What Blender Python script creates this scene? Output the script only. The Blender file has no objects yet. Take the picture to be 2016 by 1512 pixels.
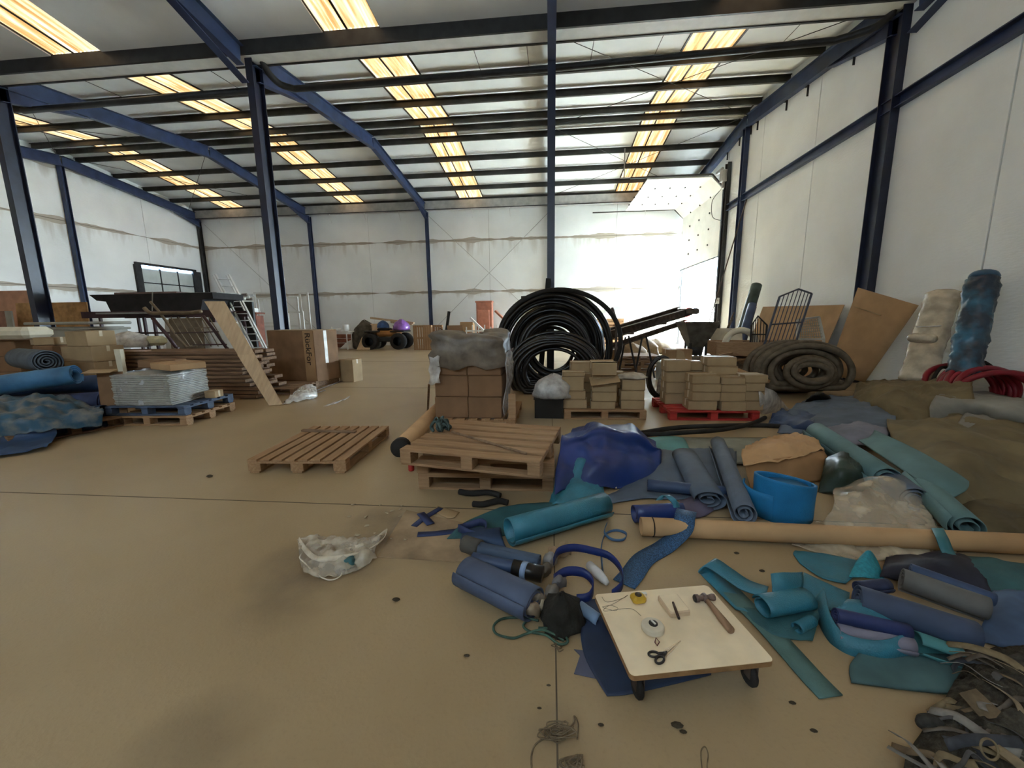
import bpy, math, random
from mathutils import Vector, Matrix, noise
random.seed(7)
PI = math.pi
SC = bpy.context.scene
COL = SC.collection

# ------------------------------------------------------------------ camera, world, sun, exposure
FPX = 774.9
CAM_H = 1.5
PITCH, ROLL, YAW = 0.1647, -0.0119, -0.0984
_f = Vector((math.sin(YAW) * math.cos(PITCH), math.cos(YAW) * math.cos(PITCH), -math.sin(PITCH)))
_r0 = Vector((math.cos(YAW), -math.sin(YAW), 0))
_u0 = _r0.cross(_f)
_r = math.cos(ROLL) * _r0 + math.sin(ROLL) * _u0
_u = -math.sin(ROLL) * _r0 + math.cos(ROLL) * _u0
CAM_O = Vector((0.0, 0.0, CAM_H))
cam_data = bpy.data.cameras.new('camera')
cam_data.sensor_fit = 'HORIZONTAL'
cam_data.sensor_width = 36.0
cam_data.lens = FPX / 2016 * 36.0
cam_data.clip_start = 0.02
cam = bpy.data.objects.new('camera', cam_data)
COL.objects.link(cam)
cam.matrix_world = Matrix(((_r.x, _u.x, -_f.x, CAM_O.x), (_r.y, _u.y, -_f.y, CAM_O.y), (_r.z, _u.z, -_f.z, CAM_O.z), (0, 0, 0, 1)))
SC.camera = cam

world = bpy.data.worlds.new('sky')
SC.world = world
world.use_nodes = True
bg = world.node_tree.nodes['Background']
bg.inputs[0].default_value = (0.69, 0.86, 1.0, 1)
bg.inputs[1].default_value = 25.0

sun_data = bpy.data.lights.new('sun', 'SUN')
sun_data.energy = 9.0
sun_data.angle = math.radians(1.0)
sun_data.color = (1.0, 0.93, 0.82)
sun = bpy.data.objects.new('sun', sun_data)
COL.objects.link(sun)
sun.rotation_euler = Vector((-1.0, 0.10, -0.36)).to_track_quat('-Z', 'Y').to_euler()
sun.location = (30, 18, 12)

# the open door is the way in for the sky's light (a portal only guides the sampling, it emits nothing)
portal_data = bpy.data.lights.new('door_portal', 'AREA')
portal_data.shape = 'RECTANGLE'; portal_data.size = 4.9; portal_data.size_y = 3.9
portal_data.cycles.is_portal = True
portal = bpy.data.objects.new('door_portal', portal_data)
COL.objects.link(portal)
portal.location = (7.05, 20.0, 1.95)
portal.rotation_euler = (PI / 2, 0, PI / 2)

portal_data = bpy.data.lights.new('fill_window_portal', 'AREA')  # guides sampling through the added fill windows
portal_data.shape = 'RECTANGLE'; portal_data.size = 10.0; portal_data.size_y = 1.2
portal_data.cycles.is_portal = True
portal = bpy.data.objects.new('fill_window_portal', portal_data)
COL.objects.link(portal)
portal.location = (-4.0, -4.15, 5.4)
portal.rotation_euler = (PI / 2, 0, PI)

SKYLIGHT = 0.40           # radiance of the daylit roof sheets
vs = SC.view_settings
vs.view_transform = 'Standard'
vs.look = 'None'
vs.gamma = 1.0
vs.use_curve_mapping = False
vs.exposure = 2.58

# ------------------------------------------------------------------ the hall's main dimensions (metres)
S = 6.905                # bay width
YV, YW = 9.458, 22.60    # valley column line, far column line
YM = (YV + YW) / 2       # ridge
ZE, ZR = 7.316, 8.084    # underside of the rafters at eave and ridge
SLOPE = (ZR - ZE) / (YM - YV)
XR, XL = 7.0, -20.82     # inner faces of the side walls
YF = 22.72               # inner face of the far wall
YN = -4.0                # inner face of the near wall

def ray(px, py):
    return _r * ((px - 1008) / FPX) - _u * ((py - 756) / FPX) + _f
def G(px, py, z=0.0):
    "the point at height z that the photograph shows at this pixel"
    d = ray(px, py)
    return CAM_O + d * ((z - CAM_H) / d.z)
def AY(px, py, y):
    d = ray(px, py)
    return CAM_O + d * (y / d.y)
def AX(px, py, x):
    d = ray(px, py)
    return CAM_O + d * (x / d.x)

# ------------------------------------------------------------------ materials
def nt(m):
    m.use_nodes = True
    t = m.node_tree
    return t, t.nodes['Principled BSDF']
MATS = {}
def mat(name, col, rough=0.75, var=0.18, scale=6.0, bump=0.0, bscale=None, metal=0.0, col2=None, stretch=(1, 1, 1), spec=0.35, sheen=0.0, coord='Object', detail=4.0, lo=0.35, hi=0.65):
    if name in MATS: return MATS[name]
    m = bpy.data.materials.new(name); MATS[name] = m
    t, b = nt(m)
    N, L = t.nodes, t.links
    tc = N.new('ShaderNodeTexCoord'); mp = N.new('ShaderNodeMapping'); mp.inputs['Scale'].default_value = stretch
    L.new(tc.outputs[coord], mp.inputs['Vector'])
    nz = N.new('ShaderNodeTexNoise'); nz.inputs['Scale'].default_value = scale; nz.inputs['Detail'].default_value = detail
    L.new(mp.outputs[0], nz.inputs['Vector'])
    rp = N.new('ShaderNodeValToRGB')
    rp.color_ramp.elements[0].position = lo; rp.color_ramp.elements[1].position = hi
    c2 = col2 if col2 else tuple(min(1, c * (1 + var)) for c in col)
    c1 = col if col2 else tuple(c * (1 - var) for c in col)
    rp.color_ramp.elements[0].color = (*c1, 1); rp.color_ramp.elements[1].color = (*c2, 1)
    L.new(nz.outputs[0], rp.inputs[0]); L.new(rp.outputs[0], b.inputs['Base Color'])
    b.inputs['Roughness'].default_value = rough; b.inputs['Metallic'].default_value = metal
    b.inputs['Specular IOR Level'].default_value = spec
    if bump:
        bn = N.new('ShaderNodeTexNoise'); bn.inputs['Scale'].default_value = bscale or scale * 5; bn.inputs['Detail'].default_value = 3
        L.new(mp.outputs[0], bn.inputs['Vector'])
        bp = N.new('ShaderNodeBump'); bp.inputs['Strength'].default_value = bump; bp.inputs['Distance'].default_value = 0.01
        L.new(bn.outputs[0], bp.inputs['Height']); L.new(bp.outputs[0], b.inputs['Normal'])
    return m

def film(name, col=(0.85, 0.85, 0.82), alpha=0.45, rough=0.25):
    "thin cloudy plastic film"
    if name in MATS: return MATS[name]
    m = bpy.data.materials.new(name); MATS[name] = m
    t, b = nt(m); N, L = t.nodes, t.links
    tc = N.new('ShaderNodeTexCoord')
    nz = N.new('ShaderNodeTexNoise'); nz.inputs['Scale'].default_value = 9; nz.inputs['Detail'].default_value = 5
    L.new(tc.outputs['Object'], nz.inputs['Vector'])
    mr = N.new('ShaderNodeMapRange'); mr.inputs[1].default_value = 0.3; mr.inputs[2].default_value = 0.7
    mr.inputs[3].default_value = max(0, alpha - 0.22); mr.inputs[4].default_value = min(1, alpha + 0.22)
    L.new(nz.outputs[0], mr.inputs[0]); L.new(mr.outputs[0], b.inputs['Alpha'])
    bp = N.new('ShaderNodeBump'); bp.inputs['Strength'].default_value = 0.5; bp.inputs['Distance'].default_value = 0.02
    L.new(nz.outputs[0], bp.inputs['Height']); L.new(bp.outputs[0], b.inputs['Normal'])
    b.inputs['Base Color'].default_value = (*col, 1); b.inputs['Roughness'].default_value = rough
    b.inputs['Specular IOR Level'].default_value = 0.6
    return m

def math_(t, op, a, b=None, c=None):
    n = t.nodes.new('ShaderNodeMath'); n.operation = op
    for i, x in enumerate((a, b, c)):
        if x is None: continue
        if isinstance(x, (int, float)): n.inputs[i].default_value = x
        else: t.links.new(x, n.inputs[i])
    return n.outputs[0]

def wall_mat(name, axis, stained, base=(0.85, 0.87, 0.85)):
    "off-white rendered wall panels; where stained, rust-brown water runs below the horizontal joints"
    m = bpy.data.materials.new(name); t, b = nt(m); N, L = t.nodes, t.links
    g = N.new('ShaderNodeNewGeometry'); sp = N.new('ShaderNodeSeparateXYZ'); L.new(g.outputs['Position'], sp.inputs[0])
    h = sp.outputs[0] if axis == 'x' else sp.outputs[1]
    z = sp.outputs[2]
    n1 = N.new('ShaderNodeTexNoise'); n1.inputs['Scale'].default_value = 0.5; n1.inputs['Detail'].default_value = 5
    L.new(g.outputs['Position'], n1.inputs['Vector'])
    rp = N.new('ShaderNodeValToRGB'); rp.color_ramp.elements[0].position = 0.3; rp.color_ramp.elements[1].position = 0.7
    rp.color_ramp.elements[0].color = (*[c * 0.90 for c in base], 1); rp.color_ramp.elements[1].color = (*[min(1, c * 1.05) for c in base], 1)
    L.new(n1.outputs[0], rp.inputs[0])
    last = rp.outputs[0]
    if stained:
        cb = N.new('ShaderNodeCombineXYZ')
        L.new(math_(t, 'MULTIPLY', h, 1.7), cb.inputs[0]); L.new(math_(t, 'MULTIPLY', z, 0.22), cb.inputs[1])
        dn = N.new('ShaderNodeTexNoise'); dn.inputs['Scale'].default_value = 1.6; dn.inputs['Detail'].default_value = 4; L.new(cb.outputs[0], dn.inputs['Vector'])
        cl = N.new('ShaderNodeCombineXYZ'); L.new(math_(t, 'MULTIPLY', h, 0.55), cl.inputs[0])
        ln = N.new('ShaderNodeTexNoise'); ln.inputs['Scale'].default_value = 1.0; ln.inputs['Detail'].default_value = 3; L.new(cl.outputs[0], ln.inputs['Vector'])
        total = None
        for seam, length in ((5.87, 2.3), (3.06, 1.1), (8.1, 1.4)):
            d = math_(t, 'SUBTRACT', seam, z)
            below = math_(t, 'GREATER_THAN', d, -0.02)
            fall = math_(t, 'MAXIMUM', math_(t, 'SUBTRACT', 1.0, math_(t, 'DIVIDE', d, length)), 0.0)
            st = math_(t, 'MULTIPLY', math_(t, 'MULTIPLY', below, fall), math_(t, 'MULTIPLY', dn.outputs[0], ln.outputs[0]))
            mr = N.new('ShaderNodeMapRange'); mr.inputs[1].default_value = 0.20; mr.inputs[2].default_value = 0.36; L.new(st, mr.inputs[0])
            run = math_(t, 'MULTIPLY', mr.outputs[0], 0.62)
            wid = math_(t, 'MULTIPLY', math_(t, 'MAXIMUM', math_(t, 'SUBTRACT', ln.outputs[0], 0.36), 0.0), 0.55)
            edge = math_(t, 'LESS_THAN', math_(t, 'ABSOLUTE', math_(t, 'ADD', d, -0.01)), wid)
            one = math_(t, 'MAXIMUM', run, math_(t, 'MULTIPLY', edge, 0.75))
            total = one if total is None else math_(t, 'MAXIMUM', total, one)
        mx = N.new('ShaderNodeMix'); mx.data_type = 'RGBA'
        L.new(total, mx.inputs[0]); L.new(last, mx.inputs[6]); mx.inputs[7].default_value = (0.34, 0.27, 0.18, 1)
        last = mx.outputs[2]
    L.new(last, b.inputs['Base Color'])
    b.inputs['Roughness'].default_value = 0.85; b.inputs['Specular IOR Level'].default_value = 0.2
    n2 = N.new('ShaderNodeTexNoise'); n2.inputs['Scale'].default_value = 14; n2.inputs['Detail'].default_value = 3
    mp = N.new('ShaderNodeMapping'); mp.inputs['Scale'].default_value = (0.5, 0.5, 2.2)
    L.new(g.outputs['Position'], mp.inputs[0]); L.new(mp.outputs[0], n2.inputs['Vector'])
    bp = N.new('ShaderNodeBump'); bp.inputs['Strength'].default_value = 0.35; bp.inputs['Distance'].default_value = 0.02
    L.new(n2.outputs[0], bp.inputs['Height']); L.new(bp.outputs[0], b.inputs['Normal'])
    return m

def floor_mat():
    m = bpy.data.materials.new('dusty_concrete'); t, b = nt(m); N, L = t.nodes, t.links
    g = N.new('ShaderNodeNewGeometry'); P = g.outputs['Position']
    def nz(scale, detail=5):
        n = N.new('ShaderNodeTexNoise'); n.inputs['Scale'].default_value = scale; n.inputs['Detail'].default_value = detail
        L.new(P, n.inputs['Vector']); return n.outputs[0]
    rp = N.new('ShaderNodeValToRGB'); rp.color_ramp.elements[0].position = 0.32; rp.color_ramp.elements[1].position = 0.70
    rp.color_ramp.elements[0].color = (0.315, 0.225, 0.120, 1); rp.color_ramp.elements[1].color = (0.395, 0.295, 0.170, 1)
    L.new(nz(0.7), rp.inputs[0])
    last = rp.outputs[0]
    def over(mask, col):
        nonlocal last
        mx = N.new('ShaderNodeMix'); mx.data_type = 'RGBA'
        L.new(mask, mx.inputs[0]); L.new(last, mx.inputs[6]); mx.inputs[7].default_value = (*col, 1); last = mx.outputs[2]
    fine = nz(60, 3)
    mr = N.new('ShaderNodeMapRange'); mr.inputs[1].default_value = 0.55; mr.inputs[2].default_value = 0.8; mr.inputs[4].default_value = 0.35
    L.new(fine, mr.inputs[0]); over(mr.outputs[0], (0.25, 0.18, 0.10))
    # swept-up dirt around the plastic bag and worn patches
    dn = nz(3.0, 8)
    for c, rad, s in ((G(640, 1110), 0.55, 0.75), (G(780, 1040), 0.50, 0.8), (G(560, 1180), 0.35, 0.35), (G(900, 1070), 0.4, 0.5), (G(1100, 1440), 0.25, 0.3), (G(640, 880), 0.7, 0.25), (G(380, 1480), 0.35, 0.4)):
        vd = N.new('ShaderNodeVectorMath'); vd.operation = 'DISTANCE'; L.new(P, vd.inputs[0]); vd.inputs[1].default_value = c
        fall = math_(t, 'MAXIMUM', math_(t, 'SUBTRACT', 1.0, math_(t, 'DIVIDE', vd.outputs['Value'], rad)), 0.0)
        k = N.new('ShaderNodeMapRange'); k.inputs[1].default_value = 0.16; k.inputs[2].default_value = 0.46; k.inputs[4].default_value = s
        L.new(math_(t, 'MULTIPLY', math_(t, 'POWER', fall, 0.7), dn), k.inputs[0])
        over(k.outputs[0], (0.13, 0.095, 0.06))
    # paler, dusted lanes further in
    pn = nz(0.25, 6)
    k = N.new('ShaderNodeMapRange'); k.inputs[1].default_value = 0.5; k.inputs[2].default_value = 0.7; k.inputs[4].default_value = 0.5
    L.new(pn, k.inputs[0]); over(k.outputs[0], (0.43, 0.34, 0.215))
    L.new(last, b.inputs['Base Color'])
    b.inputs['Roughness'].default_value = 0.37; b.inputs['Specular IOR Level'].default_value = 0.5
    bp = N.new('ShaderNodeBump'); bp.inputs['Strength'].default_value = 0.25; bp.inputs['Distance'].default_value = 0.004
    L.new(fine, bp.inputs['Height']); L.new(bp.outputs[0], b.inputs['Normal'])
    return m

def skylight_mat():
    "translucent fibreglass roof sheet with sun behind it: amber, streaked, dirty at the purlins"
    m = bpy.data.materials.new('amber_skylight'); t, b = nt(m); N, L = t.nodes, t.links
    g = N.new('ShaderNodeNewGeometry'); mp = N.new('ShaderNodeMapping'); mp.inputs['Scale'].default_value = (9, 0.5, 0.5)
    L.new(g.outputs['Position'], mp.inputs[0])
    n = N.new('ShaderNodeTexNoise'); n.inputs['Scale'].default_value = 1.2; n.inputs['Detail'].default_value = 6; L.new(mp.outputs[0], n.inputs['Vector'])
    rp = N.new('ShaderNodeValToRGB'); e = rp.color_ramp.elements
    e[0].position = 0.30; e[0].color = (0.28, 0.13, 0.035, 1)
    e[1].position = 0.74; e[1].color = (1.0, 0.90, 0.70, 1)
    k = rp.color_ramp.elements.new(0.46); k.color = (0.43, 0.26, 0.10, 1)
    k = rp.color_ramp.elements.new(0.60); k.color = (0.64, 0.51, 0.33, 1)
    L.new(n.outputs[0], rp.inputs[0])
    L.new(rp.outputs[0], b.inputs['Emission Color']); b.inputs['Emission Strength'].default_value = SKYLIGHT
    b.inputs['Base Color'].default_value = (0.5, 0.4, 0.25, 1); b.inputs['Roughness'].default_value = 0.5
    return m

def wood(name, c1, c2, axis=0, scale=3.0, rough=0.8):
    st = [14, 14, 14]; st[axis] = 0.9
    return mat(name, c1, rough=rough, col2=c2, scale=scale, stretch=tuple(st), bump=0.25, bscale=scale * 2, detail=6)

M_FLOOR = floor_mat()
M_WR = wall_mat('white_wall_panel', 'y', False)
M_WF = wall_mat('stained_wall_panel_far', 'x', True)
M_WL = wall_mat('stained_wall_panel_left', 'y', True)
M_ROOF = mat('roof_liner', (0.86, 0.89, 0.88), 0.6, 0.05, 1.0)
M_SKY = skylight_mat()
M_NAVYC = mat('shaded_navy_steel', (0.009, 0.014, 0.034), 0.38, 0.25, 3.0, spec=0.5)  # navy steel darkened in colour for the shade on the valley columns
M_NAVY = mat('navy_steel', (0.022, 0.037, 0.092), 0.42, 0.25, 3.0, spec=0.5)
M_DARK = mat('dark_steel', (0.022, 0.022, 0.022), 0.5, 0.3, 4.0)
M_PURL = mat('galvanised_purlin', (0.065, 0.064, 0.058), 0.55, 0.25, 2.0, metal=0.2)
M_GALV = mat('galvanised_sheet', (0.42, 0.41, 0.38), 0.5, 0.15, 3.0, metal=0.2)
M_WHITE = mat('white_paint', (0.72, 0.73, 0.70), 0.55, 0.06, 4.0)
M_JOINT = mat('joint_dark', (0.10, 0.08, 0.055), 0.9)
M_WOOD = wood('pale_pallet_wood', (0.285, 0.165, 0.082), (0.365, 0.225, 0.12))
M_WOODY = wood('pale_pallet_wood_y', (0.33, 0.20, 0.10), (0.47, 0.31, 0.17), 1)
M_WOODD = wood('dark_timber', (0.10, 0.055, 0.03), (0.24, 0.14, 0.075))
M_PLY = mat('plywood', (0.50, 0.36, 0.22), 0.75, 0.12, 3.0, stretch=(6, 1, 1))
M_CARD = mat('cardboard', (0.36, 0.22, 0.11), 0.85, 0.12, 2.5)
M_CARD2 = mat('pale_cardboard', (0.33, 0.23, 0.125), 0.85, 0.12, 3.0)
M_CARDD = mat('brown_cardboard', (0.20, 0.11, 0.055), 0.85, 0.15, 3.0)
M_TAPE = mat('packing_tape', (0.52, 0.42, 0.28), 0.35, 0.08, 10)
M_KRAFT = mat('kraft_paper', (0.50, 0.31, 0.155), 0.8, 0.1, 4.0, bump=0.5, bscale=7)
M_FILM = film('plastic_film')
M_FILMG = film('grey_plastic_film', (0.62, 0.60, 0.56), 0.62, 0.3)
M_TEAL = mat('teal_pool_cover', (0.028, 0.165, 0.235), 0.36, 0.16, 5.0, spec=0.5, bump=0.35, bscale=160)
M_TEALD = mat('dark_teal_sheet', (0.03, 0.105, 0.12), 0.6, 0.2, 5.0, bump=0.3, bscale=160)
M_TEALG = mat('dusty_teal_sheet', (0.10, 0.19, 0.20), 0.7, 0.15, 3.0, bump=0.2, bscale=120)
M_BLUE = mat('blue_sheet', (0.033, 0.062, 0.135), 0.5, 0.2, 4.0, spec=0.45)
M_BLUEG = mat('grey_blue_sheet', (0.085, 0.115, 0.16), 0.6, 0.15, 4.0)
M_ROYAL = mat('royal_blue_sheet', (0.010, 0.032, 0.15), 0.40, 0.25, 3.0, spec=0.55)
M_NAVYS = mat('navy_sheet', (0.02, 0.03, 0.075), 0.6, 0.3, 4.0)
M_BRIGHT = mat('bright_blue_foam', (0.01, 0.165, 0.38), 0.65, 0.12, 6.0, bump=0.3, bscale=140)
M_OLIVE = mat('olive_tarpaulin', (0.16, 0.125, 0.065), 0.75, 0.22, 3.0, bump=0.2, bscale=60)
M_GREYS = mat('grey_sheet', (0.23, 0.225, 0.20), 0.7, 0.2, 3.0)
M_BLACK = mat('black_plastic', (0.008, 0.008, 0.008), 0.32, 0.3, 4.0, spec=0.5)
M_BLACKM = mat('black_rubber', (0.015, 0.014, 0.013), 0.75, 0.3, 6.0)
M_HOSE = mat('muddy_hose', (0.11, 0.088, 0.06), 0.75, 0.3, 8.0)
M_RED = mat('red_paint', (0.36, 0.03, 0.025), 0.6, 0.2, 5.0)
M_REDH = mat('red_hose', (0.20, 0.010, 0.020), 0.4, 0.15, 5.0)
M_RUST = mat('rusty_steel', (0.10, 0.075, 0.06), 0.7, 0.35, 9.0, metal=0.3)
M_ALU = mat('aluminium', (0.66, 0.67, 0.66), 0.3, 0.06, 6.0, metal=0.7)
M_TERRA = mat('terracotta_paint', (0.46, 0.19, 0.12), 0.7, 0.12, 5.0)
M_FOAM = mat('cream_foam', (0.60, 0.55, 0.42), 0.85, 0.08, 6.0)
M_GREYP = mat('grey_plastic', (0.27, 0.26, 0.22), 0.6, 0.1, 4.0)
M_CREAM = mat('cream_board', (0.80, 0.66, 0.45), 0.6, 0.06, 9.0, spec=0.3)
# ------------------------------------------------------------------ mesh helpers
class MB:
    "collects shapes; every shape is in the coordinates of the object it becomes"
    def __init__(self): self.v = []; self.f = []
    def add(self, vs_, fs):
        o = len(self.v); self.v += [tuple(p) for p in vs_]; self.f += [tuple(i + o for i in q) for q in fs]; return self
    def box(self, c, s, R=None):
        x, y, z = s[0] / 2, s[1] / 2, s[2] / 2
        p = [Vector((i, j, k)) for i in (-x, x) for j in (-y, y) for k in (-z, z)]
        if R is not None: p = [R @ q for q in p]
        c = Vector(c)
        return self.add([c + q for q in p], [(0, 1, 3, 2), (4, 6, 7, 5), (0, 4, 5, 1), (2, 3, 7, 6), (0, 2, 6, 4), (1, 5, 7, 3)])
    def cbox(self, c, s, b=0.01, R=None):
        "box with chamfered edges"
        x, y, z = s[0] / 2, s[1] / 2, s[2] / 2
        b = min(b, x * .9, y * .9, z * .9)
        rings = []
        for zz, ins in ((-z, b), (-z + b, 0), (z - b, 0), (z, b)):
            X, Y = x - ins, y - ins
            cc = b if ins == 0 else b * .6
            rings.append([Vector(q) for q in ((-X + cc, -Y, zz), (X - cc, -Y, zz), (X, -Y + cc, zz), (X, Y - cc, zz), (X - cc, Y, zz), (-X + cc, Y, zz), (-X, Y - cc, zz), (-X, -Y + cc, zz))])
        vs_ = [q for r in rings for q in r]
        if R is not None: vs_ = [R @ q for q in vs_]
        fs = [tuple(range(7, -1, -1)), tuple(range(24, 32))]
        for k in range(3):
            for i in range(8): fs.append((k * 8 + i, k * 8 + (i + 1) % 8, k * 8 + 8 + (i + 1) % 8, k * 8 + 8 + i))
        return self.add([Vector(c) + q for q in vs_], fs)
    def beam(self, a, b_, w, h, up=Vector((0, 0, 1))):
        "rectangular bar from a to b, w across, h along up"
        a, b_ = Vector(a), Vector(b_); d = (b_ - a)
        t = d.normalized(); s_ = t.cross(up)
        if s_.length < 1e-4: s_ = t.cross(Vector((1, 0, 0)))
        s_.normalize(); n = s_.cross(t)
        R = Matrix((s_, t, n)).transposed()
        return self.box((a + b_) / 2, (w, d.length, h), R)
    def prof(self, poly, a, b_, up=Vector((0, 0, 1)), cap=True):
        "profile poly [(side, up)] swept from a to b"
        a, b_ = Vector(a), Vector(b_); t = (b_ - a).normalized(); s_ = t.cross(up).normalized(); n = s_.cross(t)
        k = len(poly); vs_ = [q + s_ * p[0] + n * p[1] for q in (a, b_) for p in poly]
        fs = [(i, (i + 1) % k, k + (i + 1) % k, k + i) for i in range(k)]
        if cap: fs += [tuple(range(k - 1, -1, -1)), tuple(range(k, 2 * k))]
        return self.add(vs_, fs)
    def tube(self, pts, r, n=8, closed=False, cap=True):
        pts = [Vector(p) for p in pts]; m = len(pts); rs = r if isinstance(r, (list, tuple)) else [r] * m
        prev = None; vs_ = []
        for i, p in enumerate(pts):
            if closed: t = pts[(i + 1) % m] - pts[i - 1]
            else: t = pts[min(i + 1, m - 1)] - pts[max(i - 1, 0)]
            if t.length < 1e-9: t = Vector((0, 0, 1))
            t.normalize()
            if prev is None:
                prev = t.orthogonal().normalized()
            u = prev - t * prev.dot(t)
            if u.length < 1e-5: u = t.orthogonal()
            u.normalize(); w = t.cross(u); prev = u
            for k in range(n):
                a = 2 * PI * k / n
                vs_.append(p + (u * math.cos(a) + w * math.sin(a)) * rs[i])
        fs = []
        for i in range(m if closed else m - 1):
            j = (i + 1) % m
            for k in range(n): fs.append((i * n + k, i * n + (k + 1) % n, j * n + (k + 1) % n, j * n + k))
        if cap and not closed: fs += [tuple(range(n - 1, -1, -1)), tuple(range((m - 1) * n, m * n))]
        return self.add(vs_, fs)
    def lathe(self, prof, c=(0, 0, 0), n=24, R=None, sx=1, sy=1):
        "profile [(radius, height)] turned about z"
        c = Vector(c); vs_ = []
        for r, z in prof:
            for k in range(n):
                a = 2 * PI * k / n; q = Vector((r * math.cos(a) * sx, r * math.sin(a) * sy, z))
                vs_.append(c + (R @ q if R is not None else q))
        fs = []
        for i in range(len(prof) - 1):
            for k in range(n): fs.append((i * n + k, i * n + (k + 1) % n, (i + 1) * n + (k + 1) % n, (i + 1) * n + k))
        if prof[0][0] > 1e-6: fs.append(tuple(range(n - 1, -1, -1)))
        if prof[-1][0] > 1e-6: fs.append(tuple(range((len(prof) - 1) * n, len(prof) * n)))
        return self.add(vs_, fs)
    def grid(self, rows, flip=False):
        n = len(rows[0]); vs_ = [p for r in rows for p in r]
        fs = [(i * n + k, i * n + k + 1, (i + 1) * n + k + 1, (i + 1) * n + k) for i in range(len(rows) - 1) for k in range(n - 1)]
        return self.add(vs_, fs)
    def plate(self, outline, thick, R=None, c=(0, 0, 0)):
        "flat outline [(x, y)] with thickness"
        k = len(outline); c = Vector(c)
        vs_ = [Vector((p[0], p[1], z)) for z in (0, thick) for p in outline]
        if R is not None: vs_ = [R @ q for q in vs_]
        fs = [(i, (i + 1) % k, k + (i + 1) % k, k + i) for i in range(k)] + [tuple(range(k - 1, -1, -1)), tuple(range(k, 2 * k))]
        return self.add([c + q for q in vs_], fs)

ROOTS = []
def mesh(name, mb, m, smooth):
    me = bpy.data.meshes.new(name); me.from_pydata([tuple(p) for p in mb.v], [], mb.f); me.update()
    me.materials.append(m)
    if smooth: me.polygons.foreach_set('use_smooth', [True] * len(me.polygons))
    return me
def tag(o, label=None, cat=None, group=None, kind=None):
    if label: o['label'] = label
    if cat: o['category'] = cat
    if group: o['group'] = group
    if kind: o['kind'] = kind
    return o
def ob(name, mb, m, parent=None, smooth=False, solid=0.0, off=-1.0, sub=0, bevel=0.0):
    o = bpy.data.objects.new(name, mesh(name, mb, m, smooth)); COL.objects.link(o)
    if parent is not None: o.parent = parent
    if solid:
        md = o.modifiers.new('thickness', 'SOLIDIFY'); md.thickness = solid; md.offset = off
    if bevel:
        md = o.modifiers.new('edge', 'BEVEL'); md.width = bevel; md.segments = 2; md.limit_method = 'ANGLE'
    if sub:
        md = o.modifiers.new('round', 'SUBSURF'); md.levels = sub; md.render_levels = sub
    return o
def root(name, label, cat, group=None):
    "an empty whose parts are given in world coordinates; it is moved to the thing's base at the end"
    o = bpy.data.objects.new(name, None); COL.objects.link(o); o.empty_display_size = 0.1
    ROOTS.append(o); return tag(o, label, cat, group)
def solo(name, label, cat, mb, m, group=None, **k):
    "a thing that is one mesh, given in world coordinates"
    o = ob(name, mb, m, None, **k); ROOTS.append(o); return tag(o, label, cat, group)
def local(name, label, cat, loc, rz=0.0, group=None):
    o = bpy.data.objects.new(name, None); COL.objects.link(o); o.empty_display_size = 0.1
    o.location = loc; o.rotation_euler = (0, 0, rz); return tag(o, label, cat, group)
def struct(name, mb, m, parent=None, label=None, **k):
    o = ob(name, mb, m, parent, **k)
    if parent is None:
        o['kind'] = 'structure'; ROOTS.append(o)
        if label: o['label'] = label
    return o
def copy_tree(o, parent=None):
    c = o.copy(); COL.objects.link(c); c.parent = parent
    for ch in o.children: copy_tree(ch, c)
    return c
def rebase():
    for r in ROOTS:
        if r.type == 'MESH' and r.data.users > 1: continue
        ms = [r] if r.type == 'MESH' else []
        st = list(r.children)
        while st:
            q = st.pop(); st += list(q.children)
            if q.type == 'MESH': ms.append(q)
        if not ms: continue
        lo = Vector((1e9,) * 3); hi = -lo
        for q in ms:
            for v_ in q.data.vertices:
                for i in range(3):
                    lo[i] = min(lo[i], v_.co[i]); hi[i] = max(hi[i], v_.co[i])
        b = Vector(((lo.x + hi.x) / 2, (lo.y + hi.y) / 2, lo.z))
        done = set()
        for q in ms:
            if q.data.name in done: continue
            done.add(q.data.name); q.data.transform(Matrix.Translation(-b))
        r.location = b

def cr(p0, p1, p2, p3, t):
    return 0.5 * ((2 * p1) + (p2 - p0) * t + (2 * p0 - 5 * p1 + 4 * p2 - p3) * t * t + (3 * p1 - p0 - 3 * p2 + p3) * t ** 3)
def spline(pts, n=6, closed=False):
    pts = [Vector(p) for p in pts]; out = []; m = len(pts)
    for i in range(m if closed else m - 1):
        if closed: q = [pts[(i + k) % m] for k in (-1, 0, 1, 2)]
        else: q = [pts[max(i - 1, 0)], pts[i], pts[i + 1], pts[min(i + 2, m - 1)]]
        for k in range(n): out.append(cr(*q, k / n))
    if not closed: out.append(pts[-1])
    return out
def patch(rows, n=6, wrinkle=0.0, wscale=6.0, seed=0, minz=0.006):
    "smooth sheet through a net of points given as pixel x, pixel y, height"
    P = [[(G(*c) if len(c) == 3 and not isinstance(c, Vector) else c) for c in r] for r in rows]
    A = [spline(r, n) for r in P]
    B = list(zip(*[spline(list(c), n) for c in zip(*A)]))
    out = []
    for r in B:
        o = []
        for p in r:
            q = Vector(p)
            if wrinkle:
                s_ = Vector((seed * 3.1, seed * 1.7, 0))
                w = noise.noise((q + s_) * wscale) + 0.5 * noise.noise((q + s_) * wscale * 2.3) - 0.45 * abs(noise.noise((q - s_) * wscale * 1.4))
                q.z += wrinkle * w
            q.z = max(q.z, minz); q.x = min(q.x, XR - .04); o.append(q)
        out.append(o)
    return out
def sheet(name, label, rows, m, cat='sheet', n=6, wrinkle=0.0, wscale=6.0, seed=0, solid=0.006, group=None, minz=0.006):
    return solo(name, label, cat, MB().grid(patch(rows, n, wrinkle, wscale, seed, minz)), m, group, smooth=True, solid=solid, off=1)
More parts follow.
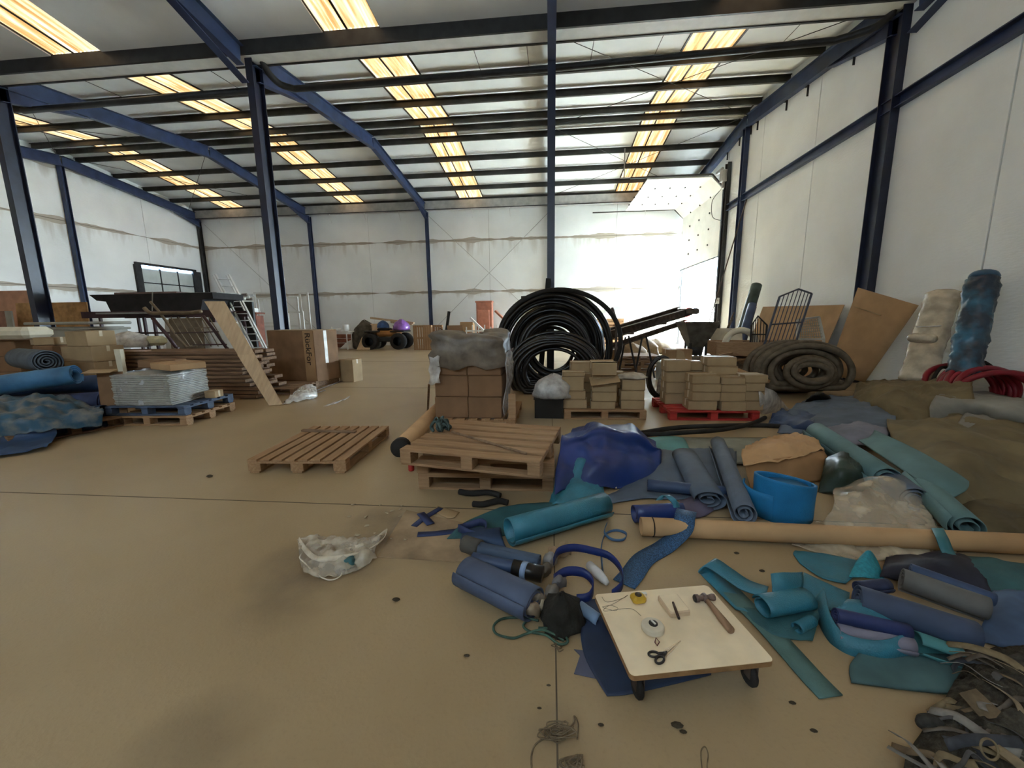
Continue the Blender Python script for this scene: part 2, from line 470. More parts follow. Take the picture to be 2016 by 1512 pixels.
def roll_mesh(p0, p1, r, rin=0.35, turns=3.0, squash=1.0, seg=22, wob=0.0, steps=6):
    "rolled-up sheet: a spiral swept along the axis"
    p0, p1 = Vector(p0), Vector(p1); t = (p1 - p0).normalized()
    s_ = t.cross(Vector((0, 0, 1)))
    if s_.length < 1e-3: s_ = Vector((1, 0, 0))
    s_.normalize(); n_ = s_.cross(t)
    N = int(turns * seg); rows = []
    ph = random.random() * 6
    for i in range(steps + 1):
        c = p0.lerp(p1, i / steps); row = []
        for k in range(N + 1):
            a = ph + 2 * PI * turns * k / N; rr = r * (rin + (1 - rin) * k / N)
            rr *= 1 + wob * noise.noise(Vector((i * .9, k * .12, ph)))
            row.append(c + s_ * (math.cos(a) * rr) + n_ * (math.sin(a) * rr * squash))
        rows.append(row)
    return MB().grid(rows)
def roll(name, label, p0, p1, r, m, cat='roll', rin=0.4, turns=2.6, squash=1.0, wob=0.03, group=None, solid=0.006):
    return solo(name, label, cat, roll_mesh(p0, p1, r, rin, turns, squash, wob=wob), m, group, smooth=True, solid=solid, off=0)
def ribbon_mesh(path, w, tilt=None, n=6):
    "strip along a path; tilt is the direction across the strip at each point (vectors) or None for flat"
    P = spline(path, n); T = None
    if tilt: T = spline([Vector(q) for q in tilt], n)
    a, b_ = [], []
    for i, p in enumerate(P):
        t = (P[min(i + 1, len(P) - 1)] - P[max(i - 1, 0)]).normalized()
        s_ = T[i].normalized() if T else t.cross(Vector((0, 0, 1))).normalized()
        a.append(p - s_ * w / 2); b_.append(p + s_ * w / 2)
    mid = [(x + y) / 2 for x, y in zip(a, b_)]
    return MB().grid([a, mid, b_])
def ribbon(name, label, path, w, m, tilt=None, cat='strip', group=None, solid=0.005, n=6):
    return solo(name, label, cat, ribbon_mesh(path, w, tilt, n), m, group, smooth=True, solid=solid, off=0)
def rotz(a): return Matrix.Rotation(a, 3, 'Z')

def carton(name, label, c, s, rz=0.0, m=None, group=None, tape=True, sag=0.0, parent_group=None):
    "closed cardboard box standing with its base centre at c: body, top flaps with a gap, packing tape"
    m = m or M_CARD2
    t = local(name, label, 'cardboard box', c, rz, group)
    x, y, z = s
    body = MB().cbox((0, 0, (z - .004) / 2), (x, y, z - .004), .008)
    ob('body', body, m, t)
    for sy in (-1, 1):
        ob('flap', MB().box((0, sy * (y / 4 + .002), z - .001), (x * .985, y / 2 - .008, .004), Matrix.Rotation(sy * sag, 3, 'X')), m, t)
    if tape:
        tp = MB().box((0, 0, z + .002), (x + .003, min(.05, y * .2), .002))
        tp.box((x / 2 + .001, 0, z - .05), (.002, min(.05, y * .2), .1)); tp.box((-x / 2 - .001, 0, z - .05), (.002, min(.05, y * .2), .1))
        ob('tape', tp, M_TAPE, t)
    return t

def pallet_proto(name, L, W, n, m):
    "long side L along x with the deck boards; blocks, stringers, deck, skids"
    t = local(name, None, None, (0, 0, 0))
    H = .144; bw = W / n * (.72 if n < 8 else .78)
    bd = MB().cbox((0, 0, 0), (L, bw, .022), .003)
    d = ob('deck_board', bd, m, t)
    def put(src, loc):
        c = src.copy(); COL.objects.link(c); c.parent = t; c.location = loc; return c
    ys = [-W / 2 + bw / 2 + i * (W - bw) / (n - 1) for i in range(n)]
    d.location = (0, ys[0], H - .011)
    for y in ys[1:]: put(d, (0, y, H - .011))
    xs = (-L / 2 + .05, 0, L / 2 - .05)
    st = ob('stringer_board', MB().cbox((0, 0, 0), (.10, W, .022), .003), m, t); st.location = (xs[0], 0, H - .033)
    for x in xs[1:]: put(st, (x, 0, H - .033))
    bk = ob('block', MB().cbox((0, 0, 0), (.10, .13, .078), .004), m, t); first = True
    for x in xs:
        for y in (-W / 2 + .065, 0, W / 2 - .065):
            if first: bk.location = (x, y, .022 + .039); first = False
            else: put(bk, (x, y, .022 + .039))
    sk = ob('skid', MB().cbox((0, 0, 0), (L, .10, .022), .003), m, t); sk.location = (0, -W / 2 + .065, .011)
    for y in (0, W / 2 - .065): put(sk, (0, y, .011))
    return t
PALLETS = {}
def pallet(label, loc, rz, kind='wood', rot=None, group='wooden pallets'):
    dims = {'wood': (1.2, 1.0, 6, M_WOOD), 'wide': (1.25, 1.0, 8, M_WOOD), 'red': (1.25, 1.0, 6, M_RED), 'blue': (1.2, 1.0, 6, MATS['blue_pallet_paint']), 'dark': (1.2, 1.0, 6, M_WOODD)}[kind]
    if kind not in PALLETS:
        t = pallet_proto('pallet', *dims); PALLETS[kind] = t
    else: t = copy_tree(PALLETS[kind])
    t.location = loc; t.rotation_euler = rot if rot else (0, 0, rz)
    return tag(t, label, 'pallet', group)
mat('blue_pallet_paint', (0.055, 0.08, 0.13), 0.7, 0.3, 5.0)
# ------------------------------------------------------------------ the hall: floor, walls, roof
def slab(x0, x1, y0, y1, z0, z1): return MB().box(((x0 + x1) / 2, (y0 + y1) / 2, (z0 + z1) / 2), (x1 - x0, y1 - y0, z1 - z0))
fl = struct('floor', slab(XL - .3, XR + .3, YN - .3, YF + .3, -.2, 0), M_FLOOR)
# saw-cut joints, slightly proud dirt lines in the slab
jl = MB(); a = G(30, 967); b2 = G(760, 999); yj = (a.y + b2.y) / 2
jl.box(((XL + XR) / 2, yj, .0008), (XR - XL, .010, .0016)); ob('floor_joint', jl, M_JOINT, fl)
xj = (G(1094, 1274).x + G(1097, 1448).x) / 2
ob('floor_joint', MB().box((xj, (YN + YF) / 2, .0008), (.007, YF - YN, .0016)), M_JOINT, fl)
for yy in (yj + 5.5, yj + 11): ob('floor_joint', MB().box(((XL + XR) / 2, yy, .0008), (XR - XL, .012, .0016)), M_JOINT, fl)

def zroof(y, off=0.72):
    "height of the roof liner"
    if y >= YV: return ZE + off + SLOPE * ((y - YV) if y < YM else (YW - y))
    return 7.78 + SLOPE * ((YV - y) if y > 2.9 else (YV - 5.8 + y + .0)) * 1.0

# far wall: three courses of panels, joints left open
wf = struct('wall_far', slab(XL - .3, XR + .3, YF + .03, YF + .25, 0, 8.6), M_JOINT)
nx = 8; wpan = (XR - XL) / nx
for i in range(nx):
    x0 = XL + i * wpan
    for z0, z1 in ((0, 3.06), (3.06, 5.87), (5.87, 8.35)):
        ob('wall_panel', MB().cbox((x0 + wpan / 2, YF + .02, (z0 + z1) / 2), (wpan - .012, .04, z1 - z0 - .016), .006), M_WF, wf)
# left wall
WIN_Y0, WIN_Y1, WIN_Z0, WIN_Z1 = 18.70, 21.85, 2.05, 4.42
wl = struct('wall_left', slab(XL - .25, XL - .03, YN, YF, 0, 9.0), M_JOINT)
ys = [YN, -.5, 2.8, 6.1, 9.5, 12.8, 16.03, 19.4, YF]
for i in range(len(ys) - 1):
    for z0, z1 in ((0, 3.06), (3.06, 5.87), (5.87, 8.9)):
        ob('wall_panel', MB().cbox((XL - .02, (ys[i] + ys[i + 1]) / 2, (z0 + z1) / 2), (.04, ys[i + 1] - ys[i] - .012, z1 - z0 - .016), .006), M_WL, wl)
# right wall: tall upright panels, with the opening of the sectional door at the far end
DY0, DY1, DZ = 17.55, 22.45, 6.55
wr = struct('wall_right', MB().box((XR + .14, (YN + DY0) / 2, 4.4), (.22, DY0 - YN, 8.8)).box((XR + .14, (DY0 + DY1) / 2, DZ + 1.1), (.22, DY1 - DY0, 2.2)).box((XR + .14, (DY1 + YF) / 2, 4.4), (.22, YF - DY1, 8.8)), M_JOINT)
ys = [YN, -1.0, 1.8, 4.6, 7.35, 9.72, 12.12, 14.94, DY0]
for i in range(len(ys) - 1):
    ob('wall_panel', MB().cbox((XR + .015, (ys[i] + ys[i + 1]) / 2, 4.35), (.04, ys[i + 1] - ys[i] - .028, 8.7), .006), M_WR, wr)
ob('wall_panel', MB().cbox((XR + .015, (DY0 + DY1) / 2, DZ + 1.1), (.04, DY1 - DY0 - .01, 2.2), .006), M_WR, wr)
ob('wall_panel', MB().cbox((XR + .015, (DY1 + YF) / 2, 4.35), (.04, YF - DY1 - .01, 8.7), .006), M_WR, wr)
# near wall, behind the camera
wn = struct('wall_near', MB().box(((XL + XR) / 2, YN - .125, 2.4), (XR - XL + .6, .25, 4.8)).box(((XL + XR) / 2, YN - .125, 7.3), (XR - XL + .6, .25, 2.6)).box(((XL - 9) / 2, YN - .125, 5.4), (-9 - XL, .25, 1.2)).box(((XR + 1) / 2, YN - .125, 5.4), (XR - 1, .25, 1.2)), M_WR)
# added band of tinted panes behind the camera, letting in fill light
M_FILLGL = bpy.data.materials.new('fill_glass'); _t, _b = nt(M_FILLGL)
_tr = _t.nodes.new('ShaderNodeBsdfTransparent'); _tr.inputs[0].default_value = (.31, .31, .31, 1)
_gl = _t.nodes.new('ShaderNodeBsdfGlossy'); _gl.inputs['Roughness'].default_value = .1; _mx = _t.nodes.new('ShaderNodeMixShader'); _mx.inputs[0].default_value = .05
_t.links.new(_tr.outputs[0], _mx.inputs[1]); _t.links.new(_gl.outputs[0], _mx.inputs[2]); _t.links.new(_mx.outputs[0], _t.nodes['Material Output'].inputs[0])
w2 = struct('fill_window', MB().box((-4, YN - .12, 4.83), (10, .1, .06)).box((-4, YN - .12, 5.97), (10, .1, .06)), M_DARK, label='added unseen window band for fill light behind the camera')
for i in range(5):
    ob('pane', MB().box((-8 + i * 2, YN - .12, 5.4), (1.94, .008, 1.1)), M_FILLGL, w2)
    ob('glazing_bar', MB().box((-9 + i * 2, YN - .12, 5.4), (.06, .1, 1.2)), M_DARK, w2)

# roof liner with the skylight strips let in
SKX = [(-18.95, -17.65), (-11.75, -10.4), (-5.0, -3.69), (3.35, 4.62)]
edges = [XL - .3] + [e for s_ in SKX for e in s_] + [XR + .3]
NEAR_Y = [9.38, 2.9, YN - .2]
def roof_strip(x0, x1, ys_):
    return [[Vector((x0, y, zr)), Vector((x1, y, zr))] for y, zr in ys_]
far_prof = [(YV + .22, zroof(YV + .22)), (YM, zroof(YM)), (YF + .2, zroof(YF + .2))]
zn = lambda y: 7.78 + SLOPE * ((9.4 - y) if y >= 2.9 else (9.4 - 2.9) - (2.9 - y))
near_prof = [(9.40, zn(9.40)), (2.9, zn(2.9)), (YN - .2, zn(YN - .2))]
ceil = MB()
for k in range(0, len(edges), 2):
    for pr in (far_prof, near_prof):
        ceil.grid(roof_strip(edges[k], edges[k + 1], pr))
ce = struct('ceiling', ceil, M_ROOF, solid=.06, off=1)
# liner joints every metre of bay
lj = MB()
# skylight sheets: two corrugated panes side by side per strip, cut at the ridge, dark lap between them
def corr(x0, x1, prof_):
    rows = []; n = 14
    for y, z in prof_:
        rows.append([Vector((x0 + (x1 - x0) * i / n, y, z + (.012 if i % 2 else -.012))) for i in range(n + 1)])
    return MB().grid(rows)
for x0, x1 in SKX:
    xm = (x0 + x1) / 2 - .1
    for pr in (far_prof[:2], far_prof[1:], near_prof[:2], near_prof[1:]):
        for a_, b_ in ((x0, xm - .02), (xm + .02, x1)):
            ob('skylight_pane', corr(a_, b_, pr), M_SKY, ce)
        lap = MB()
        for xx in (xm, x1 - .0, x0 + .0):
            lap.beam(Vector((xx, pr[0][0], pr[0][1] - .015)), Vector((xx, pr[1][0], pr[1][1] - .015)), .045, .03)
        ob('lap_strip', lap, M_DARK, ce)

# purlins: C-sections on top of the rafters
cpro = [(-.035, 0), (.035, 0), (.035, .03), (.025, .03), (.025, .012), (-.023, .012), (-.023, .198), (.025, .198), (.025, .18), (.035, .18), (.035, .21), (-.035, .21)]
for y in (12.07, 13.60, 15.22, 16.05, 16.72, 18.2, 19.58, 21.0, 22.42):
    z = zroof(y, .46)
    struct('roof_purlin', MB().prof(cpro, (XL, y, z), (XR, y, z)), M_PURL, label='dark steel roof purlin')
for y in (7.4, 5.6, 3.8, 2.0, .2, -1.6):
    z = zn(y) - .24
    struct('roof_purlin', MB().prof(cpro, (XL, y, z), (XR, y, z)), M_PURL, label='dark steel roof purlin')
# rafters: welded I-beams with a deeper haunch at the columns
def ibeam(a, b_, h, w=.17, tf=.016, tw=.012):
    p = [(-w / 2, 0), (w / 2, 0), (w / 2, tf), (tw / 2, tf), (tw / 2, h - tf), (w / 2, h - tf), (w / 2, h), (-w / 2, h), (-w / 2, h - tf), (-tw / 2, h - tf), (-tw / 2, tf), (-w / 2, tf)]
    return MB().prof(p, a, b_)
for k in (-3, -2, -1, 0, 1):
    x = k * S
    if k == -3: x += .12
    r = ibeam((x, YV + .1, ZE + .03), (x, YM, ZR), .42)
    q = ibeam((x, YM, ZR), (x, YW, ZE), .42); r.add(q.v, q.f)
    # haunch webs
    for y0, y1 in ((YV + .2, YV + 2.2), (YW - .1, YW - 1.6)):
        z0, z1 = zroof(y0, 0), zroof(y1, 0)
        hb = MB().beam((x, y0, z0 - .30), (x, y1, z1 - .01), .17, .016); r.add(hb.v, hb.f)
        v0 = len(r.v); r.add([(x - .006, y0, z0 + .03), (x - .006, y0, z0 - .30), (x - .006, y1, z1), (x + .006, y0, z0 + .03), (x + .006, y0, z0 - .30), (x + .006, y1, z1)], [(0, 1, 2), (5, 4, 3), (0, 3, 4, 1), (1, 4, 5, 2), (2, 5, 3, 0)])
    struct('roof_rafter', r, M_NAVY, label='blue steel rafter of the far roof')
    r = ibeam((x, 9.2, zn(9.2) - .66), (x, 2.9, zn(2.9) - .66), .42)
    q = ibeam((x, 2.9, zn(2.9) - .66), (x, YN, zn(YN) - .66), .42); r.add(q.v, q.f)
    hb = MB().beam((x, 9.3, zn(9.2) - .96), (x, 7.4, zn(7.4) - .67), .17, .016); r.add(hb.v, hb.f)
    struct('roof_rafter', r, M_NAVY, label='blue steel rafter of the near roof')
# columns: H-sections
def hcol(x, y, z1, w=.17, d=.36, tf=.018, tw=.012, z0=0):
    p = [(-w / 2, -d / 2), (w / 2, -d / 2), (w / 2, -d / 2 + tf), (tw / 2, -d / 2 + tf), (tw / 2, d / 2 - tf), (w / 2, d / 2 - tf), (w / 2, d / 2), (-w / 2, d / 2), (-w / 2, d / 2 - tf), (-tw / 2, d / 2 - tf), (-tw / 2, -d / 2 + tf), (-w / 2, -d / 2 + tf)]
    m_ = MB(); n = len(p)
    m_.add([(x + q[0], y + q[1], z) for z in (z0, z1) for q in p], [(i, (i + 1) % n, n + (i + 1) % n, n + i) for i in range(n)] + [tuple(range(n - 1, -1, -1)), tuple(range(n, 2 * n))])
    m_.box((x, y, .012 + z0), (w + .16, d + .16, .024))
    return m_
for k in (-2, -1, 0, 1):
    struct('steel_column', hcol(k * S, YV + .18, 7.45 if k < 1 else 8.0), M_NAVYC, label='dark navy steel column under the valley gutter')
for k in (-2, -1, 0):
    struct('steel_column', hcol(k * S, YW - .02, 7.4, .16, .2), M_NAVY, label='navy steel column against the far wall')
struct('steel_column', hcol(XL + .12, YM, 8.1, .2, .16), M_NAVY, label='navy steel column against the left wall')
struct('steel_column', hcol(XL + .12, YW - .02, 7.4, .16, .2), M_DARK, label='dark steel column in the far left corner')
struct('steel_column', hcol(XR - .09, YM, 8.1, .16, .22), M_NAVY, label='navy steel column against the right wall')
struct('steel_column', hcol(XR - .10, DY0 - .22, 7.4, .14, .26), M_DARK, label='dark steel jamb of the sectional door')
struct('steel_column', hcol(XR - .03, DY1 + .12, 7.2, .06, .10), M_DARK, label='slim dark steel jamb in the far right corner')
# girt along the right wall and its dark ledge
gpro = [(-.07, 0), (.07, 0), (.07, .20), (.05, .20), (.05, .02), (-.07, .02)]
struct('trim_1', MB().prof([(-.06, -.12), (.06, -.12), (.06, .12), (-.06, .12), (-.06, .10), (.045, .10), (.045, -.10), (-.06, -.10)], (XR - .07, YN, 5.72), (XR - .07, DY0 - .3, 5.72)), M_NAVY, label='blue steel rail along the right wall')
struct('trim_2', MB().beam((XL + .06, YM, ZR + .2), (XL + .06, YM - 6, ZE + .3), .1, .2), M_NAVY)
# valley gutter and its rain pipe
gy0, gy1, gz = 9.38, 9.76, 7.45
gut = MB()
gut.box(((XL + XR) / 2, (gy0 + gy1) / 2, gz), (XR - XL, gy1 - gy0, .012))
struct('valley_gutter', gut, M_WHITE, label='white underside of the valley gutter')
gs = MB().box(((XL + XR) / 2, gy0 - .02, gz + .15), (XR - XL, .06, .31)); gs.box(((XL + XR) / 2, gy1, gz + .0), (XR - XL, .05, .05)); gs.box(((XL + XR) / 2, gy1 + .02, gz + .32), (XR - XL, .03, .62))  # gutter sides coloured dark as backlit, lip bar drawn for the edge shadow
struct('backlit_gutter_sides', gs, M_DARK, label='valley gutter sides in a backlit dark tone')
pipe = [(S - .14, 9.64, 7.50), (S - .15, 9.72, 7.42), (S - .28, 9.98, 7.36), (S - .8, 10.3, 7.37), (0, 10.3, 7.24), (-S + .55, 10.3, 7.20), (-S + .3, 10.1, 7.22), (-S + .2, 9.85, 7.34), (-S + .2, 9.66, 7.50)]
pp = spline(pipe[:4], 5)[:-1] + [Vector(pipe[3]), Vector(pipe[4])] + spline(pipe[5:], 5)
struct('rain_pipe', MB().tube(pp, .075, 10), M_DARK, label='dark rain pipe slung below the valley gutter', smooth=True)
pl_ = [(-S - .3, 10.3, 7.24), (-2 * S - .3, 10.3, 7.15)]
struct('rain_pipe', MB().tube([Vector(q) for q in pl_], .075, 10), M_DARK, label='dark rain pipe between the two left columns', smooth=True)
# eave gutter box along the far wall
eg = MB().box(((XL + XR) / 2, YW - .32, 7.66), (XR - XL - .5, .03, .42)).box(((XL + XR) / 2, YW - .14, 7.46), (XR - XL - .5, .36, .02))
struct('eave_gutter', eg, M_GALV, label='pale grey eave gutter along the far wall')
struct('trim_3', MB().box(((XL + XR) / 2, YW - .33, 7.43), (XR - XL - .5, .05, .035)), M_DARK)
# brackets hanging under the eave
for px in (376, 466, 614, 688, 762, 917, 998):
    p = AY(px, 0, YW - .2); p.z = 7.40
    h_ = MB().beam((p.x, p.y, 7.42), (p.x + .02, p.y + .12, 6.98), .022, .012).beam((p.x, p.y, 7.42), (p.x + .03, p.y - .16, 7.34), .014, .014).beam((p.x + .03, p.y - .16, 7.34), (p.x + .02, p.y + .11, 7.03), .010, .010)
    struct('gutter_bracket', h_, M_WHITE, label='small white bracket below the far eave')
for py_, yy in ((8.0, 7.2), (10.9, 7.25), (12.6, 7.4), (13.6, 7.45), (15.3, 7.6), (15.75, 7.62), (16.6, 7.55), (17.6, 7.5)):
    z0 = zroof(max(py_, YV), 0) - .02 if py_ > YV else zn(py_) - .7
    struct('hook_plate', MB().box((XR - .06, py_, z0 - .14), (.05, .012, .28)).box((XR - .06, py_ + .05, z0 - .01), (.05, .12, .012)), M_DARK, label='short dark steel plate below the right gable beam')
# bracing rods
def rod(a, b_, r=.012): return MB().tube([Vector(a), Vector(b_)], r, 6)
struct('brace_rod', rod((-S + .1, YW + .05, 7.2), (-.1, YW + .05, .9)), M_GALV, label='thin diagonal bracing rod on the far wall')
struct('brace_rod', rod((-.1, YW + .08, 7.2), (-S + .1, YW + .08, .9)), M_GALV, label='thin diagonal bracing rod on the far wall')
struct('brace_rod', rod((-3 * S + .3, YW + .05, 7.2), (-2 * S - .1, YW + .05, .9)), M_GALV, label='thin diagonal bracing rod on the far wall')
for (xa, ya, xb, yb) in ((0, 10, S, 16), (S, 10, 0, 16), (0, 16, S, 22), (S, 16, 0, 22), (-3 * S, 10, -2 * S, 16), (-2 * S, 10, -3 * S, 16), (-3 * S, 16, -2 * S, 22), (-2 * S, 16, -3 * S, 22)):
    struct('brace_rod', rod((xa, ya, zroof(ya, .40)), (xb, yb, zroof(yb, .40)), .009), M_DARK, label='thin roof bracing rod')
for xx in (-16.5, -8.9, -7.9, -1.9, -.6, 1.0, 2.6, 5.6, -12.6):
    struct('sag_rod', rod((xx, 10.2, zroof(10.2, .55)), (xx, 11.7, zroof(11.7, .5)), .008), M_DARK, label='thin sag rod below the roof')

# ------------------------------------------------------------------ window in the left wall
w1 = struct('window_1', MB().box((XL + .05, (WIN_Y0 + WIN_Y1) / 2, WIN_Z1 + .06), (.10, WIN_Y1 - WIN_Y0 + .3, .12)).box((XL + .06, WIN_Y0 - .06, (WIN_Z0 + WIN_Z1) / 2), (.14, .30, WIN_Z1 - WIN_Z0)).box((XL + .06, WIN_Y1 + .15, (WIN_Z0 + WIN_Z1) / 2), (.14, .5, WIN_Z1 - WIN_Z0)).box((XL + .05, (WIN_Y0 + WIN_Y1) / 2, WIN_Z0 - .05), (.10, WIN_Y1 - WIN_Y0 + .3, .10)), M_DARK, label='dark framed window high in the left wall')
M_PANE = mat('frosted_pane', (0.50, 0.53, 0.50), 0.25, 0.08, 2.0, spec=0.5)
for i in range(3):
    for j in range(3):
        y0 = WIN_Y0 + .1 + i * (WIN_Y1 - WIN_Y0 - .1) / 3; z1 = WIN_Z1 - .16 - j * .72
        ob('pane', MB().box((XL + .03, y0 + (WIN_Y1 - WIN_Y0 - .1) / 6, z1 - .34), (.012, (WIN_Y1 - WIN_Y0 - .1) / 3 - .06, .66)), M_PANE, w1)
ob('glazing_bar', MB().box((XL + .035, WIN_Y0 + .1 + (WIN_Y1 - WIN_Y0 - .1) / 3, (WIN_Z0 + WIN_Z1) / 2), (.05, .055, WIN_Z1 - WIN_Z0 - .1)), M_DARK, w1)
ob('glazing_bar', MB().box((XL + .035, WIN_Y0 + .1 + 2 * (WIN_Y1 - WIN_Y0 - .1) / 3, (WIN_Z0 + WIN_Z1) / 2), (.05, .055, WIN_Z1 - WIN_Z0 - .1)), M_DARK, w1)
for j in (1, 2): ob('glazing_bar', MB().box((XL + .035, (WIN_Y0 + WIN_Y1) / 2, WIN_Z1 - .16 - j * .72 + .01), (.05, WIN_Y1 - WIN_Y0, .055)), M_DARK, w1)
M_LED = bpy.data.materials.new('daylight_slit'); _t, _b = nt(M_LED); _b.inputs['Emission Color'].default_value = (0.35, 0.62, 1, 1); _b.inputs['Emission Strength'].default_value = 1.8
tag(ob('daylight_slit', MB().box((XL + .05, (WIN_Y0 + WIN_Y1) / 2 + .02, WIN_Z1 - .05), (.03, WIN_Y1 - WIN_Y0 - .1, .10)), M_LED, w1), 'bright strip of daylight at the top of the window')

# ------------------------------------------------------------------ sectional door, half raised: upright panels, bent panel, panels under the roof
M_DOOR = mat('white_door_panel', (0.78, 0.78, 0.74), 0.5, 0.05, 2.0)
d1 = struct('door_1', MB().beam((XR - .12, DY0 + .05, 0), (XR - .12, DY0 + .05, 6.5), .05, .05).beam((XR - .12, DY1 - .05, 0), (XR - .12, DY1 - .05, 6.5), .05, .05).beam((3.2, DY0 + .0, 7.08), (6.4, DY0 + .0, 7.08), .05, .06).beam((2.2, DY1, 7.0), (6.4, DY1, 7.0), .05, .05).beam((6.4, DY0, 7.08), (XR - .12, DY0, 6.55), .05, .05).beam((6.4, DY1, 7.0), (XR - .12, DY1, 6.55), .05, .05), M_PURL, label='white sectional door raised halfway in its tracks')
dz = [3.93, 4.58, 5.24, 5.90, 6.55]
def door_pan(a, b_):
    mid = (a + b_) / 2; d = (b_ - a); t = d.normalized()
    return MB().beam(Vector((a.x, (DY0 + DY1) / 2, a.z)) + t * .001, Vector((b_.x, (DY0 + DY1) / 2, b_.z)) - t * .001, DY1 - DY0 - .12, .05, up=Vector((t.z, 0, -t.x)))
pts_ = [Vector((XR - .13, 0, z)) for z in dz] + [Vector((6.42, 0, 7.02))] + [Vector((6.42 - .63 * k, 0, 7.02 + .004 * k)) for k in range(1, 5)]
for a_, b_ in zip(pts_[:-1], pts_[1:]):
    ob('door_panel', door_pan(a_, b_), M_DOOR, d1)
for a_ in pts_[1:]:
    for q in (.25, .5, .75):
        ob('hinge', MB().cbox((a_.x - .04, DY0 + (DY1 - DY0) * q, a_.z - (.03 if a_.z > 6.9 else 0)), (.05, .06, .07), .008), M_DARK, d1)
ob('bottom_seal', MB().box((XR - .13, (DY0 + DY1) / 2, 3.92), (.07, DY1 - DY0 - .12, .05)), M_DARK, d1)
mo = MB().cbox((XR - .22, DY0 - .15, 6.95), (.22, .30, .42), .02).cbox((XR - .22, DY0 - .15, 6.62), (.10, .12, .25), .02); mo.tube([(XR - .3, DY0 - .2, 7.2), (XR - .3, DY0 + .3, 7.2)], .07, 10)
ob('motor', mo, M_GALV, d1)
ob('cable', MB().tube(spline([(XR - .25, DY0 - .1, 6.5), (XR - .5, DY0 + .1, 6.1), (XR - .45, DY0 + .1, 5.5), (XR - .2, DY0 - .1, 5.3)], 8), .012, 6), M_DARK, d1, smooth=True)
ob('pull_cord', MB().tube(spline([(4.9, DY1 - .1, 6.98), (4.92, DY1 - .1, 6.8), (4.8, DY1 - .12, 6.62)], 5), .014, 6), M_WHITE, d1, smooth=True)
struct('door_rod', MB().beam((2.95, DY0 + .0, 7.1), (2.95, DY0, 8.2), .04, .04).beam((2.8, DY0, 7.1), (3.3, DY0, 7.1), .04, .03), M_GALV, label='hanger of the door track')

# ------------------------------------------------------------------ outside, seen through the door
M_YARD = mat('pale_yard', (0.62, 0.60, 0.55), 0.9, 0.1, 0.5)
struct('ground', slab(XR + .3, 45, 2, 45, -.25, -.02), M_YARD)
M_CAN = mat('blue_awning', (0.16, 0.26, 0.36), 0.6, 0.2, 2.0)
aw = root('awning', 'blue awning outside above the open door', 'awning')
cv = []
for i in range(5):
    cv.append([Vector((9.2 + i * .48, y, 4.55 - i * .16 + .03 * math.sin(y * 3))) for y in [17.4 + k * .4 for k in range(25)]])
ob('canopy', MB().grid(cv), M_CAN, aw, smooth=True, solid=.02)
vl = []
for i in range(3):
    vl.append([Vector((11.12, y, 3.92 - i * .22 - (.12 * abs(math.sin(y * 2.6)) if i == 2 else 0))) for y in [17.4 + k * .2 for k in range(49)]])
ob('valance', MB().grid(vl), M_CAN, aw, smooth=True, solid=.01)
for yy in (17.6, 26.6): ob('awning_post', MB().tube([(11.0, yy, 0), (11.0, yy, 3.9)], .04, 8), M_WHITE, aw)
solo('red_post', 'tall red post standing outside the door', 'post', MB().prof([(-.12, -.12), (.12, -.12), (.12, .12), (-.12, .12)], (7.75, 23.6, -.02), (7.75, 23.6, 6.2), up=Vector((0, 1, 0))).box((7.75, 23.6, .0), (.4, .4, .04)), M_RED)
solo('blue_post', 'blue post standing outside beside the red post', 'post', MB().prof([(-.08, -.08), (.08, -.08), (.08, .08), (-.08, .08)], (8.2, 23.7, -.02), (8.2, 23.7, 4.4), up=Vector((0, 1, 0))).box((8.2, 23.7, .0), (.3, .3, .04)), MATS['blue_pallet_paint'])
M_LEAF = mat('pale_leaf', (0.16, 0.26, 0.07), 0.6, 0.4, 3.0)
def shrub(label, c, rx, rz_, n):
    t = local('shrub', label, 'shrub', c)
    lm = MB()
    for _ in range(n):
        while True:
            p = Vector((random.uniform(-1, 1), random.uniform(-1, 1), random.uniform(-1, 1)))
            if .25 < p.length < 1: break
        q = Vector((p.x * rx, p.y * rx, rz_ + p.z * rz_)); a_ = Vector((random.uniform(-1, 1), random.uniform(-1, 1), random.uniform(-.5, 1))).normalized(); b_ = a_.orthogonal().normalized()
        L_ = random.uniform(.08, .16); lm.add([q, q + a_ * L_ * .5 + b_ * L_ * .28, q + a_ * L_, q + a_ * L_ * .5 - b_ * L_ * .28], [(0, 1, 2, 3)])
    ob('foliage', lm, M_LEAF, t)
    sm = MB()
    for k in range(5):
        a_ = k * 1.3; sm.tube(spline([(0, 0, 0), (math.cos(a_) * rx * .3, math.sin(a_) * rx * .3, rz_ * .8), (math.cos(a_) * rx * .6, math.sin(a_) * rx * .6, rz_ * 1.5)], 4), .03, 6)
    ob('stem', sm, M_WOODD, t)
shrub('leafy green shrub outside just beyond the door', Vector((11.0, 24.2, -.02)), 1.5, 1.35, 1500)
shrub('low green shrub outside beside the driveway', Vector((13.6, 22.6, -.02)), 1.3, .8, 800)

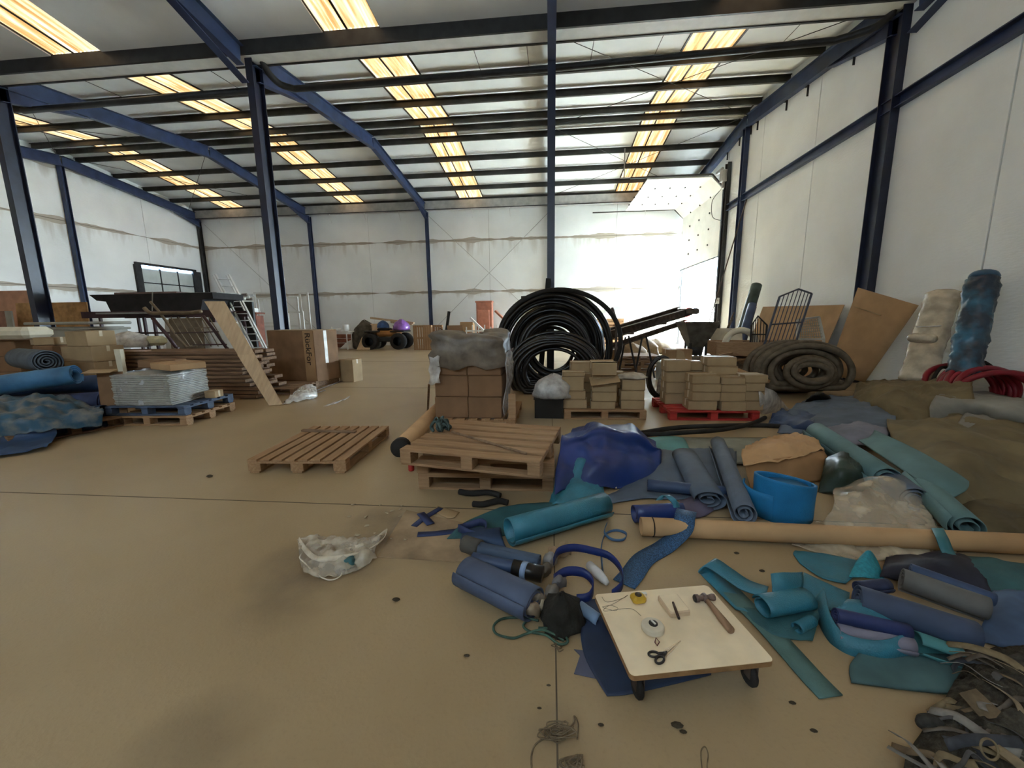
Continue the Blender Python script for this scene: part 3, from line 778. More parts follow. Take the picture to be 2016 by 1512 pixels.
nb = root('shade_shed', 'added unseen grey shed shading the far wall', 'building')  # added out of view to keep direct sky off the far wall
M_SHED = mat('shed_cladding', (.20, .21, .22), .7, .1, 1.0)
ob('wall', MB().box((14.6, 9.4, 3.6), (6, 18.8, 7.2)), M_SHED, nb)
ob('roof', MB().add([Vector((x, y, z)) for y in (-.1, 18.9) for x, z in ((11.35, 7.2), (14.6, 8.4), (17.9, 7.2), (14.6, 8.2))], [(0, 1, 5, 4), (1, 2, 6, 5), (2, 3, 7, 6), (3, 0, 4, 7), (0, 3, 2, 1), (4, 5, 6, 7)]), M_DARK, nb)
for yy in (4, 8, 12, 16): ob('window', MB().box((11.58, yy - 1, 4.0), (.05, 1.6, 1.2)), M_PANE, nb)
# ------------------------------------------------------------------ pallets in the middle of the floor
M_STICK = wood('grey_stick', (0.16, 0.10, 0.06), (0.27, 0.18, 0.11))
pallet('single pale wooden pallet lying alone on the open floor', (-2.55, 4.13, 0), math.radians(93.5), 'wide')
p0, p1 = G(595, 846, .165), G(700, 849, .165)
solo('wooden_lath', 'dark wooden lath lying across the single pallet', 'lath', MB().beam(p0 + Vector((0, 0, -.006)), p1 + Vector((0, 0, -.006)), .05, .022), M_STICK)
pallet('lowest pallet of the stack of three', (-.58, 3.73, 0), math.radians(1.6), 'wood', group='stacked wooden pallets')
pallet('middle pallet of the stack of three', (-.57, 3.70, .145), math.radians(1.0), 'wood', group='stacked wooden pallets')
pallet('topmost pallet of the stack, turned slightly, with a rag mop on it', (-.575, 3.44, .29), math.radians(-10.5), 'wood', group='stacked wooden pallets')
# rag mop on the stack
mp = root('rag_mop', 'mop with teal rag head and wooden handle on the pallet stack', 'mop')
h0, h1 = G(890, 850, .475), G(1036, 893, .452)
ob('handle', MB().tube([h0, h0.lerp(h1, .5), h1], .012, 8), M_STICK, mp, smooth=True)
hd = MB()
c = G(868, 848, .45)
for k in range(26):
    a_ = random.uniform(0, 6.28); r_ = random.uniform(.03, .10); z_ = random.uniform(.0, .085)
    q = [c + Vector((0, 0, .03)), c + Vector((math.cos(a_) * r_ * .6, math.sin(a_) * r_ * .5, .045 + z_)), c + Vector((math.cos(a_ + .5) * r_, math.sin(a_ + .5) * r_ * .8, .02 + z_ * .5)), c + Vector((math.cos(a_ + .9) * r_ * .8, math.sin(a_ + .9) * r_ * .7, .006))]
    hd.tube(spline(q, 5), random.uniform(.008, .015), 6)
ob('head', hd, mat('teal_rag', (0.055, 0.085, 0.08), .9, .4, 20), mp, smooth=True)
# cardboard tube lying behind the stack, black cap, red can
a_, b_ = G(790, 880, .10), G(868, 800, .10)
tb = root('cardboard_tube', 'short thick cardboard tube with a black end beside the pallet stack', 'tube')
ob('tube_wall', MB().tube([a_, b_], .10, 20, cap=False), M_KRAFT, tb, smooth=True, solid=.006)
ax_ = (b_ - a_).normalized()
ob('end_cap', MB().tube([a_ - ax_ * .06, a_ - ax_ * .05, a_ + ax_ * .03], [.085, .108, .108], 20), M_BLACKM, tb, smooth=True)
c = G(810, 926)
solo('red_can', 'small red can on the floor beside the pallet stack', 'can', MB().lathe([(.0, 0), (.028, 0), (.03, .01), (.03, .075), (.024, .085), (.024, .09), (0, .09)], c, 16), M_RED, smooth=True)

# ------------------------------------------------------------------ tall wrapped load of boxes
pallet('pallet under the tall wrapped box load', (-.97, 5.78, 0), math.radians(90), 'wood', group='wooden pallets')
bx, by = -1.13, 5.70
lev = ('bottom', 'second', 'top')
for k in range(3):
    for i, sx in enumerate((-1, 1)):
        for j, sy in enumerate((-1, 1)):
            lab = '%s brown carton of the wrapped load, %s %s' % (lev[k], ('front', 'back')[j], ('left', 'right')[i])
            carton('carton', lab, (bx + sx * .235 + (.01 if k == 1 else 0), by + sy * .235, .145 + k * .30), (.465, .465, .297), 0, M_CARDD, 'cartons of the wrapped load', tape=(k == 2))
wr_rows = []
def hull(z, grow, seed):
    o = []
    for i in range(41):
        a_ = 2 * PI * i / 40 + PI / 4
        c_, s_ = math.cos(a_), math.sin(a_); k = 1 / max(abs(c_), abs(s_)) ** .88
        n_ = noise.noise(Vector((c_ * 3, s_ * 3, z * 5 + seed))) * .06 + noise.noise(Vector((c_ * 7, s_ * 7, z * 14 + seed))) * .025
        o.append(Vector((bx + c_ * k * (.48 + grow + n_), by + s_ * k * (.48 + grow + n_), z + noise.noise(Vector((c_ * 2.2, s_ * 2.2, z * 2))) * .09)))
    o[-1] = o[0].copy()
    return o
for z, gr in ((.86, .05), (.92, .035), (.98, .05), (1.04, .04), (1.10, .05), (1.16, .03), (1.22, .045), (1.26, .0), (1.29, -.10), (1.285, -.2), (1.27, -.33)):
    wr_rows.append(hull(z, gr, 1))
wm = solo('shrink_wrap', 'crumpled grey plastic wrap bunched over the tall box load', 'plastic wrap', MB().grid(wr_rows), mat('dusty_wrap', (0.15, 0.12, 0.09), .38, .35, 5, bump=.8, bscale=9), smooth=True, solid=.004)
sd = []
for z in (.16, .3, .45, .6, .75, .9, 1.05):
    sd.append([Vector((bx + .50 + .03 * noise.noise(Vector((z * 5, t * 4, 0))) + (.04 if z > .5 else .0) + .05 * max(0, .55 - abs(t - .5)) * noise.noise(Vector((z * 7, t, 3))), by - .49 + t * 1.0, z)) for t in [i / 10 for i in range(11)]])
solo('clear_wrap', 'shiny clear wrap hanging down the right side of the box load', 'plastic wrap', MB().grid(sd), film('shiny_wrap', (.72, .74, .80), .6, .18), smooth=True, solid=.003)
rg = [[(850, 700 + i * 17, 0) for i in range(5)]]
rows = []
for i in range(7):
    y_ = 702 + i * 9
    rows.append([AY(845 + j * 7 + 2 * math.sin(i * 1.7 + j), y_ + 3 * math.sin(j * 2 + i), by - .52 - .02 * math.sin(i + j)) for j in range(4)])
solo('torn_film', 'torn flap of film at the left edge of the box load', 'plastic wrap', MB().grid(rows), M_FILMG, smooth=True, solid=.003)
# things on top of the load
c = AY(893, 652, 5.7)
cw = local('open_carton', 'small open brown carton on top of the wrapped load', 'cardboard box', (c.x, c.y, 1.20), .4)
ob('body', MB().box((0, -.09, .07), (.22, .006, .14)).box((0, .09, .07), (.22, .006, .14)).box((-.11, 0, .07), (.006, .18, .14)).box((.11, 0, .07), (.006, .18, .14)).box((0, 0, .004), (.22, .18, .006)), M_CARDD, cw)
ob('flap', MB().box((-.16, 0, .15), (.11, .18, .005), Matrix.Rotation(.6, 3, 'Y')), M_CARDD, cw); ob('flap', MB().box((0, -.14, .17), (.22, .11, .005), Matrix.Rotation(.9, 3, 'X')), M_CARDD, cw)
a_, b_ = AY(878, 658, 5.72), AY(884, 613, 5.72)
solo('dark_stick', 'short dark stick poking up from the wrapped load', 'stick', MB().tube([a_, b_], .022, 8), M_BLACKM)
a_, b_ = G(843, 812), AY(852, 740, 5.0)
solo('thin_lath', 'thin dark lath leaning against the left of the box load', 'lath', MB().beam(G(842, 812, .0), Vector((-1.66, 5.2, .62)), .03, .02), M_STICK)

# ------------------------------------------------------------------ second pallet beside the load, bag, black crate
a_ = AY(1030, 822, 5.42); b_ = AY(1027, 782, 5.6)
solo('grey_board', 'short grey board standing against the wrapped load', 'board', MB().beam((-.52, 5.24, .147), (-.53, 5.34, .47), .10, .024, up=Vector((0, 1, 0))), M_WOOD)
cr_ = G(1060, 830)
cb = root('black_crate', 'black plastic crate below the pale plastic bag', 'crate')
cc = Vector((-.02, 6.0, 0))
ob('body', MB().box(cc + Vector((0, -.17, .15)), (.42, .012, .30)).box(cc + Vector((0, .17, .15)), (.42, .012, .30)).box(cc + Vector((-.21, 0, .15)), (.012, .34, .30)).box(cc + Vector((.21, 0, .15)), (.012, .34, .30)).box(cc + Vector((0, 0, .008)), (.42, .34, .016)), M_BLACK, cb)
ob('rim', MB().box(cc + Vector((0, -.18, .30)), (.45, .02, .02)).box(cc + Vector((0, .18, .30)), (.45, .02, .02)).box(cc + Vector((-.22, 0, .30)), (.02, .36, .02)).box(cc + Vector((.22, 0, .30)), (.02, .36, .02)), M_BLACK, cb)
def bag(name, label, c, rx, ry, h, m, seed=0, amp=.06, cat='bag'):
    prof_ = [(.96, .0), (1.06, .12), (1.02, .32), (.92, .52), (.74, .70), (.52, .84), (.30, .93), (.16, .97), (.05, 1.0)]
    rows_ = []
    for r_, z_ in prof_:
        ro = []
        for i in range(29):
            a__ = 2 * PI * (i % 28) / 28; d_ = Vector((math.cos(a__), math.sin(a__), z_ * 2))
            k = 1 + amp * 2.2 * noise.noise(d_ * 1.6 + Vector((seed, 0, 0))) + amp * noise.noise(d_ * 4 + Vector((0, seed, 0)))
            ro.append(Vector(c) + Vector((math.cos(a__) * rx * r_ * k, math.sin(a__) * ry * r_ * k, z_ * h * (1 + amp * noise.noise(d_ * 2)))))
        rows_.append(ro)
    return solo(name, label, cat, MB().grid(rows_), m, smooth=True, solid=.003)
bag('plastic_bag', 'bulging translucent plastic bag on the black crate', cc + Vector((.06, 0, .305)), .30, .24, .36, M_FILMG, 2, .10)

# ------------------------------------------------------------------ pallets of small tan cartons
pallet('plain pallet carrying three stacks of small tan cartons', (.80, 6.28, 0), math.radians(1), 'wood', group='carton pallets')
pallet('red painted pallet carrying small tan cartons', (2.36, 6.30, 0), math.radians(1), 'red', group='carton pallets')
def stack(name, x, y, sizes, where, z0=.146, rz0=0, grp='small tan cartons', m=None):
    z = z0; n = len(sizes)
    ords = ['bottom', 'second', 'third', 'fourth', 'fifth', 'sixth', 'seventh', 'eighth', 'ninth']
    for k, (w, d, h) in enumerate(sizes):
        lab = 'small tan carton, %s of %s' % ('top' if k == n - 1 and n > 1 else ords[k], where)
        j = .02
        carton(name, lab, (x + random.uniform(-j, j), y + random.uniform(-j, j), z), (w, d, h), rz0 + random.uniform(-.04, .04), m or M_CARD2, grp, sag=random.uniform(-.02, .06))
        z += h + .002
    return z
stack('carton', .36, 6.02, [(.36, .28, .14), (.35, .28, .12), (.33, .27, .22), (.33, .26, .06)], 'the left stack on the plain pallet')
zt = stack('carton', .80, 5.98, [(.36, .28, .12), (.36, .28, .14), (.36, .28, .12)], 'the middle stack on the plain pallet')
carton('carton', 'gaping tan carton crowning the middle stack on the plain pallet', (.79, 6.02, zt + .12), (.36, .28, .19), .06, M_CARD2, 'small tan cartons', sag=.25)
solo('cardboard_flap', 'bent cardboard flap sticking out of the middle stack', 'cardboard', MB().box((.80, 5.90, zt + .055), (.42, .34, .006), Matrix.Rotation(.22, 3, 'X') @ Matrix.Rotation(-.16, 3, 'Y')), M_CARD2)
carton('carton', 'flat tan carton between the middle stack and its crowning box', (.80, 6.06, zt), (.34, .2, .115), 0, M_CARD2, 'small tan cartons', tape=False)
zt = stack('carton', 1.22, 6.0, [(.34, .28, .14), (.34, .28, .14), (.33, .28, .16)], 'the right stack on the plain pallet')
bag('crumpled_paper', 'crumpled pale paper on the right stack of the plain pallet', (1.22, 6.0, zt + .005), .20, .16, .09, mat('crumpled_paper', (.40, .34, .26), .7, .2, 9, bump=.8, bscale=10), 5, .16, 'paper')
stack('carton', .5, 6.5, [(.36, .3, .16)] * 4, 'the rear left stack on the plain pallet')
stack('carton', 1.0, 6.5, [(.36, .3, .16)] * 3, 'the rear right stack on the plain pallet')
# red pallet
stack('carton', 1.98, 6.42, [(.34, .30, .17), (.35, .30, .17), (.35, .30, .17), (.36, .32, .17)], 'the leaning rear left stack on the red pallet')
solo('cardboard_flap', 'upright pale cardboard flap on the leaning stack of the red pallet', 'cardboard', MB().plate([(-.07, 0), (.07, 0), (.05, .12), (-.05, .16)], .006, Matrix.Rotation(1.35, 3, 'X'), (2.02, 6.34, .84)), M_CARD2)
stack('carton', 2.23, 5.98, [(.40, .30, .14), (.40, .30, .13), (.40, .30, .12), (.39, .30, .12)], 'the front left stack on the red pallet')
stack('carton', 2.62, 5.98, [(.34, .30, .14), (.34, .30, .13), (.34, .30, .11), (.33, .3, .10)], 'the front middle stack on the red pallet')
zt = stack('carton', 2.58, 6.34, [(.44, .30, .16), (.44, .30, .16), (.44, .30, .16)], 'the rear middle stack on the red pallet')
stack('carton', 2.56, 6.26, [(.42, .30, .13), (.42, .30, .13)], 'the high pair on the red pallet', zt)
stack('carton', 2.90, 6.0, [(.30, .30, .14), (.31, .30, .14), (.31, .3, .12), (.33, .3, .11)], 'the front right stack on the red pallet')
stack('carton', 2.24, 6.5, [(.34, .30, .17), (.34, .30, .17), (.34, .30, .17), (.30, .3, .14)], 'the rear second stack on the red pallet')
sheet('torn_wrap', 'torn pale plastic wrap draped right of the red pallet', [[(1493, 760, .5), (1515, 765, .45), (1530, 775, .35)], [(1496, 790, .3), (1522, 790, .25), (1545, 795, .1)], [(1498, 815, .05), (1525, 812, .02), (1556, 806, .01)]], M_FILMG, 'plastic wrap', 5, .02, 8, 3)

# ------------------------------------------------------------------ coils of pipe
def loops(x, y0, y1, zc, amin, amax, squash, n, r, seed, rnd_=None):
    "bundle of pipe loops of different sizes, flattened where they rest on the floor; one long pipe"
    rn = random.Random(seed); pts = []
    sizes = [amin + (amax - amin) * k / (n - 1) for k in range(n)]; rn.shuffle(sizes)
    m_ = MB()
    for k, a in enumerate(sizes):
        y = y0 + (y1 - y0) * ((k * .618) % 1); dx = rn.uniform(-.05, .05); dz = rn.uniform(-.04, .04); tl_ = rn.uniform(-.06, .06)
        ring = []
        for i in range(40):
            t = 2 * PI * i / 40; z = zc + dz + math.sin(t) * a * squash
            lowz = r + (.5 + .5 * rn.random()) * 0 + r * 1.2 * (k % 4)
            ring.append(Vector((x + dx + math.cos(t) * a, y + math.cos(t) * tl_ + .05 * math.sin(t), max(z, lowz))))
        m_.tube(ring, r, 7, closed=True)
    return m_
def coil(c, a, b_, depth, turns, r, seed, jit=.05, inner=.0, n=36, lean=0.0, phase=0.0):
    pts = []; N = int(turns * n)
    for i in range(N + 1):
        t = i / n; k = i / N
        an = 2 * PI * t + phase
        j = 1 + jit * noise.noise(Vector((t * .9, seed, 0))) - inner * (.5 - .5 * math.cos(k * PI * 5))
        y = (noise.noise(Vector((t * 1.3, seed, 5))) + (k - .5)) * depth * .8
        z = math.sin(an) * b_ * j
        pts.append(Vector((c[0] + math.cos(an) * a * j, c[1] + y + z * lean, c[2] + z)))
    lo = min(p.z for p in pts)
    for p in pts: p.z += r - lo
    return MB().tube(pts, r, 7)
solo('pipe_coil', 'huge coil of thick black pipe standing against the middle column', 'pipe coil', loops(0.06, 8.55, 9.25, .82, .50, 1.22, 1.0, 26, .042, 3), M_BLACK, 'coils of pipe', smooth=True)
solo('pipe_loop', 'loose outer loop of thick black pipe around the huge coil', 'pipe', MB().tube([Vector((.18 + 1.28 * math.cos(t), 8.45 + .1 * math.sin(2 * t), 1.02 + 1.06 * math.sin(t))) for t in [(-.55 + i * (3.6 + .3) / 40) for i in range(41)]], .05, 9), M_BLACKM, smooth=True)
solo('pipe_coil', 'smaller coil of black pipe in front of the huge one', 'pipe coil', loops(0.08, 7.8, 8.25, .42, .58, .96, .80, 14, .036, 9), M_BLACK, 'coils of pipe', smooth=True)
a_, b_ = AY(1024, 584, 8.6), AY(1138, 574, 8.6)
solo('dark_batten', 'dark batten laid across the top of the huge pipe coil', 'batten', MB().beam(a_ + Vector((0, .3, 0)), b_ + Vector((0, .3, 0)), .05, .05), M_BLACKM)
a_, b_ = AY(1073, 588, 9.2), AY(1080, 548, 9.2)
solo('dark_plank', 'dark plank end rising behind the huge pipe coil', 'plank', MB().beam(Vector((a_.x - .12, 9.25, .0)), b_, .12, .03, up=Vector((0, 1, 0))), M_BLACKM)
solo('thin_pipe', 'thin bent pipe rising right of the huge coil', 'pipe', MB().tube(spline([Vector((AY(1215, 720, 8.8).x, 8.8, 0)), AY(1212, 700, 8.8), AY(1213, 660, 8.9), AY(1212, 630, 9), AY(1205, 606, 9.1)], 6), .03, 7), M_RUST, smooth=True)
solo('hose_coil', 'bale of ribbed dark hose lying behind the red pallet', 'hose coil', coil((2.85, 7.6, .3), .50, .30, .55, 13, .030, 21, .05, .12, lean=.55), M_BLACKM, 'coils of pipe', smooth=True)
solo('hose_loops', 'tangled upright loops of black hose left of the hose bale', 'hose coil', coil((2.0, 7.35, .3), .22, .38, .3, 6, .028, 31, .2, .1), M_BLACK, 'coils of pipe', smooth=True)
solo('hose_coil', 'large muddy brown hose coil standing near the cardboard sheets', 'hose coil', loops(4.66, 7.45, 8.2, .50, .22, .84, .62, 17, .055, 41), M_HOSE, 'coils of pipe', smooth=True)
solo('hose_coil', 'red hose coil beside the right wall', 'hose coil', coil((6.36, 6.42, .3), .52, .33, .6, 8, .042, 51, .05, .1, lean=.4), M_REDH, 'coils of pipe', smooth=True)
solo('black_hose', 'black hose arching over the red hose coil', 'hose', MB().tube(spline([(6.0, 6.75, .45), (6.1, 6.75, .66), (6.3, 6.75, .64), (6.5, 6.8, .74), (6.75, 6.8, .74), (6.88, 6.6, .5)], 6), .025, 7), M_BLACKM, smooth=True)
hs = spline([G(1262, 852, .03), G(1330, 842, .03), G(1420, 838, .03), G(1520, 838, .03), G(1600, 845, .05)], 8)
solo('black_hose', 'long dark hose lying along the floor before the red pallet', 'hose', MB().tube(hs, .03, 8), M_BLACKM, smooth=True)
hs = spline([G(1262, 856, .03), G(1340, 852, .09), G(1420, 846, .09), G(1480, 834, .05), G(1506, 822, .04)], 8)
solo('black_hose', 'second dark hose crossing the long one on the floor', 'hose', MB().tube(hs, .03, 8), M_BLACKM, smooth=True)

# ------------------------------------------------------------------ conveyor trough, hopper
cv_ = root('conveyor', 'old sloping conveyor frame with steel channels behind the pipe coils', 'conveyor')
def rail(a_, b_, w=.10, h=.16, name='rail', m=None):
    ob(name, MB().prof([(-w / 2, 0), (w / 2, 0), (w / 2, .02), (-w / 2 + .02, .02), (-w / 2 + .02, h - .02), (w / 2, h - .02), (w / 2, h), (-w / 2, h)], a_, b_), m or M_RUST, cv_)
e1, e2 = AY(1360, 620, 11.6), AY(1200, 668, 9.9)
rail(e2, e1, .12, .2)
rail(e2 + Vector((-.2, .9, -.05)), e1 + Vector((-.1, .7, .05)), .12, .2)
rail(AY(1195, 690, 9.8), AY(1350, 638, 11.4), .08, .12)
ob('tie_plate', MB().beam(e1.lerp(e2, .35), e1.lerp(e2, .35) + Vector((-.15, .8, 0)), .12, .1), M_RUST, cv_)
ob('tie_plate', MB().beam(e1.lerp(e2, .75), e1.lerp(e2, .75) + Vector((-.15, .8, 0)), .12, .1), M_RUST, cv_)
ob('nose_plate', MB().cbox(e1 + Vector((.0, .3, .1)), (.35, .95, .16), .03), M_RUST, cv_)
for px in (1228, 1262):
    t_ = AY(px, 700, 10.0); ob('leg', MB().tube([Vector((t_.x + .35, 10.0, .0)), Vector((t_.x + .1, 10.0, 1.05))], .025, 7), M_DARK, cv_)
    ob('leg', MB().tube([Vector((t_.x - .05, 10.4, .0)), Vector((t_.x + .1, 10.4, 1.0))], .025, 7), M_DARK, cv_)
for k in range(9):
    q = e2.lerp(e1, .08 + k * .1); ob('roller', MB().tube([q + Vector((-.2, .05, .0)), q + Vector((-.26, .85, .0))], .035, 8), M_RUST, cv_, smooth=True)
hp = root('steel_hopper', 'dark steel funnel hopper standing before the open door', 'hopper')
c = AY(1372, 640, 10.4); hz1 = AY(1372, 634, 10.4).z; hz0 = AY(1372, 682, 10.4).z
hw = (AY(1406, 636, 10.4) - AY(1340, 636, 10.4)).length / 2
fr = MB()
def sq(z, w): return [Vector((c.x - w, c.y - w, z)), Vector((c.x + w, c.y - w, z)), Vector((c.x + w, c.y + w, z)), Vector((c.x - w, c.y + w, z)), Vector((c.x - w, c.y - w, z))]
fr.grid([sq(hz0, hw * .42), sq(hz1 - .03, hw * .98), sq(hz1, hw)])
ob('funnel', fr, mat('dull_steel', (.13, .12, .10), .45, .3, 6, metal=.5), hp, solid=.012)
for sx in (-1, 1):
    for sy in (-1, 1): ob('leg', MB().beam((c.x + sx * hw * .5, c.y + sy * hw * .5, 0), (c.x + sx * hw * .45, c.y + sy * hw * .45, hz0 + .1), .05, .05), M_DARK, hp)
ob('outlet', MB().lathe([(.16, hz0 - .22), (.2, hz0)], (c.x, c.y, 0), 16), M_DARK, hp, smooth=True)
ob('cross_bar', MB().beam((c.x - hw * .5, c.y - hw * .5, .3), (c.x + hw * .5, c.y - hw * .5, .3), .04, .04), M_DARK, hp)

# ------------------------------------------------------------------ timber and scrap heap between hopper and right wall
tr = root('wooden_trough', 'long shallow wooden trough resting on the timber heap', 'trough')
a_, b_ = AY(1412, 672, 9.2), AY(1530, 674, 8.9)
ob('side_board', MB().beam((a_.x, a_.y, .78), (b_.x + .3, b_.y, .78), .03, .30), M_WOOD, tr)
ob('side_board', MB().beam((a_.x, a_.y + .5, .80), (b_.x + .3, b_.y + .5, .80), .03, .30), M_WOOD, tr)
ob('bottom_board', MB().beam((a_.x, a_.y + .25, .64), (b_.x + .3, b_.y + .25, .64), .5, .02), M_WOOD, tr)
ob('end_board', MB().beam((a_.x, a_.y, .78), (a_.x, a_.y + .5, .78), .03, .30), M_WOOD, tr)
ob('rib', MB().beam(((a_.x + b_.x) / 2, a_.y - .03, .64), ((a_.x + b_.x) / 2, a_.y - .03, .95), .06, .03, up=Vector((0, 1, 0))), M_WOODD, tr)
ob('support', MB().cbox((a_.x + .3, a_.y + .25, .31), (.3, .4, .62), .01).cbox((b_.x, a_.y + .25, .31), (.3, .4, .62), .01), M_WOODD, tr)
names = ['long pale plank sloping down from the timber heap', 'rough dark beam lying on the timber heap', 'split rotten beam on the timber heap', 'short stick poking from the timber heap', 'second stick poking from the timber heap', 'flat board in the timber heap', 'pale lath low on the timber heap', 'broad plank under the timber heap', 'plank at the back of the timber heap']
segs = [((1392, 708, .62), (1512, 752, .30), .22, .05, M_WOOD), ((1395, 680, .75), (1500, 708, .52), .16, .14, M_WOODD), ((1400, 690, .66), (1500, 722, .44), .18, .12, M_WOODD), ((1415, 700, .72), (1460, 690, .68), .04, .03, M_WOOD), ((1450, 710, .58), (1500, 702, .55), .05, .03, M_WOOD), ((1390, 672, .80), (1520, 690, .66), .3, .03, M_WOOD), ((1420, 732, .42), (1500, 738, .36), .08, .03, M_WOOD), ((1400, 722, .42), (1510, 760, .12), .4, .05, M_WOODD), ((1385, 665, .86), (1450, 672, .82), .16, .05, M_WOODD)]
for nm, (p, q, w, h_, m_) in zip(names, segs):
    solo('plank', nm, 'plank', MB().beam(G(*p), G(*q), w, h_), m_, 'planks of the timber heap')
def V_(p, z): return Vector((p.x, p.y, z))
mound = sheet('rubble_mound', 'dark rubble and scrap under the timber heap', [[(1290, 790, .01), (1400, 790, .01), (1520, 790, .01)], [(1300, 735, .25), (1400, 728, .38), (1510, 745, .25)], [(1330, 706, .45), (1410, 700, .58), (1500, 708, .45)], [V_(AY(1340, 700, 9.6), .05), V_(AY(1420, 700, 9.8), .05), V_(AY(1490, 700, 9.6), .05)]], mat('rubble', (.11, .085, .06), .9, .5, 7, bump=.8), 'rubble', 7, .06, 5, 2)
carton('carton', 'grey carton standing left of the hopper foot', (AY(1333, 690, 9.6).x, 9.6, .45), (.55, .4, .3), .1, M_CARD, 'scattered cartons')
solo('plinth', 'low grey block under the carton by the hopper', 'block', MB().cbox((AY(1333, 690, 9.6).x, 9.6, .225), (.8, .5, .45), .02), M_GREYP)
# poles leaning by the door column
for i, (p, q, r_, lb) in enumerate((((1402, 664, .6), (1470, 392), .022, 'long thin pole leaning by the door column'), ((1420, 664, .55), (1436, 625), .02, 'short rod leaning at the door column'), ((1410, 664, .5), (1437, 615), .025, 'rusty rod leaning at the door column'))):
    e = AX(*q, XR - .12); s_ = Vector((e.x - .9, e.y + 1.0, 0)) if i == 0 else Vector((e.x - .5, e.y - .2, 0))
    e.y -= .0 if i == 0 else .35
    solo('leaning_pole', lb, 'pole', MB().tube([s_, e], r_, 7), M_RUST, 'poles by the door')
sb = local('switch_box', 'small white switch box on the door column', 'switch box', (XR - .22, DY0 - .38, 2.0))
ob('case', MB().cbox((0, 0, .12), (.14, .08, .24), .01), M_WHITE, sb); ob('button', MB().lathe([(.018, 0), (.018, .014), (0, .016)], (0, -.04, .14), 10, Matrix.Rotation(PI / 2, 3, 'X')), M_RED, sb)
# ------------------------------------------------------------------ left: blue rolls on a pallet
pallet('pallet under the heap of blue rolls at the left edge', (-6.9, 4.75, 0), math.radians(72), 'dark', group='wooden pallets')
LR = 'rolls heaped at the left edge'
M_BLUL = mat('faded_blue_sheet', (0.05, 0.16, 0.30), 0.5, 0.3, 3.0)
M_DKBL = mat('dark_blue_sheet', (0.02, 0.045, 0.10), 0.55, 0.3, 3.0)
def lroll(lb, p, q, y0, y1, r, m, **k): return roll('fabric_roll', lb, AY(*p, y0), AY(*q, y1), r, m, group=LR, **k)
lroll('bottom blue roll of the left heap, wrapped in dusty film', (-140, 850), (205, 826), 4.3, 5.0, .25, M_DKBL, rin=.3, turns=3)
lroll('thick dark roll behind the bottom roll of the left heap', (-120, 812), (212, 792), 4.9, 5.5, .22, M_NAVYS)
lroll('dark roll in the middle of the left heap', (-60, 770), (205, 755), 5.2, 5.7, .16, M_DKBL)
lroll('pale blue roll lying on top of the left heap', (-60, 768), (150, 738), 4.7, 5.2, .155, M_BLUL, rin=.5)
lroll('grey rolled mat showing its spiral end on the left heap', (40, 706), (92, 712), 6.1, 5.6, .19, mat('grey_mat', (.07, .085, .10), .8, .2, 5), rin=.1, turns=4.5, solid=.02)
sheet('dusty_film', 'dusty grey film draped over the lower blue rolls', [[AY(-60, 862, 4.02), AY(0, 862, 4.05), AY(60, 850, 4.15), AY(130, 846, 4.4), AY(200, 836, 4.7)], [AY(-60, 836, 4.0), AY(0, 838, 4.05), AY(60, 826, 4.2), AY(130, 826, 4.45), AY(205, 815, 4.75)], [AY(-60, 815, 4.05), AY(0, 812, 4.1), AY(60, 812, 4.3), AY(130, 808, 4.55), AY(200, 806, 4.85)], [AY(-60, 798, 4.2), AY(0, 795, 4.3), AY(70, 790, 4.5), AY(130, 790, 4.75), AY(180, 800, 5.0)], [AY(-60, 786, 4.5), AY(10, 782, 4.6), AY(80, 778, 4.8), AY(130, 780, 5.0), AY(165, 792, 5.1)]], mat('dusty_blue_film', (.022, .075, .125), .35, .6, 6, bump=.7, bscale=10, col2=(.15, .155, .145), lo=.42, hi=.62), 'plastic wrap', 9, .07, 6, 4)
sheet('blue_tarp', 'crumpled blue tarp hanging below the left heap', [[(-60, 905, .05), (30, 892, .04), (90, 880, .06)], [AY(-60, 870, 4.0), AY(30, 868, 4.05), AY(110, 858, 4.3)], [AY(-60, 840, 4.02), AY(30, 842, 4.1), AY(110, 838, 4.35)]], M_DKBL, 'tarp', 6, .03, 9, 6)
# cartons and foam behind the rolls
stack('carton', AY(30, 700, 6.75).x, 6.75, [(.75, .55, .30)] * 4, 'the far left stack behind the blue rolls', 0, .1, 'cartons behind the blue rolls', M_CARDD)
solo('foam_block', 'rounded cream foam block on the far left cartons', 'foam block', MB().cbox((AY(38, 672, 6.55).x, 6.55, 1.345), (.95, .5, .22), .07, rotz(.05)), M_FOAM, smooth=False)
stack('carton', AY(186, 700, 6.55).x, 6.55, [(.66, .5, .27), (.68, .5, .27), (.70, .5, .27), (.76, .5, .28), (.50, .45, .27)], 'the tall stack behind the sheet pallet', 0, -.1, 'cartons behind the blue rolls', M_CARD2)
carton('carton', 'small tan carton left of the tall stack', (AY(115, 672, 6.6).x, 6.5, 1.12), (.34, .3, .14), .2, M_CARD2, 'cartons behind the blue rolls')
solo('carton_pile_base', 'low brown crate under the small tan carton', 'crate', MB().cbox((AY(112, 672, 6.6).x, 6.6, .56), (.4, .5, 1.11), .02), M_CARDD)
solo('foam_wedge', 'small cream foam offcut wedged beside the tall stack', 'foam block', MB().plate([(0, 1.05), (.12, 1.05), (.11, 0), (.03, 0)], .06, Matrix.Rotation(PI / 2, 3, 'X'), (AY(240, 740, 6.25).x, 6.25, 0)), M_FOAM)
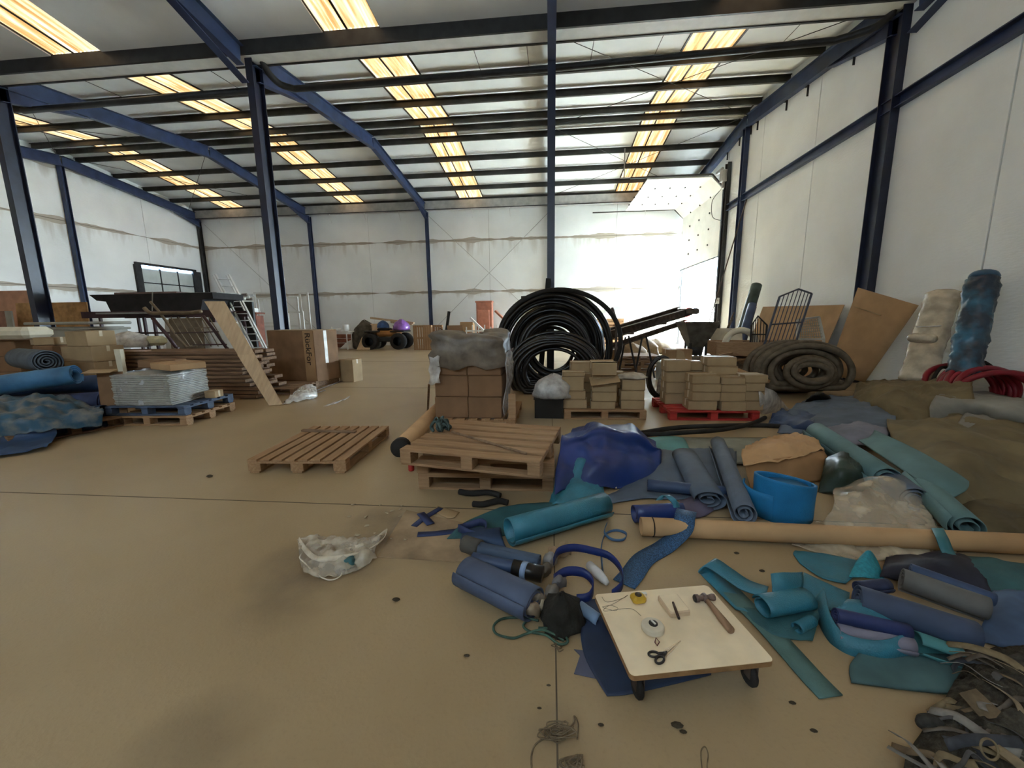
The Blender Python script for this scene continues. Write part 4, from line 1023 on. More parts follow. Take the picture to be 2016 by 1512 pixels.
# grey tote with rim, standing high on the boards
gt = root('grey_tub', 'large grey plastic tub with ribbed rim at the left column', 'tub')
a_, b_ = AY(66, 690, 8.6), AY(194, 690, 8.6); zt = AY(130, 634, 8.6).z; w_ = b_.x - a_.x; cx_ = (a_.x + b_.x) / 2
ob('body', MB().cbox((cx_, 9.0, (zt - .12) / 2), (w_ * .94, .9, zt - .12), .06), M_GREYP, gt)
ob('rim', MB().cbox((cx_, 9.0, zt - .17), (w_ * .98, .96, .06), .02).cbox((cx_, 9.0, zt - .03), (w_, 1.0, .07), .02), M_GREYP, gt)
ob('rib', MB().cbox((cx_, 8.54, zt * .55), (w_ * .95, .03, .05), .01), M_GREYP, gt)
# boards leaning far left
a_, b_ = AY(18, 600, 11.0), AY(160, 600, 11.0); zt = AY(90, 596, 11.0).z
solo('osb_board', 'broad orange brown chipboard leaning behind the left column', 'board', MB().box(((a_.x + b_.x) / 2, 11.1, zt / 2), (b_.x - a_.x, .03, zt * 1.01), Matrix.Rotation(-.06, 3, 'X')), mat('chipboard', (.36, .20, .075), .8, .25, 6))
a_, b_ = AY(-60, 600, 11.5), AY(54, 600, 11.5); zt = AY(20, 571, 11.5).z
solo('insulation_board', 'salmon pink panel leaning at the far left', 'panel', MB().box(((a_.x + b_.x) / 2 - .2, 11.7, zt / 2), (b_.x - a_.x + .6, .06, zt), Matrix.Rotation(-.05, 3, 'X')), mat('salmon_panel', (.44, .23, .14), .8, .15, 3))
a_, b_ = AY(-40, 640, 10.6), AY(12, 640, 10.6); zt = AY(0, 612, 10.6).z
solo('brown_board', 'narrow reddish panel in front of the chipboard', 'panel', MB().box(((a_.x + b_.x) / 2, 10.7, zt / 2), (b_.x - a_.x, .05, zt), Matrix.Rotation(-.04, 3, 'X')), mat('reddish_panel', (.24, .12, .08), .8, .2, 5))
a_ = AY(20, 640, 10.5)
solo('grey_board', 'narrow grey panel standing beside the reddish panel', 'panel', MB().box((a_.x, 10.5, AY(20, 612, 10.5).z / 2), (.22, .04, AY(20, 612, 10.5).z), Matrix.Rotation(-.03, 3, 'X')), M_GREYP)

# ------------------------------------------------------------------ sheet stack on two pallets
pallet('bare lower pallet under the blue pallet on the left', (-5.95, 5.58, 0), math.radians(4), 'wood', group='left pallets')
pallet('blue painted pallet carrying the wrapped sheet stack', (-5.98, 5.60, .146), math.radians(4), 'blue', group='left pallets')
ss = root('sheet_stack', 'stack of flat sheets under shiny clear wrap on the blue pallet', 'sheet stack')
for k in range(17):
    z = .305 + k * .027
    ob('board', MB().cbox((-6.02 + random.uniform(-.006, .006), 5.50, z), (.86 + random.uniform(-.025, .02), .72 + random.uniform(-.02, .02), .021), .003, rotz(.07)), M_GREYP, ss)
wr2 = []
for z in (.30, .38, .46, .54, .62, .70, .77):
    ro = []
    for i in range(33):
        a_ = 2 * PI * (i % 32) / 32 + .1; c_, s_ = math.cos(a_), math.sin(a_); k = 1 / max(abs(c_), abs(s_)) ** .9
        ro.append(Vector((-6.02, 5.50, 0)) + rotz(.07) @ Vector((c_ * k * .45, s_ * k * .38, z + .01 * math.sin(i * 2.1))) * (1 + .012 * noise.noise(Vector((c_ * 5, s_ * 5, z * 22)))))
    wr2.append(ro)
ob('clear_wrap', MB().grid(wr2), film('sheet_wrap', (.66, .66, .66), .20, .14), ss, smooth=True)
carton('carton', 'flat tan carton lying askew on the wrapped sheet stack', (-5.72, 5.52, .80), (.62, .46, .10), -.38, M_CARD, 'cartons on the sheet pallet', tape=False)
carton('carton', 'long brown carton behind the flat one on the sheet stack', (-6.2, 5.72, .80), (.60, .22, .12), .12, M_CARDD, 'cartons on the sheet pallet', tape=False)
carton('carton', 'little tan carton on the right corner of the blue pallet', (-5.47, 5.82, .292), (.17, .2, .11), .1, M_CARD2, 'cartons on the sheet pallet')
solo('cardboard_sheet', 'upright cardboard sheet left of the sheet stack', 'cardboard', MB().box((-6.52, 5.18, .42), (.34, .012, .74), rotz(.25) @ Matrix.Rotation(-.06, 3, 'X')), M_CARDD)
solo('cardboard_sheet', 'folded top flap of cardboard left of the sheet stack', 'cardboard', MB().box((-6.56, 5.10, .81), (.36, .16, .010), rotz(.25) @ Matrix.Rotation(.2, 3, 'X')), M_CARD2)

# ------------------------------------------------------------------ timber stack, plywood, ladder
n_ = 0
for k in range(12):
    z = .05 + k * .078
    for j in range(3):
        y = 7.15 + j * .28
        x0, x1 = -9.2 + random.uniform(-.3, .3), -5.75 + random.uniform(-.25, .12)
        solo('timber_plank', 'dark timber plank in the long stack, %s course, %s' % (('lowest second third fourth fifth sixth seventh eighth ninth tenth eleventh top'.split())[k], ('front', 'middle', 'back')[j]), 'plank', MB().cbox(((x0 + x1) / 2, y, z), (x1 - x0, .25, .062), .004, rotz(random.uniform(-.008, .008))), M_WOODD, 'planks of the long timber stack')
for x in (-8.6, -7.3, -6.1): solo('bearer', 'timber bearer under the long stack near x %s' % ('left', 'middle', 'right')[(-8.6, -7.3, -6.1).index(x)] if False else 'timber bearer under the long stack, %s one' % ('left', 'middle', 'right')[(-8.6, -7.3, -6.1).index(x)], 'bearer', MB().cbox((x, 7.43, .009), (.1, .84, .017), .002), M_WOODD, 'bearers of the long stack')
pallet('pallet at the right foot of the long timber stack', (-5.85, 7.9, 0), math.radians(5), 'dark', group='left pallets')
def board4(name, label, cs, th, m, cat='board', group=None):
    "flat board through four world corners"
    n = (cs[1] - cs[0]).cross(cs[3] - cs[0]).normalized() * th
    return solo(name, label, cat, MB().add(list(cs) + [c_ + n for c_ in cs], [(3, 2, 1, 0), (4, 5, 6, 7), (0, 1, 5, 4), (1, 2, 6, 5), (2, 3, 7, 6), (3, 0, 4, 7)]), m, group)
def lean(b0, b1, t1, t0, **k): return [b0, b1, t1, t0]
f0, f1 = G(530, 799), G(557, 797); f1 = f0 + (f1 - f0)
t0, t1 = AY(400, 592, 7.3), AY(440, 592, 7.35)
m0, m1 = f0.lerp(t0, .42), f1.lerp(t1, .44)
up_ = Vector((0, -.03, .02))
board4('plywood_board', 'lower plywood board leaning on the timber stack', (f0, f1 + Vector((.0, 0, 0)), f1.lerp(t1, .46), f0.lerp(t0, .46)), .018, M_PLY, group='leaning plywood boards')
board4('plywood_board', 'upper plywood board leaning behind the lower one', (f0.lerp(t0, .36) - up_, f1.lerp(t1, .36) - up_, t1 - up_, t0 - up_), .018, M_PLY, group='leaning plywood boards')
ld = root('ladder', 'aluminium ladder leaning over the timber stack', 'ladder')
yl = 11.2
tl, tr_, bl, br = AY(423, 541, yl), AY(436, 541, yl + .45), AY(520, 738, yl - .9), AY(536, 738, yl - .5)
tl, bl = AY(424, 540, yl), AY(516, 720, yl - .1)
d_ = Vector((.33, .12, 0))
d2 = AY(505, 690, yl) - AY(505, 690, yl)
for sgn, nm in ((0, 'rail'), (1, 'rail')):
    a_ = bl + d_ * sgn; b_ = tl + d_ * sgn; a_ = a_ + (a_ - b_).normalized() * (a_.z / max(.1, (b_ - a_).normalized().z)) if a_.z > 0 else a_
    ob('rail', MB().beam(a_, b_, .03, .06, up=Vector((0, 1, 0))), M_ALU, ld)
    LA, LB = (a_, b_)
a0 = LA - d_; b0_ = LB - d_
for k in range(14):
    q = a0.lerp(b0_, .04 + k * .07); ob('rung', MB().tube([q, q + d_], .016, 8), M_ALU, ld, smooth=True)
for sgn in (0, 1): ob('rail', MB().beam(a0 + d_ * sgn + Vector((-.12, .05, 0)), b0_ + d_ * sgn + Vector((-.12, .05, -.02)), .025, .05, up=Vector((0, 1, 0))), M_ALU, ld)

# ------------------------------------------------------------------ black trough on a steel table
tg = root('black_trough', 'long black tapered trough on a steel table', 'trough')
Y0 = 10.2
def q_(px, py, dy=0): return AY(px, py, Y0 + dy)
xa, xb = q_(175, 580).x, q_(418, 578).x
zt, zl, zb = q_(300, 578).z, q_(300, 590).z, q_(300, 612).z
pr = [(xa, zt), (xb, zt), (xb, zl), (q_(400, 600).x, zl - .02), (q_(396, 614).x, zb), (q_(218, 614).x, zb), (q_(208, 592).x, zl - .03), (q_(190, 590).x, zl)]
k_ = len(pr)
ob('body', MB().add([Vector((x, Y0 + y, z)) for y in (0, 1.1) for x, z in pr], [(i, (i + 1) % k_, k_ + (i + 1) % k_, k_ + i) for i in range(k_)] + [tuple(range(k_ - 1, -1, -1)), tuple(range(k_, 2 * k_))]), mat('black_canvas', (.012, .010, .010), .8, .3, 5), tg)
ob('lid_board', MB().box(((q_(216, 572).x + q_(340, 572).x) / 2, Y0 + .5, zt + .03), (q_(340, 572).x - q_(216, 572).x, .8, .05)), mat('brown_lid', (.14, .085, .07), .7, .2, 4), tg)
ob('lid_board', MB().box(((q_(330, 572).x + xb) / 2, Y0 + .55, zt + .012), (xb - q_(330, 572).x, .8, .02)), M_GREYS, tg)
ob('lashing_strap', MB().beam((q_(301, 575).x, Y0 - .01, zt + .05), (q_(300, 610).x, Y0 - .01, zb), .03, .01, up=Vector((0, 1, 0))), M_GREYS, tg)
tab = root('steel_table', 'dark red steel table frame under the black trough', 'table')
zt2 = zb - .002
M_MAR = mat('maroon_steel', (.045, .02, .022), .5, .3, 4)
ob('top_rail', MB().beam((q_(168, 630).x, Y0 - .05, zt2 - .09), (q_(430, 628).x, Y0 - .05, zt2 - .09), .06, .18), M_MAR, tab)
ob('top_rail', MB().beam((q_(168, 630).x, Y0 + 1.1, zt2 - .09), (q_(430, 628).x, Y0 + 1.1, zt2 - .09), .06, .18), M_MAR, tab)
ob('shelf_rail', MB().beam((q_(196, 655).x, Y0, 1.22), (q_(430, 655).x, Y0, 1.22), .05, .05), M_MAR, tab)
for px in (200, 286, 305, 425):
    x = q_(px, 640).x
    for yy in (0, 1.05): ob('leg', MB().beam((x, Y0 + yy, 0), (x, Y0 + yy, zt2 - .18), .06, .06), M_MAR, tab)
ob('deck', MB().box(((xa + xb) / 2, Y0 + .55, zt2 - .02), (xb - xa - .4, 1.1, .03)), M_MAR, tab)
ob('work_board', MB().box(((q_(220, 620).x + q_(380, 620).x) / 2, Y0 - .25, zt2 - .06), (q_(380, 620).x - q_(220, 620).x, .3, .04)), M_GREYS, tab)
solo('white_board', 'white panel leaning under the steel table', 'panel', MB().box(((q_(205, 660).x + q_(285, 660).x) / 2 - .1, Y0 + 2.0, .8), (1.5, .03, 1.6), Matrix.Rotation(-.1, 3, 'X')), M_WHITE)
solo('white_board', 'white panel standing behind the bed frame', 'panel', MB().box((AY(425, 660, 9.6).x, 9.75, .75), (.9, .03, 1.5), Matrix.Rotation(-.1, 3, 'X')), M_WHITE)
# tubular bed frames leaning on the table
bf = root('bedstead', 'tubular steel bed frame leaning before the black trough', 'bed frame')
M_TUB = mat('bronze_tube', (.16, .12, .075), .4, .25, 6, metal=.4)
Yb = 9.0
def w_(px, py, y=Yb): return AY(px, py, y)
ob('end_tube', MB().tube(spline([w_(284, 606), w_(292, 614), w_(302, 617), w_(330, 616), w_(370, 616), w_(396, 613)], 5), .045, 9), M_TUB, bf, smooth=True)
ob('side_tube', MB().tube([w_(296, 594), w_(312, 612), w_(328, 634), w_(346, 660), w_(368, 684), Vector((w_(380, 690).x, Yb + .1, .95))], .03, 8), M_TUB, bf, smooth=True)
ob('side_tube', MB().tube([w_(300, 626), w_(325, 655), w_(347, 684)], .04, 8), M_MAR, bf, smooth=True)
ob('side_tube', MB().tube([w_(400, 622), w_(425, 655), w_(448, 688)], .035, 8), M_MAR, bf, smooth=True)
for i in range(6): ob('bar', MB().tube([w_(336 + i * 15, 624), w_(352 + i * 15, 650), w_(374 + i * 14, 682)], .012, 6), M_TUB, bf, smooth=True)
ob('cross_bar', MB().tube([w_(340, 656), w_(430, 653)], .016, 6), M_MAR, bf, smooth=True); ob('cross_bar', MB().tube([w_(372, 646), w_(420, 645)], .012, 6), M_TUB, bf, smooth=True); ob('cross_bar', MB().tube([w_(380, 679), w_(446, 678)], .016, 6), M_MAR, bf, smooth=True)
ob('foot', MB().beam(Vector((w_(447, 684).x, Yb, 0)), w_(447, 684), .05, .05).beam(Vector((w_(350, 684).x, Yb, 0)), w_(350, 684), .05, .05), M_MAR, bf)
solo('brown_board', 'brown panel behind the bars of the bed frame', 'panel', MB().box(((w_(340, 650, 9.6).x + w_(405, 650, 9.6).x) / 2, 9.5, AY(370, 626, 9.5).z / 2), (w_(405, 650, 9.6).x - w_(340, 650, 9.6).x, .03, AY(370, 626, 9.5).z), Matrix.Rotation(-.06, 3, 'X')), mat('brown_panel', (.16, .125, .085), .7, .2, 5))
bag('plastic_bag', 'wrinkled clear plastic bag behind the tall carton stack', (AY(262, 690, 7.6).x, 7.55, 1.0), .42, .3, .33, M_FILMG, 7, .1)
solo('yellow_bundle', 'dusty yellow bundle on the timber stack', 'bundle', MB().cbox((AY(296, 680, 7.6).x, 7.7, 1.12), (.42, .3, .2), .06), mat('dusty_yellow', (.36, .32, .19), .8, .2, 5))
solo('scrap_strip', 'pink offcut lying on the timber stack', 'offcut', MB().box((AY(275, 695, 7.2).x, 7.15, .951), (.5, .1, .02), rotz(.1)), mat('pink_offcut', (.55, .40, .32), .8))
# ------------------------------------------------------------------ big carton with lettering
bc = local('large_carton', 'large brown carton with big dark lettering beside the column', 'cardboard box', (-5.93, 8.98, 0), math.radians(-14))
ob('body', MB().cbox((0, 0, .70), (1.42, .72, 1.18), .012), M_CARDD, bc)
ob('flap', MB().box((0, -.2, 1.293), (1.40, .34, .006)), M_CARD2, bc); ob('flap', MB().box((0, .18, 1.293), (1.40, .34, .006)), M_CARD2, bc)
ob('tape', MB().box((.712, -.02, .9), (.003, .09, .76)).box((0, 0, 1.298), (1.42, .06, .003)), mat('white_tape', (.75, .73, .68), .4), bc)
ob('side_seam', MB().box((.712, -.02, .3), (.003, .02, .42)), M_CARDD, bc)
ob('print_band', MB().box((.55, -.3615, .7), (.3, .002, 1.16)), M_CARD, bc)
ob('base_tray', MB().box((0, 0, .055), (1.36, .68, .11)), M_WOODD, bc)
fc = bpy.data.curves.new('lettering', 'FONT'); fc.body = 'RückFor'; fc.size = .215; fc.extrude = .001; fc.offset = .003; fc.align_x = 'LEFT'
fo = bpy.data.objects.new('lettering_curve', fc); COL.objects.link(fo)
bpy.context.view_layer.update()
lm = bpy.data.meshes.new_from_object(fo.evaluated_get(bpy.context.evaluated_depsgraph_get())); bpy.data.objects.remove(fo)
lm.materials.clear(); lm.materials.append(mat('print_ink', (.045, .028, .018), .9))
lo = bpy.data.objects.new('lettering', lm); COL.objects.link(lo); lo.parent = bc
lo.location = (.47, -.364, 1.24); lo.rotation_euler = (PI / 2, PI / 2, 0)
carton('carton', 'pale carton behind the large lettered one', (-4.98, 9.35, 0), (.42, .35, .55), -.2, M_CARD2, 'scattered cartons')
solo('wood_offcut', 'upright wood offcut before the large carton', 'offcut', MB().cbox((G(617, 757).x, G(617, 757).y, .22), (.12, .05, .44), .006, Matrix.Rotation(-.1, 3, 'X')), M_PLY)
carton('carton', 'pale grey carton left of the large carton', (AY(532, 740, 8.9).x, 9.15, 0), (.38, .4, .55), .1, M_CARD2, 'scattered cartons')
carton('carton', 'reddish carton on the pale grey one by the column', (AY(524, 700, 8.9).x - .12, 9.15, .552), (.62, .4, .22), .05, M_CARDD, 'scattered cartons')
sheet('plastic_sheet', 'crumpled clear plastic sheet at the foot of the plywood', [[(556, 796, .02), (590, 790, .02), (625, 782, .01)], [(572, 778, .1), (600, 772, .16), (624, 772, .1)], [(590, 764, .1), (605, 756, .2), (622, 760, .12)]], M_FILM, 'plastic sheet', 6, .06, 9, 8)
sheet('plastic_scrap', 'thin pale plastic scrap lying out on the floor', [[(636, 800, .01), (660, 790, .01)], [(650, 797, .012), (684, 784, .03)], [(664, 793, .01), (690, 779, .01)]], M_FILM, 'plastic sheet', 5, .012, 14, 2)
a_, b_ = G(560, 791, .02), G(706, 738, .02)
solo('thin_rod', 'long thin metal rod lying beside the large carton', 'rod', MB().tube([a_, b_], .014, 6), M_RUST, 'rods on the floor')
a_, b_ = G(580, 786, .015), G(640, 768, .015)
solo('thin_rod', 'short metal rod under the plastic by the plywood', 'rod', MB().tube([a_, b_], .012, 6), M_RUST, 'rods on the floor')
# ------------------------------------------------------------------ along the far wall
def far(px, py, y=21.5): return AY(px, py, y)
# white window frames leaning left of the second column
for i, (x0, x1, yt, lb, yy) in enumerate(((513, 560, 586, 'white window frame leaning behind the dark column', 19.8), (566, 590, 585, 'narrow white frame right of the dark column', 20.2), (596, 611, 576, 'tall white door lining by the far column', 20.6), (508, 543, 575, 'large pale frame leaning at the back left', 21.2), (569, 598, 613, 'low white chair-like frame before the far wall', 19.0))):
    a_, b_ = far(x0, 640, yy), far(x1, 640, yy); zt = far(x0, yt, yy).z; t = root('casement', lb, 'frame', 'white frames at the far wall')
    w = .09
    for nm, mb_ in (('stile', MB().box((a_.x, yy, zt / 2), (w, .06, zt))), ('stile', MB().box((b_.x, yy, zt / 2), (w, .06, zt))), ('rail', MB().box(((a_.x + b_.x) / 2, yy, zt - w / 2), (b_.x - a_.x, .06, w))), ('rail', MB().box(((a_.x + b_.x) / 2, yy, zt * .45), (b_.x - a_.x, .06, w)))):
        ob(nm, mb_, M_WHITE, t)
dr = root('red_dresser', 'old red wooden dresser standing behind the ladder', 'dresser')
a_, b_ = far(455, 640, 17), far(506, 640, 17); zt = far(480, 617, 17).z; cx_ = (a_.x + b_.x) / 2
ob('body', MB().cbox((cx_, 17.3, zt * .52), (b_.x - a_.x - .1, .5, zt * .85), .02), mat('red_wood', (.20, .075, .05), .7, .25, 4), dr)
ob('top', MB().cbox((cx_, 17.3, zt), (b_.x - a_.x + .05, .6, .08), .02), MATS['red_wood'], dr)
for k in range(3): ob('drawer', MB().cbox((cx_, 17.03, zt * (.3 + .22 * k)), (b_.x - a_.x - .3, .04, zt * .17), .01), MATS['red_wood'], dr)
for sx in (-1, 1): ob('leg', MB().box((cx_ + sx * (b_.x - a_.x) * .42, 17.1, zt * .5), (.09, .09, zt)), MATS['red_wood'], dr)
solo('white_box', 'white flat box lying on the red dresser', 'box', MB().cbox((cx_ - .1, 17.3, zt + .14), (1.0, .45, .2), .02), M_WHITE)
rk = root('pipe_rack', 'bundle of dark pipes stacked behind the ladder top', 'pipe bundle')
for k in range(7):
    a_ = AY(405, 590 - k % 3 * 5, 12.4); ob('pipe', MB().tube([Vector((a_.x - .6, 12.2 + k * .1, a_.z)), Vector((AY(482, 582, 12.6).x, 12.4 + k * .1, AY(482, 580 + k % 3 * 4, 12.6).z))], .05, 8), M_RUST if k % 2 else M_GALV, rk, smooth=True)
ob('stand', MB().beam((AY(430, 600, 12.4).x, 12.5, 0), (AY(430, 600, 12.4).x, 12.5, AY(430, 592, 12.4).z - .06), .08, .7).beam((AY(470, 600, 12.4).x, 12.6, 0), (AY(470, 600, 12.4).x, 12.6, AY(470, 590, 12.4).z - .06), .08, .7), M_DARK, rk)
# table with white vessels
tb_ = root('low_table', 'low table carrying white vessels near the far wall', 'table')
a_, b_ = far(664, 690, 19.5), far(681, 690, 19.5); zt = far(670, 653, 19.5).z
ob('top', MB().box((a_.x + .1, 19.7, zt), (1.3, .7, .05)), M_WHITE, tb_)
for sx in (-.5, .5):
    for sy in (-.25, .25): ob('leg', MB().beam((a_.x + .1 + sx, 19.7 + sy, 0), (a_.x + .1 + sx, 19.7 + sy, zt), .04, .04), M_WHITE, tb_)
for k, (dx, r_, h_, lb) in enumerate(((-.35, .09, .22, 'white bottle on the low table'), (.0, .14, .14, 'white bowl on the low table'), (.42, .16, .34, 'white bucket tipped on the low table'))):
    solo('white_vessel', lb, 'vessel', MB().lathe([(r_ * .7, 0), (r_, h_ * .3), (r_ * (1.0 if k else .6), h_ * .7), (r_ * (.9 if k else .3), h_), (r_ * .1, h_)], (a_.x + .1 + dx, 19.6, zt + .026), 14), M_WHITE, 'white vessels', smooth=True)
for k, (z, lb) in enumerate(((.12, 'lowest rusty beam along the far wall'), (.38, 'middle rusty beam along the far wall'), (.62, 'top rusty beam along the far wall'))):
    a_, b_ = far(658, 680, 21.2), far(712, 680, 21.2)
    solo('rusty_beam', lb, 'beam', MB().cbox(((a_.x + b_.x) / 2 - .5 * k, 21.4 + .05 * k, z), (3.4, .3, .22), .02), mat('rust_red', (.20, .075, .045), .8, .3, 3), 'rusty beams')
c = far(692, 682, 20.4); c.z = 0
solo('white_dust_heap', 'little heap of white powder before the far beams', 'powder heap', MB().lathe([(.55, 0), (.42, .12), (.26, .3), (.1, .42), (0, .45)], c, 18, None, 1.2, .8), M_WHITE, smooth=True)
bag('dark_tarp_heap', 'dark heap under a tarpaulin near the far wall', (far(724, 690, 20.5).x, 20.35, 0), .8, .5, 1.5, mat('dark_camouflage', (.07, .06, .045), .8, .5, 4, bump=.7), 3, .12, 'tarp heap')
a_ = [AY(702, 682, 19.4), AY(727, 682, 19.4), AY(748, 638, 20.4), AY(724, 638, 20.4)]
for q in a_[:2]: q.z = 0
board4('plywood_board', 'plywood board leaning on the tarpaulin heap', a_, .03, M_PLY, group='far boards')
# quad bike with bags
qb = root('quad_bike', 'parked quad bike with fat tyres before the far wall', 'quad bike')
c = far(785, 682, 19.6)
def wheel(p, r_, w, ax_=Vector((0, 1, 0))):
    R = Vector((0, 0, 1)).rotation_difference(ax_).to_matrix()
    ob('tyre', MB().lathe([(r_ * .55, -w / 2), (r_ * .9, -w / 2), (r_, -w / 3), (r_, w / 3), (r_ * .9, w / 2), (r_ * .55, w / 2), (r_ * .5, 0), (r_ * .55, -w / 2)], p, 22, R), M_BLACKM, qb, smooth=True)
    ob('rim', MB().lathe([(.02, -w * .3), (r_ * .5, -w * .2), (r_ * .55, w * .1), (.02, w * .1)], p, 16, R), M_GREYP, qb, smooth=True)
for dx, dy in ((0, 0), (0, 1.0), (-1.5, 0), (-1.5, 1.0)): wheel(Vector((c.x + dx, 19.6 + dy, .42)), .42, .3)
ob('frame', MB().cbox((c.x - .75, 20.1, .5), (1.5, .5, .25), .06), M_DARK, qb); ob('body', MB().cbox((c.x - .7, 20.1, .82), (1.3, .5, .35), .12), mat('orange_plastic', (.38, .17, .05), .5, .2, 4), qb); ob('seat', MB().cbox((c.x - .9, 20.1, 1.02), (.7, .4, .14), .05), M_BLACKM, qb); ob('handlebar', MB().tube(spline([(c.x - .3, 19.75, 1.2), (c.x - .25, 20.1, 1.15), (c.x - .3, 20.45, 1.2)], 4), .025, 7), M_DARK, qb, smooth=True)
for dx in (-.1, -1.5): ob('mudguard', MB().cbox((c.x + dx + .05, 20.1, .92), (.75, 1.1, .08), .03), M_DARK, qb)
bag('purple_sack', 'shiny purple sack on the front of the quad bike', (c.x + .05, 20.0, .98), .40, .38, .56, mat('purple_foil', (.22, .09, .34), .3, .3, 6, spec=.6), 11, .1)
bag('blue_sack', 'blue sack on the back of the quad bike', (c.x - .98, 20.1, 1.1), .3, .3, .38, mat('blue_cloth', (.04, .10, .24), .6, .3, 5), 12, .1)
# pallets standing upright
a_ = far(838, 686, 19.3)
pallet('upright pallet leaning nearest on the far pallets', (a_.x - .05, 19.25, .60), 0, 'wide', rot=(math.radians(80), math.radians(-90), math.radians(0)), group='upright far pallets')
pallet('upright pallet leaning behind the nearest far pallet', (a_.x + .35, 19.65, .60), 0, 'wide', rot=(math.radians(82), math.radians(-90), math.radians(6)), group='upright far pallets')
for k in range(5):
    pallet('flat pallet in the low far stack, %s' % ('lowest second third fourth top'.split())[k], (a_.x + .6, 20.6, k * .147), math.radians(3 + k), 'wood', group='stacked far pallets')
for i, (p, q, lb) in enumerate((((730, 626), (815, 636), 'long pale lath lying on the far heap'), ((770, 634), (812, 638), 'short pale lath on the far heap'), ((926, 626), (985, 676), 'white lath sloping before the terracotta cabinet'), ((975, 612), (992, 628), 'brown rolled mat leaning right of the cabinet'))):
    a_, b_ = far(*p, 20.9), far(*q, 20.7); b_.z = .06 if i == 2 else b_.z; solo('lath', lb, 'lath', MB().beam(a_, b_, .14, .1), (M_PLY, M_PLY, M_WHITE, M_TERRA)[i], 'laths at the far wall')
# terracotta cabinet
tc = root('terracotta_cabinet', 'terracotta cabinet standing against the far wall', 'cabinet')
a_, b_ = far(938, 640, 21.8), far(969, 640, 21.8); zt = far(950, 593, 21.8).z; cx_ = (a_.x + b_.x) / 2
ob('body', MB().cbox((cx_, 22.1, zt / 2), (b_.x - a_.x, .5, zt), .03), M_TERRA, tc)
ob('door', MB().cbox((cx_ - .04, 21.83, zt * .45), ((b_.x - a_.x) * .76, .05, zt * .72), .02), M_TERRA, tc); ob('top', MB().cbox((cx_, 22.05, zt - .03), (b_.x - a_.x + .06, .6, .1), .02), M_TERRA, tc)
carton('carton', 'grey brown carton left of the terracotta cabinet', (far(918, 640, 21).x, 21.3, 0), (.7, .5, 1.35), 0, M_CARD, 'far cartons')
rk_ = root('white_rack', 'low white rack with bars before the terracotta cabinet', 'rack')
for k in range(6):
    x = far(918 + k * 12, 640, 20.2).x; ob('upright', MB().beam((x, 20.2, 0), (x, 20.2, 1.1 + .1 * (k % 2)), .06, .05), M_WHITE, rk_)
ob('rail', MB().beam((far(916, 640, 20.2).x, 20.2, .9), (far(980, 640, 20.2).x, 20.2, .9), .05, .08), M_WHITE, rk_); ob('rail', MB().beam((far(916, 640, 20.2).x, 20.2, .5), (far(980, 640, 20.2).x, 20.2, .5), .05, .08), M_TERRA, rk_)
# sunlit crates by the door
for k in range(4):
    for j in range(2):
        x = far(1172 + k * 16, 640, 21).x
        t = local('wooden_crate', 'sunlit wooden crate by the far wall, %s row, %s' % (('lower', 'upper')[j], ('first', 'second', 'third', 'fourth')[k] + ' from the pipes'), 'crate', (x, 21.3, j * .72), 0, 'sunlit crates')
        for z in (.08, .28, .48, .66): ob('slat', MB().box((0, -.28, z), (.42, .02, .12)), M_WOOD, t)
        ob('panel', MB().box((0, .26, .36), (.42, .02, .7)), M_WOOD, t)
        for sx in (-.2, .2): ob('post', MB().box((sx, 0, .355), (.03, .56, .71)), M_WOOD, t)
        ob('base', MB().box((0, 0, .012), (.44, .58, .024)), M_WOOD, t)
a_ = far(1160, 640, 20.9)
board4('white_board', 'big white board sloping over the sunlit crates', (Vector((a_.x - .1, 20.7, 1.5)), Vector((a_.x + 1.9, 20.7, 1.95)), Vector((a_.x + 1.9, 21.6, 2.15)), Vector((a_.x - .1, 21.6, 1.7))), .03, M_WHITE)
for k, (x, y, h_, lb) in enumerate(((3.3, 15.0, .8, 'brown sack of rubble left of the hopper'), (4.3, 17.0, .6, 'sagging grey sack in the driveway'), (2.6, 14.0, .7, 'tan sack behind the conveyor'))):
    bag('rubble_sack', lb, (x, y, 0), .7, .5, h_, mat('sack_cloth', (.30, .22, .14), .85, .25, 6, bump=.6), 20 + k, .12)
stack('carton', 1.6, 11.5, [(.7, .5, .3), (.7, .5, .3)], 'the low stack under the conveyor', 0, .1, 'scattered cartons', M_CARD)
pallet('grey pallet under the conveyor', (2.4, 11.6, 0), .1, 'wood', group='wooden pallets')
pallet('pallet stacked on the grey one under the conveyor', (2.45, 11.6, .147), .16, 'wood', group='wooden pallets')
pallet('third pallet on the pair under the conveyor', (2.4, 11.62, .294), .05, 'wood', group='wooden pallets')
# ------------------------------------------------------------------ against the right wall
board4('cardboard_sheet', 'broad cardboard sheet leaning low against the right wall', (AX(1662, 600, 6.9) * 1 + Vector((-.55, 0, 0)), AX(1500, 602, 6.9) + Vector((-.55, 0, 0)), AX(1500, 602, 6.9), AX(1662, 600, 6.9)) if False else (Vector((6.35, AX(1662, 600, 6.85).y, 0)), Vector((6.35, AX(1502, 604, 6.85).y, 0)), AX(1502, 604, 6.85), AX(1662, 600, 6.85)), .012, M_CARD, 'cardboard')
tl_, tr2, br_, bl_ = AX(1689, 566, 6.55), AX(1808, 601, 6.72), AX(1703, 752, 6.35), AX(1628, 735, 5.95)
gr_ = []
for i in range(7):
    u_ = i / 6; a_, b_ = bl_.lerp(tl_, u_), br_.lerp(tr2, u_)
    gr_.append([a_.lerp(b_, j / 6) + Vector((-.06 * math.sin(PI * j / 6) * (1 - u_), 0, 0)) for j in range(7)])
solo('cardboard_sheet', 'big tilted cardboard sheet leaning against the right column', 'cardboard', MB().grid(gr_), M_CARD, smooth=True, solid=.012)
